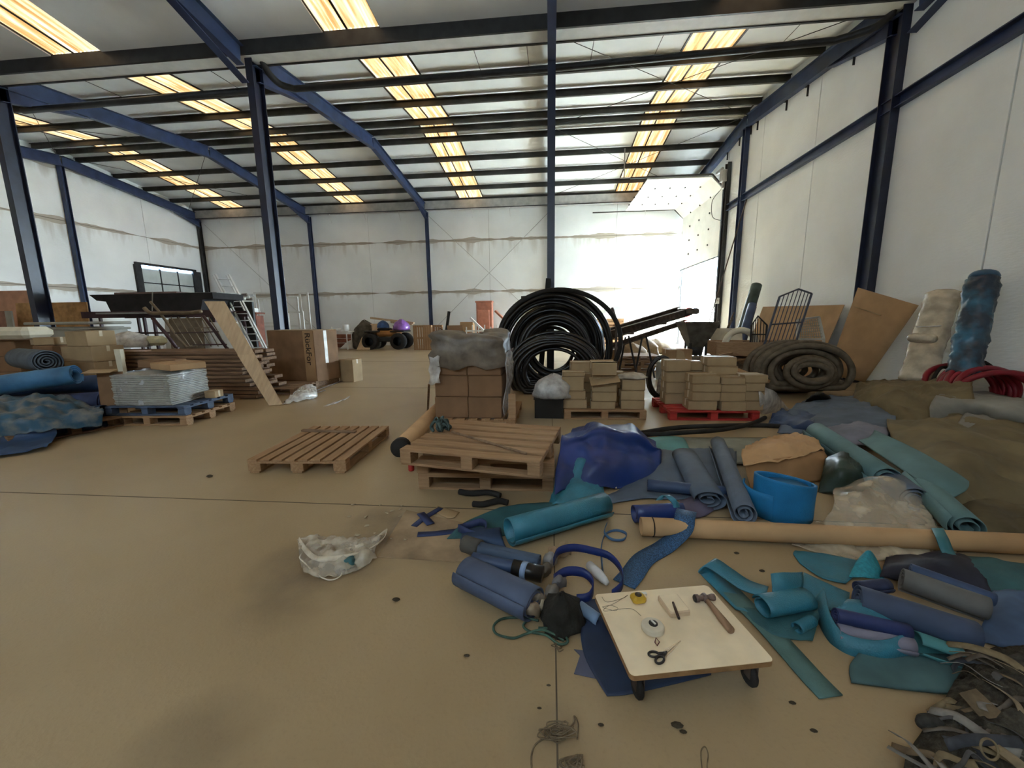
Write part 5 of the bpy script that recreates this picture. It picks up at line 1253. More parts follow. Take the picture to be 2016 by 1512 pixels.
solo('scratch_strip', 'pale torn strip across the big cardboard sheet', 'paper strip', MB().tube([bl_.lerp(tl_, .80).lerp(br_.lerp(tr2, .80), .12) + Vector((-.07, -.02, 0)), bl_.lerp(tl_, .76).lerp(br_.lerp(tr2, .80), .62) + Vector((-.07, -.02, .02))], .012, 6), M_CARD2)
def lt(label, p, q, r_, m_, cat='tube', dx=.7):
    e = AX(*p, XR - .05 - r_); b_ = Vector((e.x - dx, AY(*q, e.y - .0).y, 0)); b_ = AX(*q, e.x - dx)
    return e, b_
e, b_ = AX(1490, 562, 6.75), AX(1462, 655, 6.1); e2_ = b_ + (b_ - e) * (max(b_.z, 0) / max(.2, (e - b_).z))
roll('green_tube', 'dark green roll leaning upright against the right wall', e2_ + Vector((0, 0, .02)), e, .17, mat('dark_green', (.025, .045, .04), .5, .25, 5), group='rolls leaning on the right wall')
e, b_ = AX(1482, 600, 6.35), AX(1466, 655, 5.95); e2_ = b_ + (b_ - e) * (max(b_.z, 0) / max(.2, (e - b_).z))
roll('blue_tube', 'shorter blue roll leaning before the green one', e2_ + Vector((0, 0, .02)), e, .14, M_BLUE, group='rolls leaning on the right wall')
def railing(label, x_pts, y_, m_, bars, grp='steel railings'):
    t = root('steel_railing', label, 'railing', grp)
    (lb_, lt_, mt_, rt_, rb_) = [AY(*p, y_) for p in x_pts]
    lb0, rb0 = lb_.copy(), rb_.copy(); 
    k1 = (lb_ - lt_); lb0 = lt_ + k1 * (lt_.z / max(.1, -k1.z)) ; k2 = (rb_ - rt_); rb0 = rt_ + k2 * (rt_.z / max(.1, -k2.z))
    ob('post', MB().tube([lb0, lt_], .022, 6), m_, t); ob('post', MB().tube([rb0, rt_], .022, 6), m_, t)
    ob('top_rail', MB().tube([lt_, mt_, rt_], .018, 6), m_, t)
    ob('low_rail', MB().tube([lb_.lerp(lt_, .35), rb_.lerp(rt_, .35)], .016, 6), m_, t)
    for k in range(1, bars):
        f_ = k / bars; tp = lt_.lerp(mt_, f_ * 2) if f_ < .5 else mt_.lerp(rt_, f_ * 2 - 1)
        ob('bar', MB().tube([lb0.lerp(rb0, f_), tp], .009, 5), m_, t)
    return t
railing('blue grey steel railing with many bars leaning by the cardboard', ((1508, 668), (1535, 584), (1572, 569), (1598, 578), (1570, 664)), 8.7, mat('blue_grey_steel', (.07, .08, .11), .5, .2, 5, metal=.3), 8)
railing('small dark steel railing left of the large one', ((1478, 668), (1480, 640), (1492, 622), (1510, 640), (1508, 668)), 9.2, M_DARK, 6)
fm = root('wire_mesh', 'grey framed wire mesh panel leaning before the cardboard', 'mesh panel')
cs = [AY(1570, 668, 9.1), AY(1622, 668, 9.1), AY(1612, 624, 9.3), AY(1570, 630, 9.3)]
for i in range(4): ob('frame_bar', MB().beam(cs[i], cs[(i + 1) % 4], .04, .04, up=Vector((0, 1, 0))), M_GALV, fm)
for k in range(1, 12): ob('wire', MB().tube([cs[0].lerp(cs[1], k / 12), cs[3].lerp(cs[2], k / 12)], .008, 4), M_GREYP, fm)
for k in range(1, 8): ob('wire', MB().tube([cs[0].lerp(cs[3], k / 8), cs[1].lerp(cs[2], k / 8)], .008, 4), M_GREYP, fm)
ob('foot', MB().beam(Vector((cs[0].x, cs[0].y, 0)), cs[0], .04, .04).beam(Vector((cs[1].x, cs[1].y, 0)), cs[1], .04, .04), M_GALV, fm)
c = AY(1458, 668, 9.3)
solo('foam_arch', 'tan foam tube bent into an arch on the timber heap', 'foam tube', MB().tube([Vector((c.x + .32 * math.cos(t), 9.3, c.z - .1 + .30 * math.sin(t))) for t in [PI * i / 16 for i in range(17)]], .07, 9), M_FOAM, smooth=True)
a_ = AY(1440, 655, 10.6)
solo('white_board', 'small white panel leaning near the door column', 'panel', MB().box((a_.x, 10.8, .6), (.8, .03, 1.2), Matrix.Rotation(-.25, 3, 'X')), M_FOAM)
def lumpy(p0, p1, r_, n=16, seed=0, amp=.16, twist=0.0, squash=.7, steps=22):
    t = (p1 - p0).normalized(); s_ = t.cross(Vector((0, 0, 1))).normalized(); n_ = s_.cross(t); rows_ = []
    for i in range(steps + 1):
        c_ = p0.lerp(p1, i / steps); ro = []
        for k in range(n + 1):
            a__ = 2 * PI * (k % n) / n
            q = 1 + amp * noise.noise(Vector((math.cos(a__ + twist * i) * 1.6, math.sin(a__ + twist * i) * 1.6, i * .35 + seed))) + amp * .6 * noise.noise(Vector((math.cos(a__) * 4, math.sin(a__) * 4, i * 1.1 + seed)))
            e_ = .75 if i in (0, steps) else 1
            ro.append(c_ + s_ * (math.cos(a__) * r_ * q * e_) + n_ * (math.sin(a__) * r_ * q * squash * e_))
        rows_.append(ro)
    m_ = MB().grid(rows_); k0 = len(m_.v)
    m_.add([p0, p1] , []); m_.f += [(k0, (i + 1), i) for i in range(n)] + [(k0 + 1, steps * (n + 1) + i, steps * (n + 1) + i + 1) for i in range(n)]
    return m_
e, b_ = AX(1859, 574, 6.72), AX(1802, 752, 6.1)
wr_ = root('wrapped_roll', 'tall roll in crinkled clear film leaning on the right wall', 'roll', 'wrapped rolls on the right wall')
ob('body', lumpy(b_, e, .225, n=30, seed=1, amp=.10, squash=.55, steps=44), mat('crinkled_film', (.50, .43, .32), .2, .25, 5, bump=1.0, bscale=6, spec=.9), wr_, smooth=True)
k_ = AX(1842, 668, 6.05); k2_ = AX(1790, 664, 5.9)
ob('film_lump', lumpy(k_, k2_, .09, seed=4, amp=.15, squash=.8, steps=8), MATS['crinkled_film'], wr_, smooth=True)
ob('binding', MB().tube([b_.lerp(e, .62) + Vector((math.cos(t) * .235, math.sin(t) * .16, .02 * math.cos(t))) for t in [2 * PI * i / 20 for i in range(20)]], .012, 6, closed=True), M_FILMG, wr_, smooth=True)
e, b_ = AX(1937, 546, 6.68), AX(1895, 742, 6.15)
br2 = root('wrapped_roll', 'tall dark blue roll twisted in film at the right wall', 'roll', 'wrapped rolls on the right wall')
ob('body', lumpy(b_, e, .18, n=30, seed=9, amp=.20, twist=.12, squash=.8, steps=44), mat('blue_twisted_film', (.012, .03, .055), .28, .5, 3, bump=.8, bscale=8, col2=(.03, .16, .28), spec=.6, lo=.45, hi=.7), br2, smooth=True)
ob('top_cap', MB().lathe([(.0, 0), (.16, 0), (.17, .05), (.15, .09), (0, .1)], e - Vector((0, 0, .03)), 16, (e - b_).to_track_quat('Z', 'Y').to_matrix()), mat('blue_cap', (.04, .09, .15), .4, .2, 5), br2, smooth=True)

# ------------------------------------------------------------------ heap of sheets and tarpaulins on the right
HG = 'sheets heaped on the right'
sheet('tarpaulin', 'olive tarpaulin bunched at the foot of the leaning rolls', [[(1690, 800, .12), (1770, 830, .16), (1840, 838, .16), (1930, 820, .2)], [(1680, 775, .2), (1760, 778, .42), (1835, 772, .46), (1915, 770, .5)], [(1690, 756, .2), (1760, 752, .38), (1835, 748, .45), (1905, 748, .45)], [(1695, 752, .02), (1750, 752, .02), (1800, 752, .1), (1840, 752, .2)]], M_OLIVE, 'tarpaulin', 10, .10, 4, 1, group=HG)
sheet('grey_sheet', 'stiff grey sheet folded beside the red hose', [[(1835, 835, .18), (1920, 830, .15), (1990, 850, .12), (2100, 880, .1)], [(1830, 800, .36), (1910, 795, .38), (1990, 815, .35), (2100, 835, .3)], [(1850, 775, .44), (1920, 782, .42), (1990, 790, .44), (2100, 800, .42)], [(1880, 768, .3), (1930, 772, .3), (1990, 780, .3), (2100, 790, .3)]], M_GREYS, 'sheet', 7, .04, 5, 2, group=HG)
sheet('grey_sheet', 'second grey sheet lying flat below the folded one', [[(1860, 868, .12), (1930, 880, .10), (2010, 880, .10), (2120, 890, .08)], [(1880, 838, .28), (1940, 838, .25), (2010, 850, .2), (2120, 865, .16)], [(1900, 812, .33), (1950, 822, .24), (2010, 838, .2), (2120, 850, .16)]], M_GREYS, 'sheet', 7, .03, 6, 3, group=HG)
sheet('tarpaulin', 'broad olive brown tarpaulin mound at the right edge', [[(1845, 1012, .01), (1905, 1020, .01), (1970, 1030, .01), (2120, 1060, .01)], [(1810, 960, .05), (1880, 950, .20), (1950, 955, .10), (2120, 970, .06)], [(1775, 905, .10), (1860, 895, .26), (1950, 900, .24), (2120, 910, .20)], [(1752, 858, .16), (1850, 846, .30), (1930, 855, .30), (2120, 875, .26)], [(1745, 838, .20), (1850, 828, .28), (1930, 828, .30), (2120, 850, .24)], [(1745, 830, .02), (1850, 822, .05), (1930, 820, .05), (2120, 840, .05)]], M_OLIVE, 'tarpaulin', 10, .10, 2.4, 4, group=HG)
sheet('tarpaulin', 'dark brown fold of tarpaulin before the teal rolls', [[(1870, 1055, .01), (1940, 1075, .01), (2010, 1085, .01), (2120, 1100, .01)], [(1880, 1010, .06), (1950, 1015, .12), (2020, 1025, .1), (2120, 1030, .08)], [(1890, 975, .04), (1950, 975, .06), (2020, 985, .05), (2120, 990, .05)]], mat('dark_olive', (.10, .078, .04), .8, .3, 4), 'tarpaulin', 7, .04, 6, 5, group=HG)
sheet('blue_grey_sheet', 'wide grey blue sheet lying behind the kraft package', [[(1530, 850, .02), (1600, 858, .05), (1690, 868, .06), (1765, 868, .08)], [(1545, 822, .10), (1615, 815, .17), (1690, 822, .20), (1765, 832, .2)], [(1560, 800, .14), (1630, 792, .2), (1700, 796, .22), (1755, 805, .2)], [(1590, 785, .1), (1650, 780, .14), (1700, 780, .16), (1745, 792, .12)]], M_BLUEG, 'sheet', 8, .05, 5, 6, group=HG)
sheet('blue_grey_sheet', 'crumpled blue sheet edge folded near the red pallet', [[(1512, 836, .01), (1550, 846, .02), (1600, 850, .06)], [(1520, 818, .06), (1558, 826, .14), (1602, 835, .16)], [(1540, 806, .05), (1570, 808, .12), (1606, 818, .14)]], M_BLUE, 'sheet', 6, .06, 9, 7, group=HG)
sheet('grey_sheet', 'lilac grey sheet under the wide blue one', [[(1600, 868, .03), (1660, 880, .05), (1740, 872, .10)], [(1620, 848, .12), (1680, 848, .18), (1750, 850, .18)], [(1640, 835, .12), (1690, 830, .18), (1750, 838, .16)]], mat('lilac_grey', (.17, .175, .22), .7, .2, 3), 'sheet', 6, .03, 7, 8, group=HG)
solo('dark_hump', 'black sack humped behind the wide blue sheet', 'sack', MB().grid(patch([[(1582, 795, .02), (1610, 797, .02), (1640, 795, .02)], [(1590, 785, .2), (1612, 772, .34), (1636, 783, .2)], [(1595, 780, .05), (1612, 775, .05), (1632, 780, .05)]], 6, .02, 8, 2)), M_BLACKM, smooth=True, solid=.01)
HR = 'teal and grey rolls on the right'
roll('fabric_roll', 'long dusty teal roll running across the right heap', G(1606, 850, .16), G(1745, 945, .14), .13, M_TEALG, group=HR, rin=.3)
sheet('teal_sheet', 'long flat dusty teal sheet beside the teal roll', [[(1690, 868, .16), (1760, 915, .17), (1830, 960, .16), (1868, 985, .13)], [(1712, 862, .20), (1785, 900, .24), (1855, 940, .24), (1902, 966, .20)], [(1722, 848, .20), (1800, 885, .25), (1870, 925, .26), (1906, 950, .22)]], M_TEALG, 'sheet', 7, .0, 5, 9, solid=.012, group=HG)
roll('fabric_roll', 'short dusty teal roll pointing to the long cardboard tube', G(1805, 945, .12), G(1905, 1040, .10), .105, M_TEALG, group=HR, rin=.25)
roll('fabric_roll', 'slate roll end tucked under the long teal roll', G(1722, 925, .10), G(1800, 985, .10), .10, M_BLUEG, group=HR, rin=.3)
sheet('dark_green_bag', 'dark green bag bulging right of the kraft package', [[(1610, 968, .01), (1660, 975, .01), (1712, 965, .01)], [(1620, 930, .14), (1665, 925, .22), (1705, 935, .12)], [(1625, 905, .16), (1660, 893, .24), (1695, 905, .14)], [(1630, 900, .02), (1660, 895, .02), (1690, 900, .02)]], mat('dark_green_film', (.02, .04, .032), .4, .3, 5), 'bag', 7, .04, 8, 3)
kp = root('kraft_package', 'crumpled kraft paper package lying in the right heap', 'package')
ob('front_face', MB().grid(patch([[(1478, 962, .005), (1520, 957, .005), (1570, 953, .005), (1635, 945, .005)], [(1470, 930, .14), (1520, 922, .16), (1575, 915, .17), (1630, 905, .15)], [(1466, 912, .22), (1518, 905, .24), (1575, 895, .24), (1622, 886, .2)]], 5, .008, 9, 1)), mat('kraft_front', (.36, .20, .09), .8, .1, 4), kp, smooth=True, solid=.006)
ob('crumpled_top', MB().grid(patch([[(1464, 914, .225), (1518, 908, .24), (1575, 898, .24), (1624, 886, .2)], [(1460, 890, .24), (1515, 882, .28), (1570, 872, .28), (1612, 868, .22)], [(1470, 878, .2), (1515, 864, .25), (1560, 857, .25), (1600, 860, .18)], [(1490, 870, .04), (1520, 860, .06), (1560, 855, .06), (1595, 858, .04)]], 8, .04, 9, 2)), M_KRAFT, kp, smooth=True, solid=.005)
# clear sheet in front of the dark bag
sheet('clear_sheet', 'large wrinkled translucent sheet behind the long cardboard tube', [[(1600, 1040, .01), (1680, 1042, .01), (1760, 1045, .01), (1858, 1050, .02)], [(1640, 1000, .05), (1700, 995, .10), (1765, 990, .12), (1835, 1010, .08)], [(1640, 968, .10), (1690, 962, .17), (1755, 955, .2), (1810, 975, .12)], [(1648, 955, .08), (1695, 945, .14), (1745, 935, .2), (1785, 945, .12)]], film('milky_film', (.70, .62, .48), .34, .25), 'plastic sheet', 10, .06, 3.5, 5)
sheet('clear_sheet', 'milky plastic strip under the long cardboard tube', [[(1560, 1075, .004), (1680, 1105, .004), (1790, 1098, .004), (1880, 1090, .006)], [(1555, 1062, .012), (1670, 1075, .03), (1780, 1082, .03), (1885, 1076, .02)], [(1552, 1052, .004), (1670, 1058, .01), (1780, 1066, .01), (1885, 1064, .01)]], film('milky_film2', (.60, .52, .38), .45, .3), 'plastic sheet', 8, .02, 9, 7)
# long cardboard tube
lt_ = root('long_tube', 'very long cardboard tube lying across the right heap', 'tube')
a_, b_ = G(1262, 1036, .07), G(2090, 1074, .07)
ob('tube_wall', MB().tube([a_, a_.lerp(b_, .33), a_.lerp(b_, .66), b_], .062, 20, cap=False), mat('tube_paper', (.46, .29, .145), .7, .1, 3, stretch=(1, 1, 1)), lt_, smooth=True, solid=.005)
ob('black_tie', MB().tube([a_.lerp(b_, .03) + Vector((0, math.cos(t) * .064, math.sin(t) * .064)) for t in [2 * PI * i / 16 for i in range(16)]], .004, 5, closed=True), M_BLACKM, lt_)

# ------------------------------------------------------------------ blue sheets right of the pallet stack
sheet('blue_tarp', 'shiny royal blue tarp humped beside the pallet stack', [[(1092, 985, .01), (1130, 970, .02), (1200, 960, .03), (1290, 945, .02)], [(1094, 930, .18), (1140, 915, .22), (1210, 915, .2), (1300, 910, .12)], [(1102, 885, .32), (1150, 872, .34), (1220, 880, .28), (1302, 882, .2)], [(1108, 862, .36), (1180, 838, .45), (1235, 842, .42), (1292, 872, .25)], [(1130, 850, .1), (1185, 846, .1), (1240, 850, .1), (1290, 870, .05)]], M_ROYAL, 'tarp', 10, .085, 3.2, 11)
sheet('teal_sheet', 'crumpled teal sheet standing against the pallet stack', [[(1080, 992, .005), (1120, 996, .005), (1190, 975, .005)], [(1092, 955, .08), (1130, 955, .10), (1186, 958, .04)], [(1098, 925, .16), (1135, 925, .18), (1172, 940, .10)], [(1105, 905, .2), (1150, 905, .24), (1172, 905, .2)], [(1120, 900, .20), (1152, 894, .25), (1180, 885, .29)]], M_TEAL, 'sheet', 8, .035, 9, 12)
HB = 'blue grey sheets in the middle of the heap'
sheet('blue_grey_sheet', 'flat slate sheet under the tall grey roll', [[(1130, 1010, .004), (1250, 985, .006), (1350, 985, .006), (1440, 985, .006)], [(1240, 950, .02), (1290, 935, .06), (1370, 940, .04), (1450, 945, .03)], [(1270, 905, .04), (1310, 900, .08), (1380, 905, .05), (1450, 905, .04)], [(1285, 880, .02), (1320, 878, .03), (1390, 880, .02), (1450, 880, .02)]], M_BLUEG, 'sheet', 7, .02, 6, 13, group=HB)
roll('fabric_roll', 'broad slumped grey blue roll left of the tall grey roll', G(1345, 895, .12), G(1395, 985, .09), .14, M_BLUEG, group=HR, squash=.6, rin=.2)
roll('fabric_roll', 'tall narrow grey blue roll lying over the heap', G(1412, 872, .16), G(1466, 1012, .13), .088, mat('speckled_grey_blue', (.12, .155, .21), .65, .15, 5, bump=.3, bscale=90), group=HR, rin=.2)
roll('fabric_roll', 'thin blue roll lying crosswise below the slumped roll', G(1275, 955, .09), G(1432, 970, .09), .055, M_BLUE, group=HR, rin=.2)
sheet('teal_sheet', 'pale turquoise sheet behind the blue rolls', [[(1285, 895, .02), (1320, 900, .02), (1360, 895, .02)], [(1275, 872, .04), (1320, 868, .08), (1352, 872, .05)], [(1278, 862, .02), (1320, 858, .03), (1345, 862, .02)]], mat('turquoise', (.10, .27, .27), .6, .12, 4), 'sheet', 5, .01, 8, 14)
sheet('grey_sheet', 'large thin grey sheet spread behind the blue rolls', [[(1340, 905, .015), (1440, 915, .02), (1540, 900, .02)], [(1330, 880, .02), (1440, 885, .03), (1560, 880, .03)], [(1300, 862, .012), (1440, 862, .015), (1580, 862, .015)]], mat('grey_green_film', (.21, .22, .18), .6, .2, 4), 'sheet', 5, .01, 8, 15)
roll('royal_roll', 'curled royal blue offcut before the thin blue roll', G(1248, 1010, .07), G(1340, 1005, .07), .075, M_ROYAL, rin=.6, turns=1.3)
ribbon('mesh_ribbon', 'curled teal mesh ribbon on the royal blue offcut', [G(1296, 985, .16), G(1310, 975, .19), G(1325, 985, .17), G(1332, 1000, .12), G(1318, 1012, .08)], .05, M_TEAL, [(1, .2, 0)] * 5)
sheet('purple_sheet', 'purple grey offcut under the mesh ribbon', [[(1320, 1020, .01), (1380, 1018, .01), (1405, 1005, .01)], [(1325, 1000, .06), (1370, 990, .07), (1398, 985, .04)], [(1340, 985, .03), (1370, 975, .04), (1390, 972, .03)]], mat('purple_grey', (.10, .09, .14), .6, .2, 5), 'sheet', 5, .015, 9, 16)
ribbon('mesh_band', 'broad blue mesh band hanging over the long tube', [G(1352, 1005, .15), G(1348, 1018, .15), G(1342, 1045, .08), G(1310, 1075, .012), G(1268, 1100, .008), G(1245, 1130, .008), G(1228, 1150, .008)], .13, mat('blue_mesh', (.03, .085, .18), .55, .4, 170, detail=0, lo=.45, hi=.55), None)
bag('black_gap_sack', 'black sack in the hollow below the royal blue tarp', (G(1200, 945).x, G(1200, 945).y, 0), .20, .16, .16, M_BLACKM, 3, .1)
solo('beige_scrap', 'beige paper scrap below the royal blue tarp', 'paper scrap', MB().grid(patch([[(1195, 955, .02), (1215, 962, .02)], [(1185, 930, .1), (1210, 945, .05)]], 4)), M_FOAM, smooth=True, solid=.003)
cyl = root('foam_tub', 'bright blue rolled foam cylinder standing open in the heap', 'foam cylinder')
c = G(1538, 1012); R_ = .195; rows_ = []
for z in (0, .06, .12, .18, .235, .27, .285):
    k = 1 + (.015 if z > .2 else 0)
    rows_.append([Vector((c.x + math.cos(t) * R_ * k * 1.04, c.y + math.sin(t) * R_ * k * .9, z + .035 * math.cos(t + 2.6) * (z / .28))) for t in [2 * PI * i / 40 for i in range(41)]])
ob('wall', MB().grid(rows_), M_BRIGHT, cyl, smooth=True, solid=.018)
rows_ = []
for z in (0.02, .08, .15, .2):
    rows_.append([Vector((c.x + math.cos(t) * (R_ + .06 * (3.9 - t)) , c.y + math.sin(t) * (R_ + .05 * (3.9 - t)), z)) for t in [2.3 + 1.6 * i / 14 for i in range(15)]])
ob('outer_flap', MB().grid(rows_), M_BRIGHT, cyl, smooth=True, solid=.012)
ob('inner_sheet', MB().lathe([(.02, .19), (.13, .20), (.165, .235)], c, 30, None, 1.04, .9), mat('bright_blue_inner', (.012, .20, .44), .6, .1, 6), cyl, smooth=True)
# ------------------------------------------------------------------ floor in front of the pallet stack
solo('floor_cardboard', 'dirty flattened cardboard sheet lying on the floor', 'cardboard', MB().plate([(p.x, p.y) for p in (G(742, 1098), G(925, 1108), G(935, 1035), G(800, 1005))], .005, None, (0, 0, .001)), mat('dirty_cardboard', (.30, .215, .13), .9, .3, 4, bump=.3))
roll('pool_cover_roll', 'large teal bubble cover roll in front of the pallet stack', G(1003, 1046, .10), G(1192, 992, .10), .098, M_TEAL, rin=.72, turns=1.25, wob=.02, solid=.008)
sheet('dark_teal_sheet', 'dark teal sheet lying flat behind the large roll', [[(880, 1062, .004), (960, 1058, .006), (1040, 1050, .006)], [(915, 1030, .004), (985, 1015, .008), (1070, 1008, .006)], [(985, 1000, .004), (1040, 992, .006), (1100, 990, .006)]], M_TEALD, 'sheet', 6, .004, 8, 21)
for i, (p, q, lb) in enumerate((((905, 968), (985, 976), 'upper flat black rubber strip beside the pallets'), ((932, 992), (1000, 990), 'lower folded black rubber strip beside the pallets'))):
    a_, b_ = G(*p, .02), G(*q, .02)
    solo('rubber_strip', lb, 'rubber strip', MB().tube(spline([a_, a_.lerp(b_, .3) + Vector((0, -.03, .01)), a_.lerp(b_, .7) + Vector((0, .02, .01)), b_], 5), .026, 8), M_BLACKM, 'rubber strips', smooth=True)
BS = 'blue offcuts around the large roll'
ribbon('blue_strip', 'flat blue strip pointing left from the loops', [G(822, 1052, .012), G(860, 1050, .008), G(910, 1044, .008)], .06, M_NAVYS if False else mat('indigo_strip', (.025, .04, .11), .6, .2, 5), None, 'strip', BS)
ribbon('blue_strip', 'blue strip crossing the cardboard by the paper scrap', [G(815, 1036, .008), G(835, 1020, .012), G(868, 1000, .008)], .05, MATS['indigo_strip'], None, 'strip', BS)
ribbon('blue_strip', 'short blue strip crossing the slanted one', [G(828, 1010, .014), G(848, 1032, .014)], .06, MATS['indigo_strip'], None, 'strip', BS)
solo('paper_scrap', 'torn cardboard scrap lying near the blue strips', 'paper scrap', MB().grid(patch([[(852, 1006, .006), (880, 1020, .004), (896, 1018, .01)], [(862, 996, .006), (885, 1002, .014), (905, 1008, .006)]], 4, .004, 12)), M_CARD2, smooth=True, solid=.003)
lp = []
for k in range(40):
    a_ = k / 39 * 2 * PI * 2.2; c = G(930, 1040, .05); lp.append(c + Vector((math.cos(a_) * .10, math.sin(a_) * .07, .02 * math.sin(a_ * 2))))
ribbon('blue_loop', 'loose coil of blue strip left of the large roll', lp, .05, MATS['indigo_strip'], [(0, .3, 1)] * 40, 'strip', BS, n=1)
sheet('navy_sheet', 'dark blue crumpled sheet under the left end of the large roll', [[(905, 1068, .01), (950, 1075, .01), (1000, 1082, .01)], [(908, 1055, .06), (950, 1056, .07), (990, 1062, .05)], [(912, 1045, .03), (950, 1040, .04), (985, 1042, .03)]], M_DKBL, 'sheet', 6, .02, 9, 22)
roll('fabric_roll', 'flattened slate blue roll nearest the camera side', G(915, 1122, .085), G(1052, 1188, .085), .105, mat('slate_blue', (.07, .095, .16), .55, .15, 4), rin=.35, squash=.8, group='small blue rolls')
roll('fabric_roll', 'thin blue roll with a black end behind the slate roll', G(930, 1100, .10), G(1066, 1130, .09), .042, M_BLUE, rin=.2, group='small blue rolls')
roll('fabric_roll', 'blue roll with a grey wrapped end beside the thin one', G(945, 1080, .09), G(1062, 1106, .08), .05, mat('denim_blue', (.055, .085, .14), .6, .15, 5), rin=.2, group='small blue rolls')
solo('black_sleeve', 'black plastic sleeve around the end of the thin blue roll', 'sleeve', MB().tube([G(1010, 1117, .097), G(1068, 1131, .09)], .0455, 14), M_BLACK, smooth=True)
solo('pale_band', 'pale blue band around the black sleeve', 'band', MB().tube([G(1028, 1121, .096), G(1038, 1124, .095)], .048, 14), mat('pale_blue', (.25, .36, .55), .5), smooth=True)
solo('grey_sleeve', 'dark grey sleeve on the left end of the wrapped roll', 'sleeve', MB().tube([G(915, 1070, .085), G(945, 1080, .09)], .053, 14), mat('taupe', (.08, .075, .065), .8), smooth=True)
for i in range(9):
    p = [(1058, 1178), (1075, 1190), (1085, 1165), (1070, 1120), (1082, 1100), (1090, 1090), (1110, 1082), (1048, 1200), (1100, 1148)][i]
    lb = 'crumpled %s scrap among the small blue rolls, %s' % (['beige', 'cream', 'grey', 'taupe', 'pale grey', 'tan', 'buff', 'sand', 'ash'][i], ['at the slate roll end', 'before the dark sack', 'above the dark sack', 'at the sleeve end', 'behind the sleeve end', 'under the ribbon', 'near the large roll', 'on the floor', 'beside the ribbon'][i])
    sheet('paper_scrap', lb, [[(p[0] - 14, p[1] + 9, .02), (p[0], p[1] + 12, .03), (p[0] + 14, p[1] + 6, .02)], [(p[0] - 12, p[1], .07), (p[0], p[1] - 2, .10), (p[0] + 14, p[1] - 4, .06)], [(p[0] - 8, p[1] - 8, .05), (p[0] + 4, p[1] - 12, .08), (p[0] + 14, p[1] - 12, .04)]], mat('scrap_%d' % i, [(.36, .31, .24), (.5, .45, .33), (.22, .21, .19), (.14, .13, .11), (.33, .33, .33), (.34, .24, .15), (.38, .29, .18), (.42, .34, .24), (.18, .18, .19)][i], .8, .2, 9), 'paper scrap', 4, .03, 16, i + 30, group='paper scraps')
bag('dark_sack', 'black sack slumped left of the tool dolly', (G(1105, 1228).x, G(1105, 1228).y, 0), .10, .10, .17, mat('black_cloth', (.018, .018, .015), .85, .4, 8, bump=.6), 15, .16)
sheet('black_cloth', 'small black cloth lying under the black sack', [[(1070, 1240, .006), (1105, 1252, .008), (1138, 1245, .006)], [(1072, 1215, .03), (1105, 1215, .06), (1135, 1215, .05)], [(1085, 1195, .02), (1110, 1192, .05), (1130, 1192, .05)]], M_BLACKM, 'cloth', 5, .02, 14, 41)
ribbon('blue_ribbon', 'royal blue ribbon standing in a wide loop', [G(1090, 1105, .07), G(1100, 1085, .10), G(1130, 1078, .11), G(1170, 1085, .09), G(1200, 1095, .07), G(1222, 1120, .05), G(1225, 1150, .03), G(1205, 1170, .02)], .045, mat('royal_ribbon', (.008, .022, .12), .4, .15, 8), [(0, .35, 1)] * 8, 'ribbon', 'blue ribbons')
ribbon('blue_ribbon', 'royal blue ribbon coiled beside the black sack', [G(1090, 1140, .08), G(1115, 1125, .10), G(1150, 1128, .09), G(1168, 1150, .06), G(1160, 1175, .04), G(1135, 1180, .03)], .05, MATS['royal_ribbon'], [(0, .4, 1)] * 6, 'ribbon', 'blue ribbons')
ribbon('blue_ribbon', 'thin blue ribbon curling on the floor right of the large roll', [G(1195, 1030, .02), G(1190, 1048, .03), G(1205, 1062, .02), G(1228, 1062, .02), G(1232, 1050, .03), G(1212, 1044, .03), G(1192, 1052, .02), G(1184, 1075, .01), G(1185, 1110, .012), G(1188, 1140, .015)], .018, mat('steel_blue_ribbon', (.04, .10, .20), .5, .15, 8), [(.3, .3, 1)] * 10, 'ribbon', 'blue ribbons')
solo('white_tube', 'small white plastic tube with a dark nozzle beside the mesh band', 'tube', MB().tube([G(1160, 1112, .04), G(1178, 1130, .04), G(1190, 1142, .035), G(1196, 1149, .03)], [.025, .03, .022, .014], 12), mat('white_plastic', (.55, .55, .55), .4, .1, 8), smooth=True)
# navy sheets under the dolly
sheet('navy_sheet', 'large navy sheet lying under the tool dolly', [[(1195, 1372, .004), (1240, 1368, .004), (1320, 1350, .004), (1400, 1330, .004)], [(1150, 1290, .006), (1230, 1290, .01), (1310, 1280, .01), (1400, 1280, .004)], [(1140, 1210, .02), (1200, 1210, .02), (1280, 1210, .01), (1360, 1220, .004)], [(1140, 1180, .015), (1190, 1180, .02), (1250, 1185, .01), (1330, 1200, .004)]], mat('navy_blue_sheet', (.024, .038, .075), .5, .25, 4), 'sheet', 6, .004, 8, 42, solid=.003)
solo('lilac_sheet', 'pointed lilac grey offcut sticking out left of the dolly', 'sheet', MB().plate([(p.x, p.y) for p in (G(1130, 1328), G(1195, 1342), G(1215, 1338), G(1165, 1268), G(1148, 1282), G(1130, 1280), G(1142, 1292))], .003, None, (0, 0, .002)), mat('lilac_slate', (.085, .095, .15), .6, .15, 5))
roll('blue_curl', 'pale blue curled edge beside the dolly corner', G(1140, 1195, .05), G(1178, 1222, .03), .03, mat('pale_slate', (.16, .24, .36), .5), rin=.5, turns=1.0)
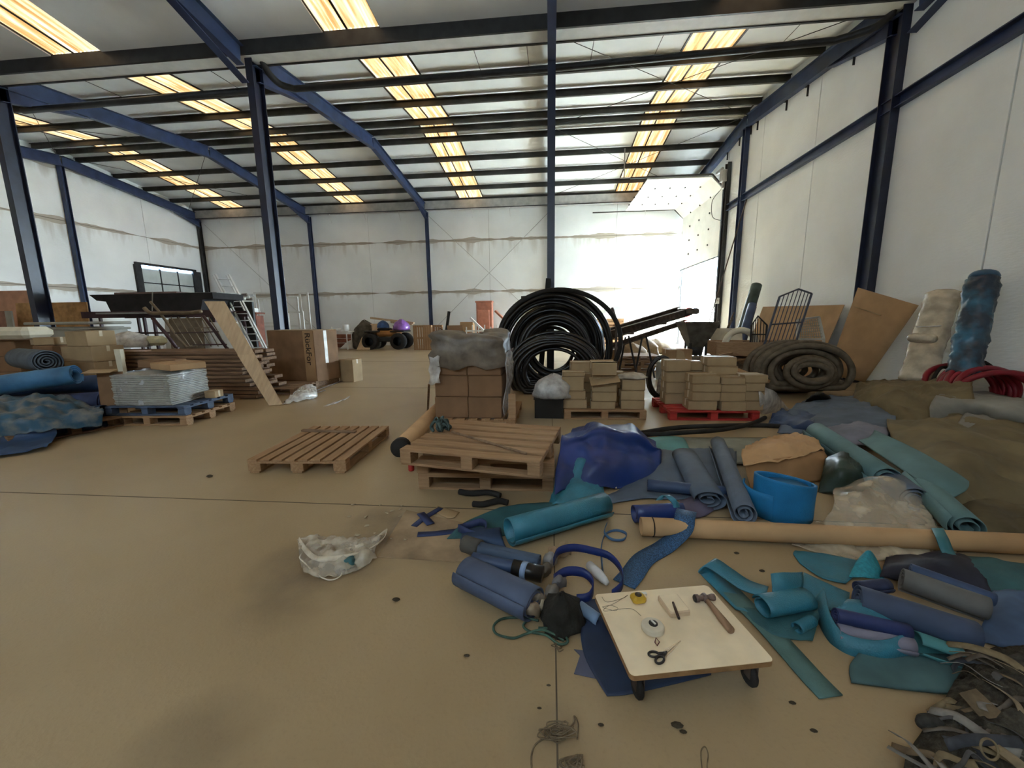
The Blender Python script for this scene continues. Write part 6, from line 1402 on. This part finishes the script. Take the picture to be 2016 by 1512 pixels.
# green string
def strand(name, label, pts, r_, m_, cat='string', group=None):
    return solo(name, label, cat, MB().tube(spline([G(*p) for p in pts], 7), r_, 6), m_, group, smooth=True)
M_STR = mat('green_string', (.05, .10, .075), .9, .3, 20)
strand('green_string', 'loop of green string on the floor left of the dolly', [(1060, 1222, .02), (1030, 1216, .012), (990, 1218, .008), (972, 1232, .008), (978, 1248, .008), (1010, 1256, .008), (1035, 1248, .01), (1065, 1240, .02), (1090, 1248, .02), (1110, 1262, .01)], .006, M_STR)
strand('green_string', 'small kinked green string beside the loop', [(1040, 1220, .014), (1030, 1232, .012), (1045, 1244, .012), (1075, 1250, .012), (1100, 1268, .008), (1118, 1262, .008), (1098, 1240, .02), (1060, 1236, .012)], .006, M_STR)
# ------------------------------------------------------------------ tool dolly
DA = math.radians(11.4)
dc = Vector((.552, 1.605, 0))
dl = local('tool_dolly', 'low wheeled board with cream top carrying hand tools', 'dolly', dc, DA)
def rr(w, h, r_, n=5):
    o = []
    for cx__, cy__, a0 in ((w / 2 - r_, h / 2 - r_, 0), (-w / 2 + r_, h / 2 - r_, PI / 2), (-w / 2 + r_, -h / 2 + r_, PI), (w / 2 - r_, -h / 2 + r_, 1.5 * PI)):
        for i in range(n + 1): o.append((cx__ + r_ * math.cos(a0 + i / n * PI / 2), cy__ + r_ * math.sin(a0 + i / n * PI / 2)))
    return o
DW, DD, DZ_ = .588, .452, .158
ob('board', MB().plate(rr(DW, DD, .02), .022, None, (0, 0, DZ_ - .024)), mat('chipboard_edge', (.30, .17, .075), .8, .2, 20), dl)
ob('top_laminate', MB().plate(rr(DW - .001, DD - .001, .02), .002, None, (0, 0, DZ_ - .002)), M_CREAM, dl)
for sx in (-1, 1):
    for sy in (-1, 1):
        x, y = sx * (DW / 2 - .055), sy * (DD / 2 - .05)
        w_o = ob('caster', MB().box((x, y, DZ_ - .027), (.06, .05, .005)).box((x - .017, y, .09), (.004, .034, .085)).box((x + .017, y, .09), (.004, .034, .085)), M_RUST, dl)
        ob('wheel', MB().lathe([(.012, -.012), (.040, -.012), (.046, -.006), (.046, .006), (.040, .012), (.012, .012)], (x, y + .008, .047), 18, Matrix.Rotation(PI / 2, 3, 'Y')), M_BLACKM, w_o, smooth=True)
TZ = DZ_ + .0005
def on(px, py, dz=0): p = G(px, py, TZ + dz); return Vector((p.x, p.y, TZ + dz))
# yellow tape measure
yt = local('tape_measure', 'yellow pocket tape measure on the dolly board', 'tape measure', on(1256, 1184), .25, 'tape measures')
ob('case', MB().cbox((0, 0, .018), (.066, .056, .036), .011), mat('yellow_plastic', (.52, .33, .035), .45, .12, 12), yt)
ob('badge', MB().lathe([(.016, 0), (.016, .002), (0, .003)], (0, .0, .036), 18), mat('dark_badge', (.06, .04, .02), .5), yt, smooth=True)
ob('hook', MB().box((.040, .018, .026), (.022, .014, .002)).box((.050, .018, .020), (.002, .014, .014)), M_ALU, yt)
wt = local('tape_measure', 'round white long tape measure on the dolly board', 'tape measure', on(1285, 1240), 0, 'tape measures')
ob('case', MB().lathe([(.043, 0), (.047, .003), (.048, .012), (.0475, .022), (.044, .0265), (.040, .0275), (0, .0275)], (0, 0, 0), 40, None, 1.0, .95), mat('ivory_plastic', (.60, .54, .42), .4, .08, 14), wt)
hub = ob('hub', MB().lathe([(.019, .027), (.019, .031), (.015, .032), (0, .032)], (.002, .004, 0), 22), M_DARK, wt, smooth=True)
ob('crank', MB().box((.002, .004, .034), (.008, .026, .004), rotz(.5)), M_ALU, hub)
ob('hook_ring', MB().tube([Vector((.0, -.052, .008)), Vector((-.009, -.072, .004)), Vector((-.004, -.088, .003)), Vector((.010, -.070, .005))], .0022, 6, closed=True), mat('dark_red', (.10, .025, .03), .5), wt, smooth=True)
# cream block with a pencil stub
bl = local('sanding_block', 'flat cream block lying on the dolly board', 'block', on(1326, 1197), math.radians(13))
ob('body', MB().cbox((0, 0, .014), (.098, .118, .028), .004), mat('cream_block', (.60, .46, .31), .7, .08, 14), bl)
ob('pale_top', MB().plate(rr(.088, .106, .006), .001, None, (0, 0, .028)), M_CREAM, bl)
kn = root('pencil_stub', 'dark stub of a pencil lying on the cream block', 'pencil')
a_, b_ = G(1325, 1186, TZ + .036), G(1336, 1216, TZ + .036)
ob('barrel', MB().tube([a_, a_.lerp(b_, .5), b_], [.005, .0065, .0065], 10), mat('dark_brown', (.06, .035, .025), .6, .3, 30), kn, smooth=True)
ob('tip', MB().tube([b_, b_ + (b_ - a_).normalized() * .006], .0055, 10), M_BLACK, kn, smooth=True)
# hammer
hm = root('hammer', 'claw-less hammer with worn wooden handle on the dolly board', 'hammer')
a_, b_ = G(1389, 1178, TZ + .020), G(1441, 1243, TZ + .017)
ob('handle', MB().tube([a_, a_.lerp(b_, .3), a_.lerp(b_, .7), b_.lerp(a_, .03), b_], [.010, .0125, .0155, .016, .012], 12), wood('hammer_handle', (.20, .12, .07), (.33, .21, .13), 1), hm, smooth=True)
u_ = (b_ - a_).normalized(); s_ = u_.cross(Vector((0, 0, 1))).normalized()
c = a_ - u_ * .004
M_HEAD = mat('hammer_steel', (.17, .125, .11), .45, .4, 30, metal=.5)
ob('head', MB().tube([c - s_ * .046, c - s_ * .036, c - s_ * .018, c + s_ * .018, c + s_ * .030, c + s_ * .034, c + s_ * .050], [.015, .0165, .012, .013, .012, .018, .018], 12), M_HEAD, hm, smooth=True)
ob('face', MB().tube([c + s_ * .050, c + s_ * .054], [.018, .015], 12), M_DARK, hm, smooth=True)
ob('eye_collar', MB().tube([c - u_ * .016, c + u_ * .020], [.015, .0145], 12), M_HEAD, hm, smooth=True)
# scissors
sc_ = root('scissors', 'scissors with black handles lying closed on the dolly board', 'scissors')
tip, piv = G(1340, 1261, TZ + .006), G(1312, 1284, TZ + .006)
u_ = (tip - piv).normalized(); s_ = Vector((-u_.y, u_.x, 0))
M_BLADE = mat('bright_steel', (.70, .66, .58), .22, .08, 20, metal=.8)
for k in (-1, 1):
    o_ = [piv - u_ * .012 + s_ * k * -.003, piv - u_ * .012 + s_ * k * .010, piv + u_ * .02 + s_ * k * .0105, tip + s_ * k * .0012, tip]
    ob('blade', MB().plate([(p.x, p.y) for p in (o_ if k < 0 else o_[::-1])], .0022, None, (0, 0, TZ + .004 + .0012 * k)), M_BLADE, sc_)
ob('pivot_screw', MB().lathe([(.004, 0), (.004, .002), (0, .0026)], (piv.x, piv.y, TZ + .0072), 10), M_DARK, sc_, smooth=True)
for (px, py, rx, ry, an) in ((1287, 1288, .0205, .0125, .15), (1299, 1299, .022, .0125, .75)):
    c = G(px, py, TZ + .008); R = rotz(an)
    ob('handle', MB().tube([c + R @ Vector((rx * math.cos(t), ry * math.sin(t), 0)) for t in [2 * PI * i / 22 for i in range(22)]], .0048, 8, closed=True).tube([c + R @ Vector((rx, ry * .1, 0)), piv - u_ * .006], [.006, .006], 8), M_BLACK, sc_, smooth=True)
strand('grey_thread', 'tangle of grey thread on the dolly board', [(1185, 1175, TZ + .002), (1195, 1185, TZ + .003), (1225, 1178, TZ + .002), (1235, 1172, TZ + .002), (1205, 1190, TZ + .004), (1186, 1195, TZ + .002), (1210, 1202, TZ + .003), (1216, 1197, TZ + .003), (1200, 1192, TZ + .005), (1190, 1203, TZ + .002), (1240, 1198, TZ + .002), (1262, 1212, TZ + .003)], .0009, mat('grey_thread_mat', (.20, .17, .12), .9), 'thread')

# ------------------------------------------------------------------ teal strips right of the dolly
TS = 'teal bubble cover strips'
V3 = Vector
ribbon('teal_strip', 'long teal strip running out past the dolly', [G(1418, 1140, .010), G(1455, 1180, .012), G(1510, 1235, .010), G(1560, 1290, .008), G(1600, 1335, .006), G(1636, 1372, .006)], .105, mat('grey_teal_strip', (.085, .17, .165), .6, .12, 5, bump=.3, bscale=150), None, 'strip', TS, .006)
ribbon('teal_strip', 'glossy teal strip curled up into a loop behind the hammer', [G(1470, 1205, .012), G(1430, 1165, .012), G(1398, 1130, .03), G(1388, 1118, .07), G(1400, 1108, .10), G(1432, 1128, .07), G(1468, 1152, .05), G(1510, 1165, .05)], .10, M_TEAL, [(1, .6, 0)] * 8 if False else [(.75, -.25, .0), (.75, -.2, .0), (.8, .1, .1), (.8, .4, .2), (.75, .55, .15), (.7, .6, .1), (.7, .65, .1), (.5, .7, 0)], 'strip', TS, .006)
roll('teal_roll', 'curled teal strip forming a fat loop beside the board', G(1500, 1195, .075), G(1590, 1180, .075), .062, M_TEAL, 'roll', rin=.7, turns=1.15, squash=.8, group=TS)
sheet('teal_sheet', 'upright square teal offcut behind the fat loop', [[(1520, 1165, .10), (1545, 1163, .10), (1578, 1160, .08)], [(1519, 1145, .13), (1545, 1142, .14), (1580, 1142, .11)], [(1517, 1130, .15), (1545, 1127, .16), (1578, 1127, .13)]], M_TEAL, 'sheet', 5, .004, 9, 51, group=TS)
sheet('teal_sheet', 'flat teal offcut stretching behind the curled loop', [[(1578, 1165, .03), (1620, 1195, .02), (1660, 1210, .02)], [(1580, 1140, .06), (1625, 1165, .04), (1670, 1185, .03)], [(1582, 1128, .06), (1630, 1150, .05), (1672, 1168, .03)]], M_TEAL, 'sheet', 5, .006, 9, 52, group=TS)
sheet('teal_sheet', 'teal sheet spread under the long cardboard tube', [[(1575, 1110, .006), (1620, 1140, .006), (1665, 1150, .006)], [(1562, 1092, .008), (1630, 1110, .01), (1690, 1125, .01)], [(1565, 1085, .006), (1630, 1092, .01), (1690, 1105, .01)]], M_TEAL, 'sheet', 5, .006, 9, 53, group=TS)
sheet('teal_sheet', 'peaked teal offcut before the milky strip', [[(1672, 1135, .02), (1705, 1138, .04), (1740, 1140, .02)], [(1685, 1110, .06), (1708, 1102, .09), (1730, 1112, .05)], [(1700, 1092, .09), (1710, 1084, .12), (1718, 1092, .09)]], mat('bright_teal', (.02, .23, .30), .5, .2, 60), 'sheet', 5, .006, 12, 54, group=TS)
sheet('teal_sheet', 'dark teal offcut under the fat loop', [[(1440, 1190, .006), (1520, 1250, .008), (1600, 1262, .006)], [(1490, 1200, .012), (1550, 1225, .03), (1610, 1225, .03)], [(1530, 1190, .01), (1580, 1200, .03), (1620, 1200, .03)]], M_TEALD, 'sheet', 5, .008, 9, 55, group=TS)
roll('teal_roll', 'small dark teal curl at the foot of the fat loop', G(1570, 1238, .04), G(1600, 1222, .04), .03, M_TEAL, 'roll', rin=.6, turns=1.1, group=TS)
ribbon('teal_strip', 'wide teal strip bent into a hoop left of the blue rolls', [G(1612, 1172, .05), G(1618, 1200, .06), G(1632, 1235, .05), G(1660, 1268, .03), G(1700, 1282, .03), G(1745, 1285, .04), G(1790, 1272, .05)], .10, M_TEAL, [V3((.5, 0, 1)), V3((.5, .2, 1)), V3((.3, .3, 1)), V3((.1, .4, 1)), V3((0, .4, 1)), V3((0, .4, 1)), V3((0, .5, 1))], 'strip', TS, .006)
sheet('teal_sheet', 'flat dark teal mat lying in front of the blue rolls', [[(1676, 1345, .006), (1770, 1358, .006), (1890, 1370, .006)], [(1672, 1315, .008), (1775, 1320, .01), (1895, 1325, .01)], [(1690, 1290, .008), (1780, 1290, .01), (1900, 1292, .01)]], mat('murky_teal', (.06, .125, .135), .65, .25, 4), 'sheet', 5, .003, 9, 56, solid=.012, group=TS)
roll('teal_roll', 'pale teal curved offcut with pointed end by the scrap heap', G(1805, 1262, .06), G(1890, 1292, .03), .062, mat('pale_teal', (.07, .24, .26), .5, .15, 5), 'roll', rin=.6, turns=.9, squash=.8, group=TS)
# blue rolls
BR = 'blue rolls at the lower right'
roll('fabric_roll', 'thick slate blue roll lying diagonally at the right', G(1688, 1180, .13), G(1920, 1255, .08), .072, mat('slate_roll', (.048, .07, .125), .6, .15, 5), group=BR, rin=.3)
roll('fabric_roll', 'grey brown roll behind the thick slate blue roll', G(1775, 1140, .12), G(1945, 1200, .09), .062, mat('taupe_grey', (.12, .12, .115), .7, .15, 5), group=BR, rin=.3)
roll('fabric_roll', 'thin bright blue roll resting on the grey brown roll', G(1792, 1122, .15), G(1958, 1182, .11), .034, mat('cobalt_roll', (.033, .06, .13), .55, .15, 5), group=BR, rin=.2)
roll('fabric_roll', 'short navy roll lying in the teal hoop', G(1645, 1212, .12), G(1790, 1245, .09), .036, mat('deep_navy_roll', (.022, .035, .12), .55, .2, 5), group=BR, rin=.2)
roll('fabric_roll', 'stubby navy roll end above the thick slate blue roll', G(1690, 1158, .15), G(1748, 1152, .15), .035, M_NAVYS, group=BR, rin=.3)
roll('fabric_roll', 'lilac grey roll lying under the short navy one', G(1648, 1240, .06), G(1798, 1272, .05), .04, mat('lilac_roll', (.20, .19, .25), .65, .15, 5), group=BR, rin=.3)
sheet('teal_sheet', 'teal flap lying between the navy roll and slate roll', [[(1640, 1200, .10), (1700, 1222, .10), (1790, 1240, .08)], [(1660, 1188, .13), (1720, 1198, .13), (1790, 1220, .09)], [(1670, 1182, .12), (1725, 1188, .13), (1770, 1205, .09)]], M_TEAL, 'sheet', 5, .006, 9, 57, group=TS)
sheet('black_sheet', 'black sheet folded behind the blue rolls', [[(1730, 1140, .02), (1800, 1150, .02), (1880, 1165, .02), (1960, 1180, .02)], [(1740, 1115, .06), (1810, 1112, .10), (1875, 1115, .10), (1945, 1150, .05)], [(1745, 1098, .02), (1820, 1090, .05), (1880, 1088, .06), (1925, 1105, .03)]], mat('black_blue', (.012, .015, .03), .6, .3, 5), 'sheet', 6, .02, 9, 58)
ribbon('teal_strip', 'teal strip hanging over the long cardboard tube', [G(1845, 1040, .14), G(1855, 1060, .14), G(1865, 1085, .08), G(1880, 1110, .04), G(1895, 1150, .02)], .075, M_TEALG if False else mat('hang_teal', (.045, .165, .19), .5, .15, 5), [(1, .1, 0)] * 5, 'strip', TS)
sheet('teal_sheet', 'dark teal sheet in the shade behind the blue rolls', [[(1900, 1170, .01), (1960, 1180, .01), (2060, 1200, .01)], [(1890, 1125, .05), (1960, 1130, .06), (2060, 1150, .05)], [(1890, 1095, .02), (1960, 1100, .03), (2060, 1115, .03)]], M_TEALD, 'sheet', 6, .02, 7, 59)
sheet('blue_sheet', 'mottled blue sheet at the right edge', [[(1920, 1260, .01), (1980, 1275, .01), (2060, 1290, .01)], [(1945, 1205, .05), (1990, 1210, .07), (2060, 1225, .06)], [(1955, 1165, .04), (1995, 1160, .06), (2060, 1170, .05)]], mat('mottled_blue', (.05, .09, .17), .6, .3, 5), 'sheet', 6, .015, 9, 60)
# ------------------------------------------------------------------ heap of offcut strips, lower right corner
OC = 'offcut strips in the corner heap'
cols_ = [(.24, .19, .12), (.07, .07, .07), (.15, .11, .065), (.21, .20, .18), (.045, .05, .06), (.18, .14, .08), (.11, .095, .075)]
adj = ['cream', 'charcoal', 'tan', 'pale grey', 'slate', 'straw', 'brown']
base = sheet('offcut_mound', 'dark mound of small offcuts in the lower right corner', [[(1770, 1560, .004), (1860, 1580, .004), (1960, 1580, .004), (2080, 1580, .004)], [(1790, 1480, .03), (1870, 1470, .06), (1960, 1470, .08), (2080, 1480, .08)], [(1850, 1400, .03), (1910, 1390, .08), (1980, 1390, .11), (2080, 1400, .12)], [(1890, 1330, .03), (1940, 1310, .08), (2000, 1300, .10), (2080, 1310, .10)], [(1915, 1290, .01), (1960, 1275, .03), (2010, 1270, .03), (2080, 1270, .03)]], mat('mixed_offcuts', (.045, .042, .032), .9, .6, 25, bump=.8), 'offcut heap', 7, .03, 14, 61)
where = ['at the near tip', 'along the left edge', 'near the teal mat', 'across the middle', 'at the top', 'beside the dark curl', 'at the right edge', 'under the pale loop', 'near the bottom', 'behind the loop']
random.seed(77)
for i in range(46):
    px, py = random.uniform(1790, 2030), random.uniform(1285, 1540)
    px = max(px, 1805 + (1490 - py) * .7)
    wd = random.uniform(.012, .034)
    an = random.uniform(-1.0, .2) if i % 3 else random.uniform(-3, 3); L_ = random.uniform(.10, .26); hz = .05 + .07 * random.random()
    c = G(px, py, hz); d_ = Vector((math.cos(an), math.sin(an), 0)); s_ = Vector((-d_.y, d_.x, 0))
    pts = [c - d_ * L_ / 2 + Vector((0, 0, -.03)), c - d_ * L_ * .2 + s_ * random.uniform(-.03, .03), c + d_ * L_ * .2 + s_ * random.uniform(-.03, .03) + Vector((0, 0, .015)), c + d_ * L_ / 2 + Vector((0, 0, random.uniform(-.03, .02)))]
    for p in pts: p.z = max(p.z, .012)
    k = i % 7
    tl2 = [Vector((s_.x, s_.y, random.uniform(-.7, .9)))] * 4
    ribbon('offcut_strip', '%s %s offcut strip %s of the corner heap' % ('thin' if wd < .019 else 'broad' if wd > .027 else 'medium wide', adj[k], '%s %s' % (('in the left', 'in the middle', 'in the right')[0 if px < 1880 else 1 if px < 1960 else 2], ('back', 'centre', 'front')[0 if py < 1370 else 1 if py < 1450 else 2])), pts, wd, mat('offcut_%d' % k, cols_[k], .85, .3, 20), tl2, 'strip', OC + ', ' + adj[k], .002, 4)
ring = G(1948, 1475, .12)
solo('pale_ring', 'pale curled ring of strip in the corner heap', 'ring', MB().tube([ring + Vector((.025 * math.cos(t), .012 * math.sin(t), .026 * math.sin(t))) for t in [2 * PI * i / 20 for i in range(20)]], .0035, 6, closed=True), mat('offcut_5', cols_[5]), smooth=True)
for (px, py, rx, lb) in ((1830, 1425, .035, 'dark oval felt pad at the left of the corner heap'), (1900, 1425, .045, 'dark round felt pad in the middle of the corner heap'), (1960, 1365, .06, 'large dark felt pad near the teal mat')):
    c = G(px, py, .05); solo('felt_pad', lb, 'felt pad', MB().lathe([(.0, 0), (rx * .9, 0), (rx, .01), (rx * .95, .028), (rx * .6, .04), (0, .042)], c - Vector((0, 0, .012)), 20, None, 1.25, .75), mat('felt', (.035, .035, .032), .95, .4, 40), 'felt pads', smooth=True)
solo('tan_card', 'tan card offcut standing in the corner heap', 'card', MB().plate([(-.035, 0), (.05, .005), (.04, .09), (-.03, .10)], .003, Matrix.Rotation(.6, 3, 'X') @ rotz(.4), G(1962, 1425, .09)), mat('offcut_2', cols_[2]))
# threads, bag and crumbs on the floor
M_THR = mat('dusty_thread', (.16, .125, .08), .95, .3, 30)
def tangle(label, px, py, rx, ry, n, r_, seed):
    rnd = random.Random(seed); pts = []
    for k in range(n):
        a_ = k * 2.0 + rnd.uniform(-.7, .7); q = rnd.uniform(.2, 1)
        pts.append((px + math.cos(a_) * rx * q, py + math.sin(a_) * ry * q, .004 + rnd.uniform(0, .012)))
    return strand('thread_tangle', label, pts, r_, M_THR, 'thread', 'thread tangles')
tangle('tangle of dusty thread on the floor joint near the camera', 1095, 1440, 45, 24, 26, .0022, 1)
tangle('small knot of brown thread below the green string', 1098, 1272, 14, 12, 12, .002, 2)
tangle('thread tangle at the bottom edge on the floor joint', 1125, 1500, 28, 22, 16, .003, 3)
strand('dusty_thread', 'long looped thread at the lower edge of the floor', [(1048, 1530, .004), (1046, 1490, .004), (1055, 1465, .004), (1080, 1450, .006), (1110, 1440, .006), (1128, 1425, .006), (1130, 1410, .008), (1138, 1425, .006), (1136, 1455, .004)], .003, M_THR, 'thread', 'thread tangles')
strand('dusty_thread', 'small loop of thread at the bottom right of the floor', [(1382, 1512, .003), (1380, 1480, .003), (1388, 1470, .003), (1394, 1485, .003), (1392, 1512, .003), (1400, 1530, .003)], .002, M_THR, 'thread', 'thread tangles')
for i, (px, py, s_) in enumerate(((413, 939, .03), (919, 1292, .012), (1333, 1430, .02), (1183, 1428, .01), (780, 1182, .02), (1345, 1442, .012), (1602, 1440, .012), (1560, 1385, .012), (1450, 1090, .015), (1080, 1350, .008), (1062, 1395, .008), (1500, 1125, .015))):
    c = G(px, py); solo('floor_crumb', 'dark crumb of dirt on the floor ' + ('left of the single pallet', 'left of the green string', 'in front of the dolly', 'right of the thread tangle', 'below the plastic bag', 'just right of another before the dolly', 'below the teal strip end', 'right of the front dolly wheel', 'beneath the long cardboard tube', 'beside the lilac offcut', 'above the thread tangle', 'behind the teal loop')[i], 'crumb', MB().lathe([(s_ * .6, 0), (s_, s_ * .3), (s_ * .5, s_ * .7), (0, s_ * .8)], c, 7, None, 1.2, .7), mat('crumb', (.05, .04, .025), .95), 'floor crumbs')
sheet('clear_bag', 'crumpled clear plastic bag lying on the floor', [[(598, 1130, .004), (640, 1138, .006), (700, 1125, .006), (742, 1100, .004)], [(590, 1100, .02), (640, 1108, .05), (700, 1095, .06), (735, 1085, .03)], [(588, 1075, .03), (630, 1080, .04), (690, 1075, .03), (745, 1070, .04)], [(585, 1062, .01), (620, 1052, .02), (690, 1062, .01), (760, 1048, .03)]], film('bag_film', (.66, .60, .48), .35, .3), 'plastic bag', 10, .045, 13, 71)
ribbon('film_twist', 'twisted film edge of the bag on the floor', [G(588, 1062, .03), G(600, 1080, .05), G(620, 1098, .05), G(650, 1100, .06), G(700, 1092, .05), G(730, 1080, .04), G(755, 1060, .05), G(760, 1045, .05), G(735, 1062, .03), G(700, 1078, .03), G(682, 1068, .02)], .03, film('twist_film', (.66, .58, .45), .6, .35), [(.3, .3, 1), (.6, .3, .6), (.2, .8, .5), (.1, .7, .9), (.4, .4, .9), (.5, .5, .5), (.7, .2, .9), (.3, .5, 1), (.2, .8, .4), (.1, .6, .9), (.3, .3, 1)], 'plastic bag')
strand('white_string', 'white cord curling under the plastic bag', [(596, 1088, .01), (590, 1098, .01), (602, 1110, .008), (622, 1130, .008), (650, 1142, .008), (672, 1132, .01), (668, 1110, .03), (664, 1095, .04), (672, 1120, .02)], .004, mat('white_cord_mat', (.6, .55, .45), .8), 'cord')
sheet('teal_wad', 'small wad of teal film inside the plastic bag', [[(672, 1120, .01), (688, 1122, .012), (702, 1115, .01)], [(674, 1105, .04), (690, 1102, .055), (702, 1102, .03)], [(680, 1095, .03), (692, 1090, .05), (698, 1095, .03)]], M_TEALD, 'plastic wad', 4, .015, 20, 72)
rnd = random.Random(5)
for i in range(16):
    px, py = rnd.uniform(680, 800), rnd.uniform(995, 1075); c = G(px, py); s_ = rnd.uniform(.008, .022)
    solo('debris_chip', 'small pale chip among the swept debris', 'chip', MB().plate([(-s_, -s_ * .5), (s_, -s_ * .3), (s_ * .7, s_ * .6), (-s_ * .6, s_ * .5)], .004, rotz(rnd.uniform(0, 3)) @ Matrix.Rotation(rnd.uniform(-.4, .4), 3, 'X'), (c.x, c.y, .008)), mat('pale_chip', (.42, .36, .26), .8, .4, 8), 'debris chips')
rebase()
